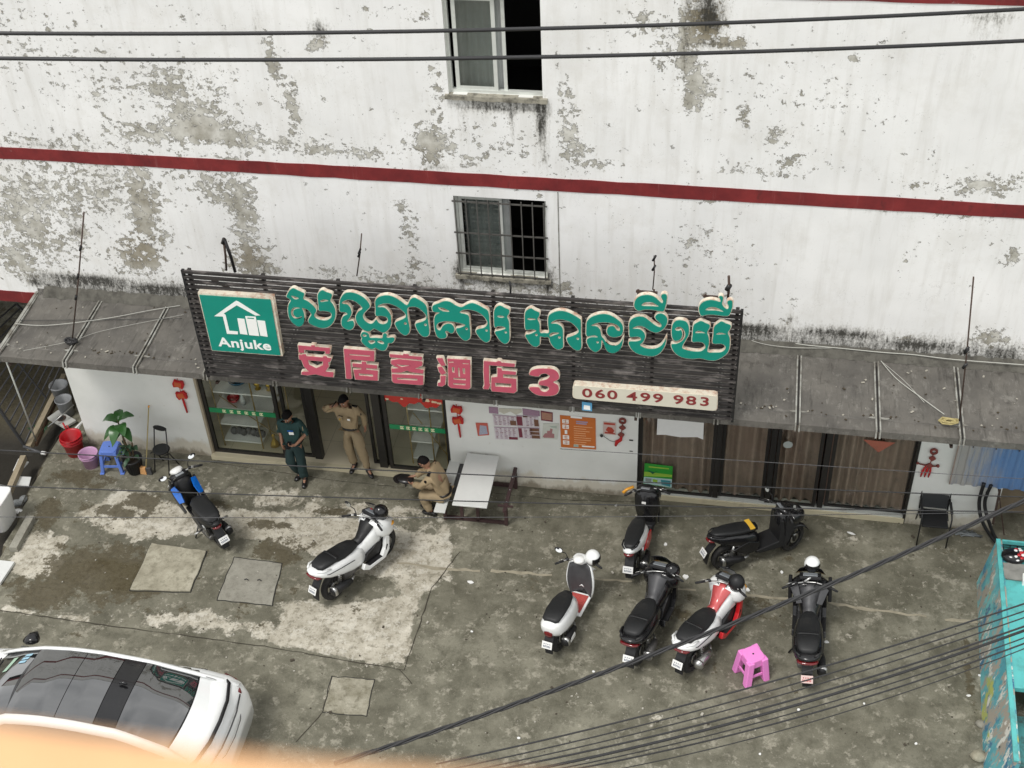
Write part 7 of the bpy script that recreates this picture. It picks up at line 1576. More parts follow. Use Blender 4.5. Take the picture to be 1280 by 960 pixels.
# ================================================================== small things
def plastic_stool(loc, rz, label, mt, s_=1.0, hgt=.45, w0=.15, w1=.20, lw=.062, ap=.10):
    t = thing('plastic_stool', label, 'stool', loc, rz); t.scale = (s_,)*3
    b = MB(); b.prism([(w0*math.copysign(abs(math.cos(a))**.45, math.cos(a)), w0*math.copysign(abs(math.sin(a))**.45, math.sin(a))) for a in np.linspace(0, 6.283, 33)[:-1]], hgt-.022, hgt); b.build('seat', mt, t, bevel=.008)
    b = MB(); b.lathe([(0, .0), (.014, 0), (.014, .002), (0, .002)], (0, 0, hgt+.001), 10); b.build('seat_hole', M['dark_void'], t)
    for sx_ in (-1, 1):
        for sy_ in (-1, 1):
            b = MB(); a_ = Vector((sx_*(w0-.028), sy_*(w0-.028), hgt-.02)); c_ = Vector((sx_*(w1-.02), sy_*(w1-.02), .012)); b.bar(a_, c_, lw, lw); b.build('leg', mt, t, bevel=.012)
            b = MB(); b.box((sx_*(w1-.012), sy_*(w1-.012), .012), (.078, .078, .024)); b.build('foot', mt, t, bevel=.008)
    for ax in (0, 1):
        for s2 in (-1, 1):
            for (z, h2, k) in ((hgt-.01-ap/2, ap, .99), (.16, .05, .86)):
                ww = w0+(w1-w0)*(1-z/hgt)-.012; b = MB(); c_ = Vector((0, s2*ww, z)) if ax == 0 else Vector((s2*ww, 0, z)); d_ = (2*ww-.04, .018, h2) if ax == 0 else (.018, 2*ww-.04, h2); b.box(c_, d_); b.build('apron' if z > .2 else 'stretcher', mt, t, bevel=.004)
    return t
M['blue_pl'] = mat('blue_stool_plastic', (.105, .19, .55), .4, var=.08, dirt=.1); M['pink_pl'] = mat('pink_stool_plastic', (.78, .24, .60), .35, var=.05); M['lilac_pl'] = mat('lilac_bucket_plastic', (.46, .27, .42), .4, var=.06)
g_ = G(144, 584); plastic_stool((g_.x, g_.y+.02, 0), R(8), 'light blue plastic stool against the white wall left of the potted plant', M['blue_pl'], 1.0, .50, .155, .20)
g_ = G(938, 850); plastic_stool((g_.x, g_.y+.10, 0), R(33), 'pink plastic stool standing alone on the concrete right of the front scooters', M['pink_pl'], 1.06, .47, .135, .168, .098, .14)
def bucket(loc, label, mt, r0, r1, h_, tool=None):
    t = thing('bucket', label, 'bucket', loc)
    MB().lathe([(0, .0), (r0, .0), (r1, h_), (r1+.015, h_+.004), (r1+.015, h_-.012), (r1-.004, h_-.016), (r1-.008, h_-.02), (r0-.008, .012), (0, .012)], n=30).build('shell', mt, t)
    MB().lathe([(r1-.012, h_-.055), (r1+.004, h_-.055), (r1+.006, h_-.07), (r1-.014, h_-.07)], n=30).build('rib', mt, t)
    b = MB(); b.tube([(r1*math.cos(a_)*1.05, r1*math.sin(a_)*1.02, h_-.02-.09*math.sin(a_)*.0-.02) for a_ in np.linspace(-2.6, -.2, 14)], .007, 6); b.build('handle', mt, t)
    return t
g_ = G(95, 566); bk = bucket((g_.x, g_.y, 0), 'red bucket with a handle at the corner of the wall beside the drain', M['red_pl'], .15, .195, .38)
bucket((g_.x-.0, g_.y+.012, .07), 'second red bucket nested inside the first one at the wall corner', M['red_pl'], .14, .185, .36)
g_ = G(113, 584); bucket((g_.x, g_.y+.06, 0), 'lilac pink bucket in front of the red one beside the blue stool', M['lilac_pl'], .13, .165, .30)
# plant
g_ = G(168, 590); pt = thing('potted_plant', 'broad leaved plant in a black ribbed pot beside the blue stool', 'plant', (g_.x+.02, g_.y+.02, 0))
MB().lathe([(0, 0), (.12, 0), (.17, .30), (.185, .31), (.185, .345), (.165, .345), (.16, .28), (0, .27)], n=24).build('pot', M['mblack'], pt)
for k in range(20): a_ = 2*math.pi*k/20; q = MB(); q.bar((.124*math.cos(a_), .124*math.sin(a_), .01), (.170*math.cos(a_), .170*math.sin(a_), .29), .008); q.build('pot_rib', M['mblack'], pt)
MB().lathe([(0, .285), (.158, .28)], n=20).build('soil', mat('dark_soil', (.03, .022, .015), .95), pt)
M['leaf'] = mat('glossy_green_leaf', (.030, .105, .022), .3, var=.35, scale=5); M['leaf2'] = mat('dull_dark_leaf', (.02, .06, .025), .5, var=.3, scale=6); M['stem'] = mat('brown_stem', (.10, .07, .035), .8, var=.4, scale=20)
def leaf(parent, base, d, L, w, mt, droop=.35):
    d = Vector(d).normalized(); sd_ = d.cross(Vector((0, 0, 1))).normalized(); vs = []; fs = []; n_ = 7
    for i in range(n_+1):
        u = i/n_; ww = w*(math.sin(math.pi*min(1, u*.96+.02))**.75)*(1-.25*u)
        c_ = Vector(base)+d*L*u+Vector((0, 0, L*(.12*math.sin(u*3)-droop*u*u)))
        for j, v in enumerate((-1, -.5, 0, .5, 1)): vs.append(c_+sd_*ww*v+Vector((0, 0, .12*ww*abs(v)*1.6+.006*math.sin(i*2+j))))
        if i:
            for j in range(4): a = 5*i+j; fs.append((a-5, a-4, a+1, a))
    b = MB(); b.add(vs, fs, 0, True); return b.build('leaf', mt, parent)
b = MB(); b.tube([(0, 0, .26), (-.02, .0, .5), (-.06, .02, .75), (-.05, .03, 1.0), (-.07, .02, 1.22)], [.028, .024, .02, .016, .010], 8); b.tube([(.03, 0, .26), (.06, .02, .55), (.10, 0, .72)], .014, 6); b.build('stem', M['stem'], pt)
for (z, a, L, w, dr) in ((1.18, 100, .30, .10, .25), (1.2, 20, .34, .115, .3), (1.2, 185, .33, .12, .55), (1.12, -50, .36, .125, .6), (1.08, -95, .34, .125, .75), (1.02, 215, .34, .12, .7), (1.0, 330, .30, .11, .7), (1.15, 150, .26, .10, .2), (.95, 250, .28, .10, .8)):
    leaf(pt, (-.06, .02, z), (math.cos(R(a)), math.sin(R(a)), .55 if z > 1.1 else .25), L, w, M['leaf'], dr)
for k in range(16):
    a = random.uniform(0, 6.28); leaf(pt, (random.uniform(-.08, .1), random.uniform(-.06, .06), random.uniform(.34, .75)), (math.cos(a), math.sin(a), random.uniform(.1, .6)), random.uniform(.12, .22), random.uniform(.03, .06), M['leaf2'], .5)
# broom and dustpan
g_ = G(186, 590); br = thing('broom', 'yellow handled broom with orange and grey head leaning on the white wall', 'broom', (g_.x, g_.y-.05, 0))
top_p = W(187, 505)-Vector((g_.x, g_.y-.05, 0))+Vector((0, -.04, 0))
b = MB(); b.tube([(.0, 0, .14), top_p], .012, 8); b.build('handle', mat('dull_yellow_handle', (.40, .33, .16), .5), br)
MB().tube([top_p*.97, top_p], .016, 8).build('grip', M['amber'], br)
b = MB(); b.prism([(-.13, .0), (-.005, .0), (-.01, .16), (-.11, .17)], -.03, .03, fr=lambda x, z, d: Vector((x, d, z))); b.build('bristles', mat('orange_bristle', (.62, .33, .13), .7, var=.3, scale=60), br, bevel=.006)
b = MB(); b.prism([(.0, .0), (.10, .0), (.09, .16), (.0, .16)], -.025, .03, fr=lambda x, z, d: Vector((x, d, z))); b.build('scoop', M['grey_pl'], br, bevel=.006)
# black bar chair at left
g_ = G(208, 588); ch = thing('folding_chair', 'small black folding chair with round backrest between broom and blue motorcycle', 'chair', (g_.x-.02, g_.y+.06, 0), R(-8))
for s_ in (-1, 1):
    b = MB(); b.tube([(s_*.15, -.16, 0), (s_*.14, -.02, .42), (s_*.12, .12, .86)], .012, 8); b.build('back_leg', M['black_metal'], ch)
    b = MB(); b.tube([(s_*.16, .16, 0), (s_*.15, .0, .40), (s_*.14, -.14, .46)], .012, 8); b.build('front_leg', M['black_metal'], ch)
b = MB(); b.prism([(.16*math.cos(a_), .15*math.sin(a_)) for a_ in np.linspace(0, 5.98, 20)], .45, .485); b.build('seat', M['seatm'], ch, bevel=.012)
b = MB(); b.prism([(.135*math.cos(a_), .055*math.sin(a_)) for a_ in np.linspace(0, 5.98, 20)], .10, .135, fr=lambda x, z, d: Vector((x, d, z+.88))); b.build('backrest', M['seatm'], ch, bevel=.01)
for z in (.12,): b = MB(); b.bar((-.15, .13, z), (.15, .13, z), .014); b.build('stretcher', M['black_metal'], ch)
# black mesh chair at right
g_ = G(1168, 682); ch = thing('mesh_chair', 'black mesh armchair facing the yard wall near the blue sheet', 'chair', (g_.x-.06, g_.y+.20, 0), R(180))
b = MB(); b.prism([(-.21, .0), (.21, .0), (.22, .44), (-.22, .44)], 0, .012, fr=lambda x, z, d: Vector((x, -.22-.06*(z/.44)-d, z+.46))); b.build('backrest', mat('black_mesh_cloth', (.032, .034, .036), .7, var=.2, scale=80), ch)
b = MB(); b.box((0, 0, .43), (.42, .42, .03)); b.build('seat', M['mblack'], ch, bevel=.01)
b = MB(); b.tube([(-.225, -.22, .42), (-.235, -.29, .92), (.235, -.29, .92), (.225, -.22, .42)], .014, 8); b.build('back_frame', M['black_metal'], ch)
for s_ in (-1, 1):
    b = MB(); b.tube([(s_*.235, .24, .01), (s_*.235, .20, .62), (s_*.235, .14, .655), (s_*.235, -.25, .66)], .013, 8); b.build('arm_frame', M['black_metal'], ch)
    b = MB(); b.tube([(s_*.235, -.30, .01), (s_*.225, -.18, .42), (s_*.22, .0, .41)], .013, 8); b.build('rear_leg', M['black_metal'], ch)
    b = MB(); b.box((s_*.235, -.03, .672), (.045, .28, .02)); b.build('armrest', M['mblack'], ch, bevel=.006)
# black bent pipes at the wall end
g1, g2 = W(1232, 613), G(1240, 678)
for k in range(2):
    P_ = [W(1230+9*k, 604+2*k, WY-.06), W(1224+7*k, 628, WY-.12), W(1228+8*k, 652, WY-.25), G(1243+4*k, 676, .15), G(1262+4*k, 690, .02)]
    cable(('outer left', 'inner right')[k]+' thick black hose of two bending down the wall end to the ground', P_, .03, M['black_metal'], 'hose', 'black_hose', None, 8)
q = thing('rusty_stand', 'thin rusty angle iron stand leaning beside the wall end', 'stand', G(1240, 670))
for a_, b_2 in (((1241, 655), (1250, 612)), ((1248, 612), (1255, 668))):
    b = MB(); b.bar(W(*a_, 15.95)-q.location, W(*b_2, 15.95)-q.location, .035, .02); b.build('leg', M['rust'], q)
b = MB()
for k in range(9): a_ = random.uniform(0, 6.3); b.tube([(random.uniform(-.25, .25), random.uniform(-.08, .08), random.uniform(.01, .05)) for j in range(4)], .012, 5)
o = b.build('plastic_rubbish', mat('grey_plastic_film', (.22, .24, .25), .3, var=.5)); o.location = G(1208, 668); o['kind'] = 'stuff'; tag(o, 'crumpled grey plastic rubbish at the foot of the wall', 'rubbish')
# brown wall beyond the right end
b = MB(); b.bbox((XR+.0, WY+.5, 0), (X1, WY+.62, 3.5)); o = b.build('side_wall', mat('brown_stained_plaster', (.24, .19, .13), .85, var=.3, scale=4, dirt=.4, dirtcol=(.12, .10, .07)), bld, world=True)
b = MB(); b.bbox((XR-.01, WY-.005, 0), (XR+.02, WY+.5, 3.4)); b.build('wall_end', M['lower_wall'], bld, world=True)

# ---- turquoise stall on the right
tq = thing('turquoise_stall', 'long turquoise counter with torn mural on its side at the right edge', 'stall', (4.3, 13.2, 0))
M['turq'] = mat('turquoise_paint', (.10, .44, .43), .5, var=.16, scale=3, dirt=.5, dirtcol=(.07, .20, .19), dscale=4)
def mural():
    mt = bpy.data.materials.new('torn_mural'); mt.use_nodes = True
    n, l, noise, mth, ramp, mix, attr = node_tools(mt); b = n['Principled BSDF']
    c = mix(ramp(noise(1.4, 6, .6), .4, .6), (.07, .30, .36), (.16, .46, .46))
    c = mix(ramp(noise(2.4, 9, .72, 1, 1.6, .7, 3), .50, .54), c, (.33, .30, .25))
    c = mix(ramp(noise(2.9, 9, .7, 1, 1, .8, 9), .56, .60), c, (.05, .16, .27))
    c = mix(ramp(noise(3.5, 9, .7, 1, 1.4, .6, 15), .57, .60), c, (.62, .62, .56))
    c = mix(ramp(noise(6, 9, .75, 1, 1, 1, 25), .60, .66), c, (.05, .05, .045))
    c = mix(ramp(noise(1.1, 5, .6, 1, 1, 1, 35), .62, .66), c, (.38, .42, .12))
    l.new(c, b.inputs['Base Color']); b.inputs['Roughness'].default_value = .6; return mt
L0 = tq.location
def tqv(x, y, z): return Vector((x, y, z))-L0
pA, pB, pC, pD = G(1222, 735), G(1237, 960), G(1249, 673, 1.0), G(1268, 890, .9)
xg0, xg1 = 4.24, 3.98; y0_, y1_ = 15.0, 10.9
b = MB(); x_t0, x_t1 = 4.36, 4.17
b.add([tqv(xg0, y0_, 0), tqv(xg1, y1_, 0), tqv(x_t1, y1_, 1.0), tqv(x_t0, y0_, 1.0), tqv(xg0+.2, y0_, 0), tqv(xg1+.28, y1_, 0), tqv(x_t1+.08, y1_, 1.0), tqv(x_t0+.08, y0_, 1.0)], [(0, 1, 2, 3)[::-1], (4, 5, 6, 7), (3, 2, 6, 7)[::-1], (0, 4, 7, 3), (1, 5, 6, 2)])
b.build('side_panel', mural(), tq)
b = MB(); b.add([tqv(x_t0-.012, y0_, 1.0), tqv(x_t1-.012, y1_, 1.0), tqv(x_t1+.05, y1_, 1.0), tqv(x_t0+.05, y0_, 1.0), tqv(x_t0-.012, y0_, 1.03), tqv(x_t1-.012, y1_, 1.03), tqv(x_t1+.05, y1_, 1.03), tqv(x_t0+.05, y0_, 1.03)], [(4, 5, 6, 7), (0, 1, 5, 4), (3, 2, 6, 7), (0, 4, 7, 3), (1, 5, 6, 2)]); b.build('top_edge', M['turq'], tq, bevel=.004)
b = MB(); b.prism([(4.235-L0.x, 12.15-L0.y), (7-L0.x, 12.15-L0.y), (7-L0.x, 14.65-L0.y), (4.375-L0.x, 14.65-L0.y)], .90, .99); b.build('counter_top', M['turq'], tq, bevel=.008)
b = MB(); b.bbox(tqv(4.44, 14.65, .3), tqv(7.0, 14.70, .97)); b.bbox(tqv(4.44, 14.97, .3), tqv(7.0, 15.0, 1.02)); b.build('crate_wall', M['turq'], tq)
for k in range(9): b = MB(); xx = 4.45+.11*k; b.bbox(tqv(xx, 14.70, .93), tqv(xx+.012, 14.97, .95)); b.build('grid_bar', M['black_metal'], tq)
for k in range(5): b = MB(); yy = 14.73+.055*k; b.bbox(tqv(4.44, yy, .953), tqv(5.6, yy+.008, .963)); b.build('grid_bar', M['black_metal'], tq)
b = MB(); b.bbox(tqv(4.44, 14.7, .3), tqv(7, 14.97, .5)); b.build('tray_floor', M['dark_void'], tq)
b = MB(); b.bbox(tqv(4.30, 11.0, .34), tqv(7, 12.14, .38)); b.build('lower_shelf', mat('soiled_turquoise_shelf', (.07, .27, .27), .6, var=.2, scale=4, dirt=.7, dirtcol=(.05, .05, .045), dscale=5), tq)
b = MB(); b.bbox(tqv(4.62, 11.9, .385), tqv(4.68, 11.95, .9)); b.build('shelf_post', M['turq'], tq)
b = MB(); b.bbox(tqv(4.60, 11.0, .385), tqv(4.66, 11.05, .9)); b.build('shelf_post', M['turq'], tq)
for yy in (11.05, 12.2, 14.5): b = MB(); b.bbox(tqv(6.9, yy, 0), tqv(6.96, yy+.06, .9)); b.build('leg', M['turq'], tq)
p = G(1262, 698, 1.0); hm = thing('spotted_helmet', 'red and white spotted bag on the grid at the far end of the stall', 'bag', (p.x+.05, p.y, .96))
MB().sph((0, 0, .10), (.19, .15, .10), 18).build('shell', M['bpaint'], hm)
for k in range(16):
    a_ = k*2.4; e_ = .3+.055*k; q = MB(); q.sph((.05+.145*math.cos(a_)*math.sin(e_), .125*math.sin(a_)*math.sin(e_), .10+.095*math.cos(e_)), (.034, .034, .015), 8); q.build('spot', (M['red_pl'], M['white_pl'])[k % 2], hm)
p = G(1268, 722, .96); q = MB()
q.add([Vector((x, y, .07+.035*mnoise.noise((x*7, y*7, 1)))) for y in np.linspace(-.17, .17, 8) for x in np.linspace(-.28, .28, 12)], [(12*j+i, 12*j+i+1, 12*j+i+13, 12*j+i+12) for j in range(7) for i in range(11)], 0, True)
q.box((0, 0, .03), (.5, .3, .06)); o = q.build('cement_lump', mat('grey_cement_lump', (.22, .22, .20), .9, var=.3, scale=12, bump=.4)); o.location = (p.x+.12, p.y+.06, .96); tag(o, 'rough grey cement block with wet film on the turquoise counter', 'block')
q = MB(); q.box((0, 0, .06), (.34, .17, .12)); o = q.build('white_box', M['white_pl'], bevel=.006); o.location = (p.x+.26, p.y-.10, .96); o.rotation_euler = (0, 0, R(-5)); tag(o, 'small white box on the turquoise counter', 'box')
p = G(1272, 893, 1.0); t = thing('brick_tray', 'grey topped red brick slab at the near end of the counter', 'slab', (4.78, 12.08, .97)); q = MB(); q.box((0, 0, .10), (.55, .32, .03)); q.build('top', mat('grey_slab_top', (.28, .29, .28), .7, var=.2), t)
for k in range(4): q = MB(); q.box((-.20+.135*k, -.02, .042), (.125, .30, .08)); q.build('brick', mat('red_brick', (.34, .11, .06), .8, var=.2, scale=30) if k == 0 else bpy.data.materials['red_brick'], t)
q = MB()
for k in range(60): q.box((random.uniform(0, .8), random.uniform(-.32, .32), random.uniform(.0, .05)), [random.uniform(.02, .09) for _ in range(3)], rot=Matrix.Rotation(random.uniform(0, 3), 3, 'Z') @ Matrix.Rotation(random.uniform(0, 3), 3, 'X'), mi=random.choice((0, 0, 1, 2)))
o = q.build('dark_rubble', [M['dark_void'], M['rust'], M['grey_pl']]); o.location = (4.75, 11.55, .40); o['kind'] = 'stuff'; tag(o, 'dark mixed scrap lying on the lower shelf of the stall', 'scrap')
for (px_, py_, s_, m_, lb) in ((1227, 905, .09, 'slabB', 'upper grey stone chunk against the foot of the turquoise stall'), (1224, 945, .13, 'slabA', 'larger pale stone chunk near the bottom of the stall')):
    q = MB(); q.sph((0, 0, 0), (s_, s_*.8, s_*.6), 8); q.v = [tuple(Vector(v)*(1+.35*mnoise.noise(Vector(v)*14))) for v in q.v]; o = q.build('stone', M[m_]); o.location = G(px_, py_, s_*.4); tag(o, lb, 'stone')

# ---- left edge: drain, gate, rubbish
ww = thing('drain_kerb', 'grey concrete strip along the far side of the drain at the left', 'kerb', G(25, 640)); L_ = ww.location
for k in range(3):
    a_, b_2 = ((84, 478), (47, 562)), ((46, 565), (12, 628)), ; 
    break
def barw(a, b, w, h_, z, mt, name, par):
    A_, B2 = G(*a, z), G(*b, z); q = MB(); q.bar(A_-par.location, B2-par.location, w, h_); return q.build(name, mt, par)
barw((40, 650), (18, 690), .14, .22, -.0, M['slabB'], 'kerb_block', ww)
M['wood'] = mat('rotten_brown_board', (.13, .075, .045), .85, var=.4, scale=14, dirt=.4); M['pale_wood'] = mat('pale_board', (.30, .25, .17), .8, var=.3, scale=14, dirt=.3)
bd = thing('board_edge', 'row of brown and pale boards along the far edge of the drain', 'boards', G(45, 560))
barw((81, 470), (36, 560), .10, .12, .0, M['pale_wood'], 'board', bd); barw((78, 476), (42, 556), .14, .08, -.06, M['wood'], 'board', bd); barw((30, 572), (8, 622), .10, .12, .0, M['pale_wood'], 'board', bd)
# leaning steel grid gate
gt = thing('steel_gate', 'dark steel barred gate leaning at the far left beneath the canopy', 'gate', (-12.9, 16.3, 0))
ax_, bx_ = Vector((-13.75, 15.6, 2.1)), Vector((-12.85, 15.35, .05))
def gq(u, v):   # u along the bars, v across
    P00, P10, P01, P11 = G(-40, 470, 1.2), G(-75, 430, 2.0), G(30, 556, .05), G(78, 455, .4)
    return P00.lerp(P01, v).lerp(P10.lerp(P11, v), u)
p0, p1, p2, p3 = W(-50, 440, 15.6), G(30, 556, .05), W(84, 440, 17.6), W(20, 380, 17.6)
for k in range(13):
    v = k/12; a_ = p0.lerp(p1, v); c_ = p3.lerp(p2, v); q = MB(); q.bar(a_-gt.location, c_-gt.location, .022); q.build('gate_bar', M['grey_pl'], gt)
for (a_, c_, w_3) in ((p0, p1, .045), (p3, p2, .04), (p0.lerp(p3, .5), p1.lerp(p2, .5), .025)):
    q = MB(); q.bar(a_-gt.location, c_-gt.location, w_3); q.build('gate_rail', M['grey_pl'], gt)
q = thing('white_pole', 'thin pale pole slanting down from the canopy to the drain edge', 'pole', G(45, 551, .1)); b = MB(); b.tube([(0, 0, 0), W(8, 452, 14.7)-G(45, 551, .1)], .014, 8); b.build('pole', M['alu'], q)
q = thing('grey_pipe', 'short grey pipe with a white end lying across the drain corner', 'pipe', G(30, 558, .12)); b = MB(); b.tube([(0, 0, 0), G(52, 566, .12)-G(30, 558, .12)], .03, 8); b.build('pipe', M['grey_pl'], q); b = MB(); e_ = G(52, 566, .12)-G(30, 558, .12); b.tube([e_, e_+Vector((.08, .0, 0))], .036, 8); b.build('pipe_end', M['white_pl'], q)
def plate_thing(name, pts, z, th, mt, label, cat):
    P_ = [G(*q_, z) for q_ in pts]; c = sum(P_, Vector())/len(P_); b = MB(); b.prism([(p.x-c.x, p.y-c.y) for p in P_], -th, 0); o = b.build(name, mt, bevel=.004); o.location = c; tag(o, label, cat); return o, c
M['wtile'] = mat('dirty_white_tile', (.62, .63, .61), .4, var=.08, scale=5, dirt=.2)
plate_thing('broken_tile', [(23, 573), (36, 577), (31, 583), (25, 590), (16, 588)], -.05, .02, M['wtile'], 'upper broken white tile lying by the drain', 'tile')
plate_thing('broken_tile', [(17, 595), (39, 596), (36, 607), (14, 606)], -.05, .02, M['wtile'], 'lower rectangular white tile lying by the drain', 'tile')
plate_thing('white_slab', [(0, 700), (18, 702), (0, 729), (-25, 724)], .06, .05, M['wtile'], 'white slab cut by the left picture edge below the tub', 'slab')
o, c = plate_thing('sink_cover', [(59, 522), (73, 512), (95, 525), (80, 534)], .10, .05, mat('pale_stone_sink', (.48, .48, .45), .6, var=.12, dirt=.2), 'square pale stone sink top with a round drain hole', 'sink')
q = MB(); q.lathe([(0, .002), (.05, .002), (.085, .003), (.09, .01), (.075, .01), (.05, .004)], n=20); dh = q.build('drain_hole', M['rust'], o); q = MB(); q.lathe([(0, .006), (.045, .006)], n=16); q.build('drain_gap', M['dark_void'], o)
q = thing('rag', 'light grey rag lying in the drain above the kerb', 'rag', G(24, 622)); b = MB()
for k in range(5): b.sph((random.uniform(-.12, .12), random.uniform(-.1, .1), -.05+random.uniform(-.03, .03)), (random.uniform(.05, .11), random.uniform(.05, .1), .05), 8)
b.build('cloth', mat('grey_rag', (.20, .21, .21), .8, var=.3), q)
q = MB(); q.sph((0, 0, 0), (.10, .06, .04), 10); o = q.build('white_scrap', M['white_pl']); o.location = G(23, 639, -.02); tag(o, 'white plastic scrap in the drain below the rag', 'scrap')
tk = thing('white_tub', 'tall white plastic tub with an open rim at the left picture edge', 'tub', G(-2, 668)); b = MB()
b.loft([(0, 0, 0, .22, .22, 4), (.05, 0, 0, .25, .25, 5), (.62, 0, 0, .30, .30, 5), (.66, 0, 0, .315, .315, 5), (.66, 0, 0, .28, .28, 5), (.10, 0, 0, .24, .24, 5)], 28, caps=True)
b.v = [(y, z, x) for x, y, z in b.v]; b.build('shell', M['white_pl'], tk); tk.location.x -= .1; tk.location.y += .25
# grey vats and the clutter between drain and wall
for k, (px_, py_, r_, lb) in enumerate(((88, 500, .17, 'upper grey plastic vat in the gap at the wall corner'), (94, 518, .15, 'lower grey plastic vat with pale rim at the wall corner'))):
    t = thing('grey_vat', lb, 'vat', G(px_, py_, -.0)-Vector((.15, 0, 0))); MB().lathe([(0, 0), (r_*.8, 0), (r_, .35), (r_+.015, .36), (r_+.015, .38), (r_-.01, .38), (r_*.78, .03), (0, .03)], n=22).build('shell', mat('grey_vat_plastic', (.26, .27, .28), .5, var=.2) if k == 0 else bpy.data.materials['grey_vat_plastic'], t)
for k, (a_, c_, m_, lb, r_) in enumerate((((82, 548), (103, 527), 'white_pl', 'white plastic pipe leaning at the wall corner behind the red bucket', .022), ((60, 534), (92, 506), 'steel', 'thin metal bar across the sink top towards the vats', .014), ((96, 540), (104, 524), 'white_pl', 'shorter white pipe beside the first at the wall corner', .016))):
    q = thing('pipe', lb, 'pipe', G(*a_, .15)); b = MB(); b.tube([(0, 0, 0), G(*c_, .35)-G(*a_, .15)], r_, 8); b.build('tube', M[m_], q)
q = thing('red_scoop', 'red plastic handles sticking up behind the red buckets', 'handle', G(88, 545, .2)); b = MB(); b.tube([(0, 0, 0), (-.08, .02, .3)], .016, 6); b.tube([(.05, 0, 0), (-.03, .05, .22), (-.11, .06, .16)], .014, 6); b.build('handle', M['red_pl'], q)
t = thing('weed', 'small tuft of green weeds growing from the drain wall', 'weed', G(52, 535, -.1))
for k in range(22): a = random.uniform(0, 6.28); leaf(t, (random.uniform(-.12, .12), random.uniform(-.15, .15), 0), (math.cos(a), math.sin(a), .8), random.uniform(.1, .2), .02, M['leaf2'], .4)
# litter on the concrete
litter = [(1064, 667, 'white strip of paper near the curtained doors', .16, .035), (832, 681, 'small white crumpled scrap right of the red trimmed scooter', .07, .05), (857, 722, 'pale crumpled paper ball between the black scooter and the front row', .10, .08), (934, 738, 'beige crumpled paper between coral scooter and rightmost scooter', .10, .06), (977, 716, 'tiny white scrap left of the white helmet', .05, .05), (1033, 803, 'pale scrap beside the rear of the rightmost scooter', .09, .04),
          (770, 632, 'white scrap on the ground left of the yellow lever scooter', .07, .04), (588, 728, 'dry twig scraps near the end of the mortar line', .12, .06), (590, 790, 'tiny white scrap left of the retro scooter', .05, .03), (648, 923, 'white fragment near the lower middle of the yard', .06, .03), (742, 840, 'small pale scrap below the black front scooter', .06, .03), (998, 888, 'white dot of litter on the lower right concrete', .05, .04), (1080, 880, 'pale crumb of litter beneath the cable bundle', .05, .03), (1211, 870, 'white scrap by the foot of the turquoise stall', .08, .03), (1225, 845, 'thin white fragment against the turquoise stall', .08, .03), (950, 943, 'white crumb near the bottom edge of the yard', .04, .03), (1145, 930, 'small grey white crumb in the lower right yard', .05, .03)]
for (px_, py_, lb, w_4, h_4) in litter:
    q = MB(); n_ = 9; q.prism([((w_4*.5)*math.cos(a_)*random.uniform(.6, 1.1), (h_4*.7)*math.sin(a_)*random.uniform(.6, 1.1)) for a_ in np.linspace(0, 5.6, n_)], .004, .012+.2*h_4*(w_4 < .12)); o = q.build('litter', M['paper'], bevel=.002); o.location = G(px_, py_); o.rotation_euler = (0, 0, random.uniform(-.3, .3)); tag(o, lb, 'litter')
b = MB()
for k in range(420):
    px_, py_ = random.uniform(60, 1220), random.uniform(600, 955); p = G(px_, py_); s_ = random.uniform(.006, .02)*(1 if random.random() < .9 else 1.8)
    b.box(p+Vector((0, 0, s_*.4+.004)), (s_*random.uniform(.8, 2), s_, s_*.6), rz=random.uniform(0, 3), mi=random.choice((0, 0, 1, 1, 1)))
o = b.build('grit', [mat('pale_grit', (.38, .36, .31), .9), mat('dark_grit', (.06, .05, .035), .9)]); o['kind'] = 'stuff'; o['label'] = 'scattered small grit and crumbs on the concrete'; o['category'] = 'grit'

# ================================================================== cables overhead
def span(label, a, b_, da, db, r, sag=0.0, mid=None, mt=None, group=None, twist=0):
    """a cable strung between two points known by sight line and distance"""
    A_ = Vector((0, 0, H))+ray(*a).normalized()*da; B2 = Vector((0, 0, H))+ray(*b_).normalized()*db; P_ = []
    for k in range(25):
        u = k/24; p = A_.lerp(B2, u); p.z -= 4*sag*u*(1-u); P_.append(p)
    b = MB(); c = P_[0]
    if twist:
        for ph in (0, 2.1, 4.2):
            Q = []
            for k in range(145):
                u = k/144; p = A_.lerp(B2, u); p.z -= 4*sag*u*(1-u); d = (B2-A_).normalized(); sx_ = d.cross(Vector((0, 0, 1))).normalized(); uz = sx_.cross(d); a_ = u*twist+ph
                Q.append(p-c+sx_*math.cos(a_)*r*.55+uz*math.sin(a_)*r*.55)
            b.tube(Q, r*.55, 5)
    else: b.tube([p-c for p in P_], r, 7)
    o = b.build('overhead_cable', mt or M['wire']); o.location = c; tag(o, label, 'cable', group); return o
span('upper thick black cable across the top of the facade', (-60, 41), (1340, 8), 8.5, 8.5, .012, .06)
span('lower thick black cable across the top of the facade', (-60, 72), (1340, 48), 8.5, 8.5, .012, .06)
for x_ in range(0): pass
span('twisted thick black cable rising from the bottom centre to the right edge', (418, 955), (1300, 617), 8.0, 8.6, .015, .12, twist=60)
span('thin grey wire crossing in front of the shop doors', (-30, 561), (1300, 622), 10, 10.5, .0045, .03)
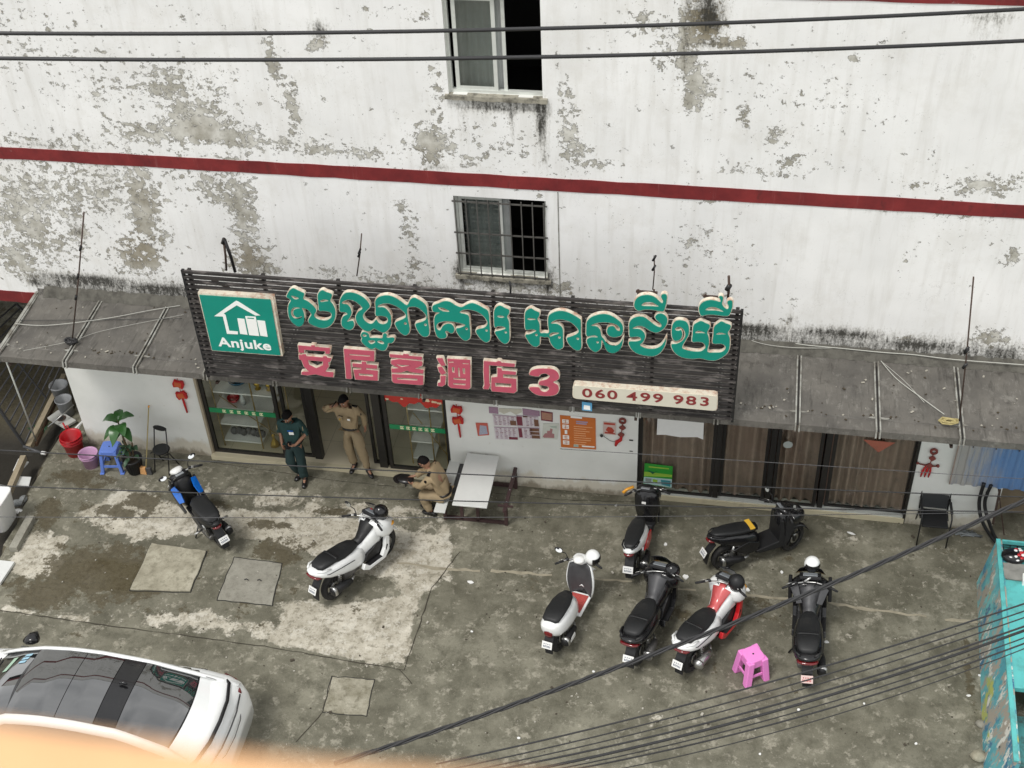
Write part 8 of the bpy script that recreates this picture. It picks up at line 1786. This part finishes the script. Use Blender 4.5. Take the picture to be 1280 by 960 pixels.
span('thin grey wire crossing at knee height of the standing men', (-30, 606), (1300, 640), 10, 10.5, .0045, .04)
span('faint thin wire passing above the slabs and scooters', (-30, 646), (1300, 640), 10.5, 10.5, .0025, .03, mt=M['grey_pl'])
span('faint thin wire at the corrugated sheet level', (700, 561), (1300, 600), 10.5, 10.5, .0025, .0, mt=M['grey_pl'])
lines = [((545, 955), (1300, 748), .008), ((560, 962), (1300, 757), .0065), ((575, 966), (1300, 765), .006), ((600, 966), (1300, 776), .009), ((600, 975), (1300, 781), .013), ((622, 975), (1300, 790), .006), ((640, 975), (1300, 797), .008), ((680, 978), (1300, 803), .005)]
ORD = ['uppermost', 'second highest', 'third from the top', 'fourth from the top', 'thickest, middle', 'third from the bottom', 'second lowest', 'lowest, thinnest']
for k, (a_, b_2, r_) in enumerate(lines): span(ORD[k]+' of the eight slack black cables at the lower right', a_, b_2, 8.2+.05*k, 8.8+.05*k, r_*.72, .10+.01*k, group='bundle of slack black cables at the lower right')

# ================================================================== the ledge in front of the camera
M['ledge'] = mat('peach_painted_plaster', (.76, .44, .22), .7, var=.10, scale=30, bump=.3, bscale=80)
zl = H-.17
p0, p1 = G(-40, 890, zl), G(610, 952, zl)
d_ = (p1-p0).normalized(); nrm = Vector((d_.y, -d_.x, 0))
lg = thing('balcony_ledge', 'orange balcony ledge in the extreme foreground across the lower left corner', 'ledge', (p0+p1)/2); L_ = lg.location
a0, a1 = p0-d_*1.2, p1+d_*.9; b = MB(); n_ = 40; vs = []; fs = []
for i in range(n_+1):
    q0 = a0.lerp(a1, i/n_); j = .0015*math.sin(i*1.7)
    for (o_2, z_2) in ((0, -.30), (0, -.004), (.001, -.001), (.004, 0), (.14, .002), (.14, -.3)): vs.append(q0-L_+nrm*(o_2+j)+Vector((0, 0, z_2)))
    if i:
        for k in range(5): a_ = 6*i+k; fs.append((a_-6, a_-5, a_+1, a_))
b.add(vs, fs, 0, True); b.build('coping', M['ledge'], lg)
bpy.context.view_layer.update()
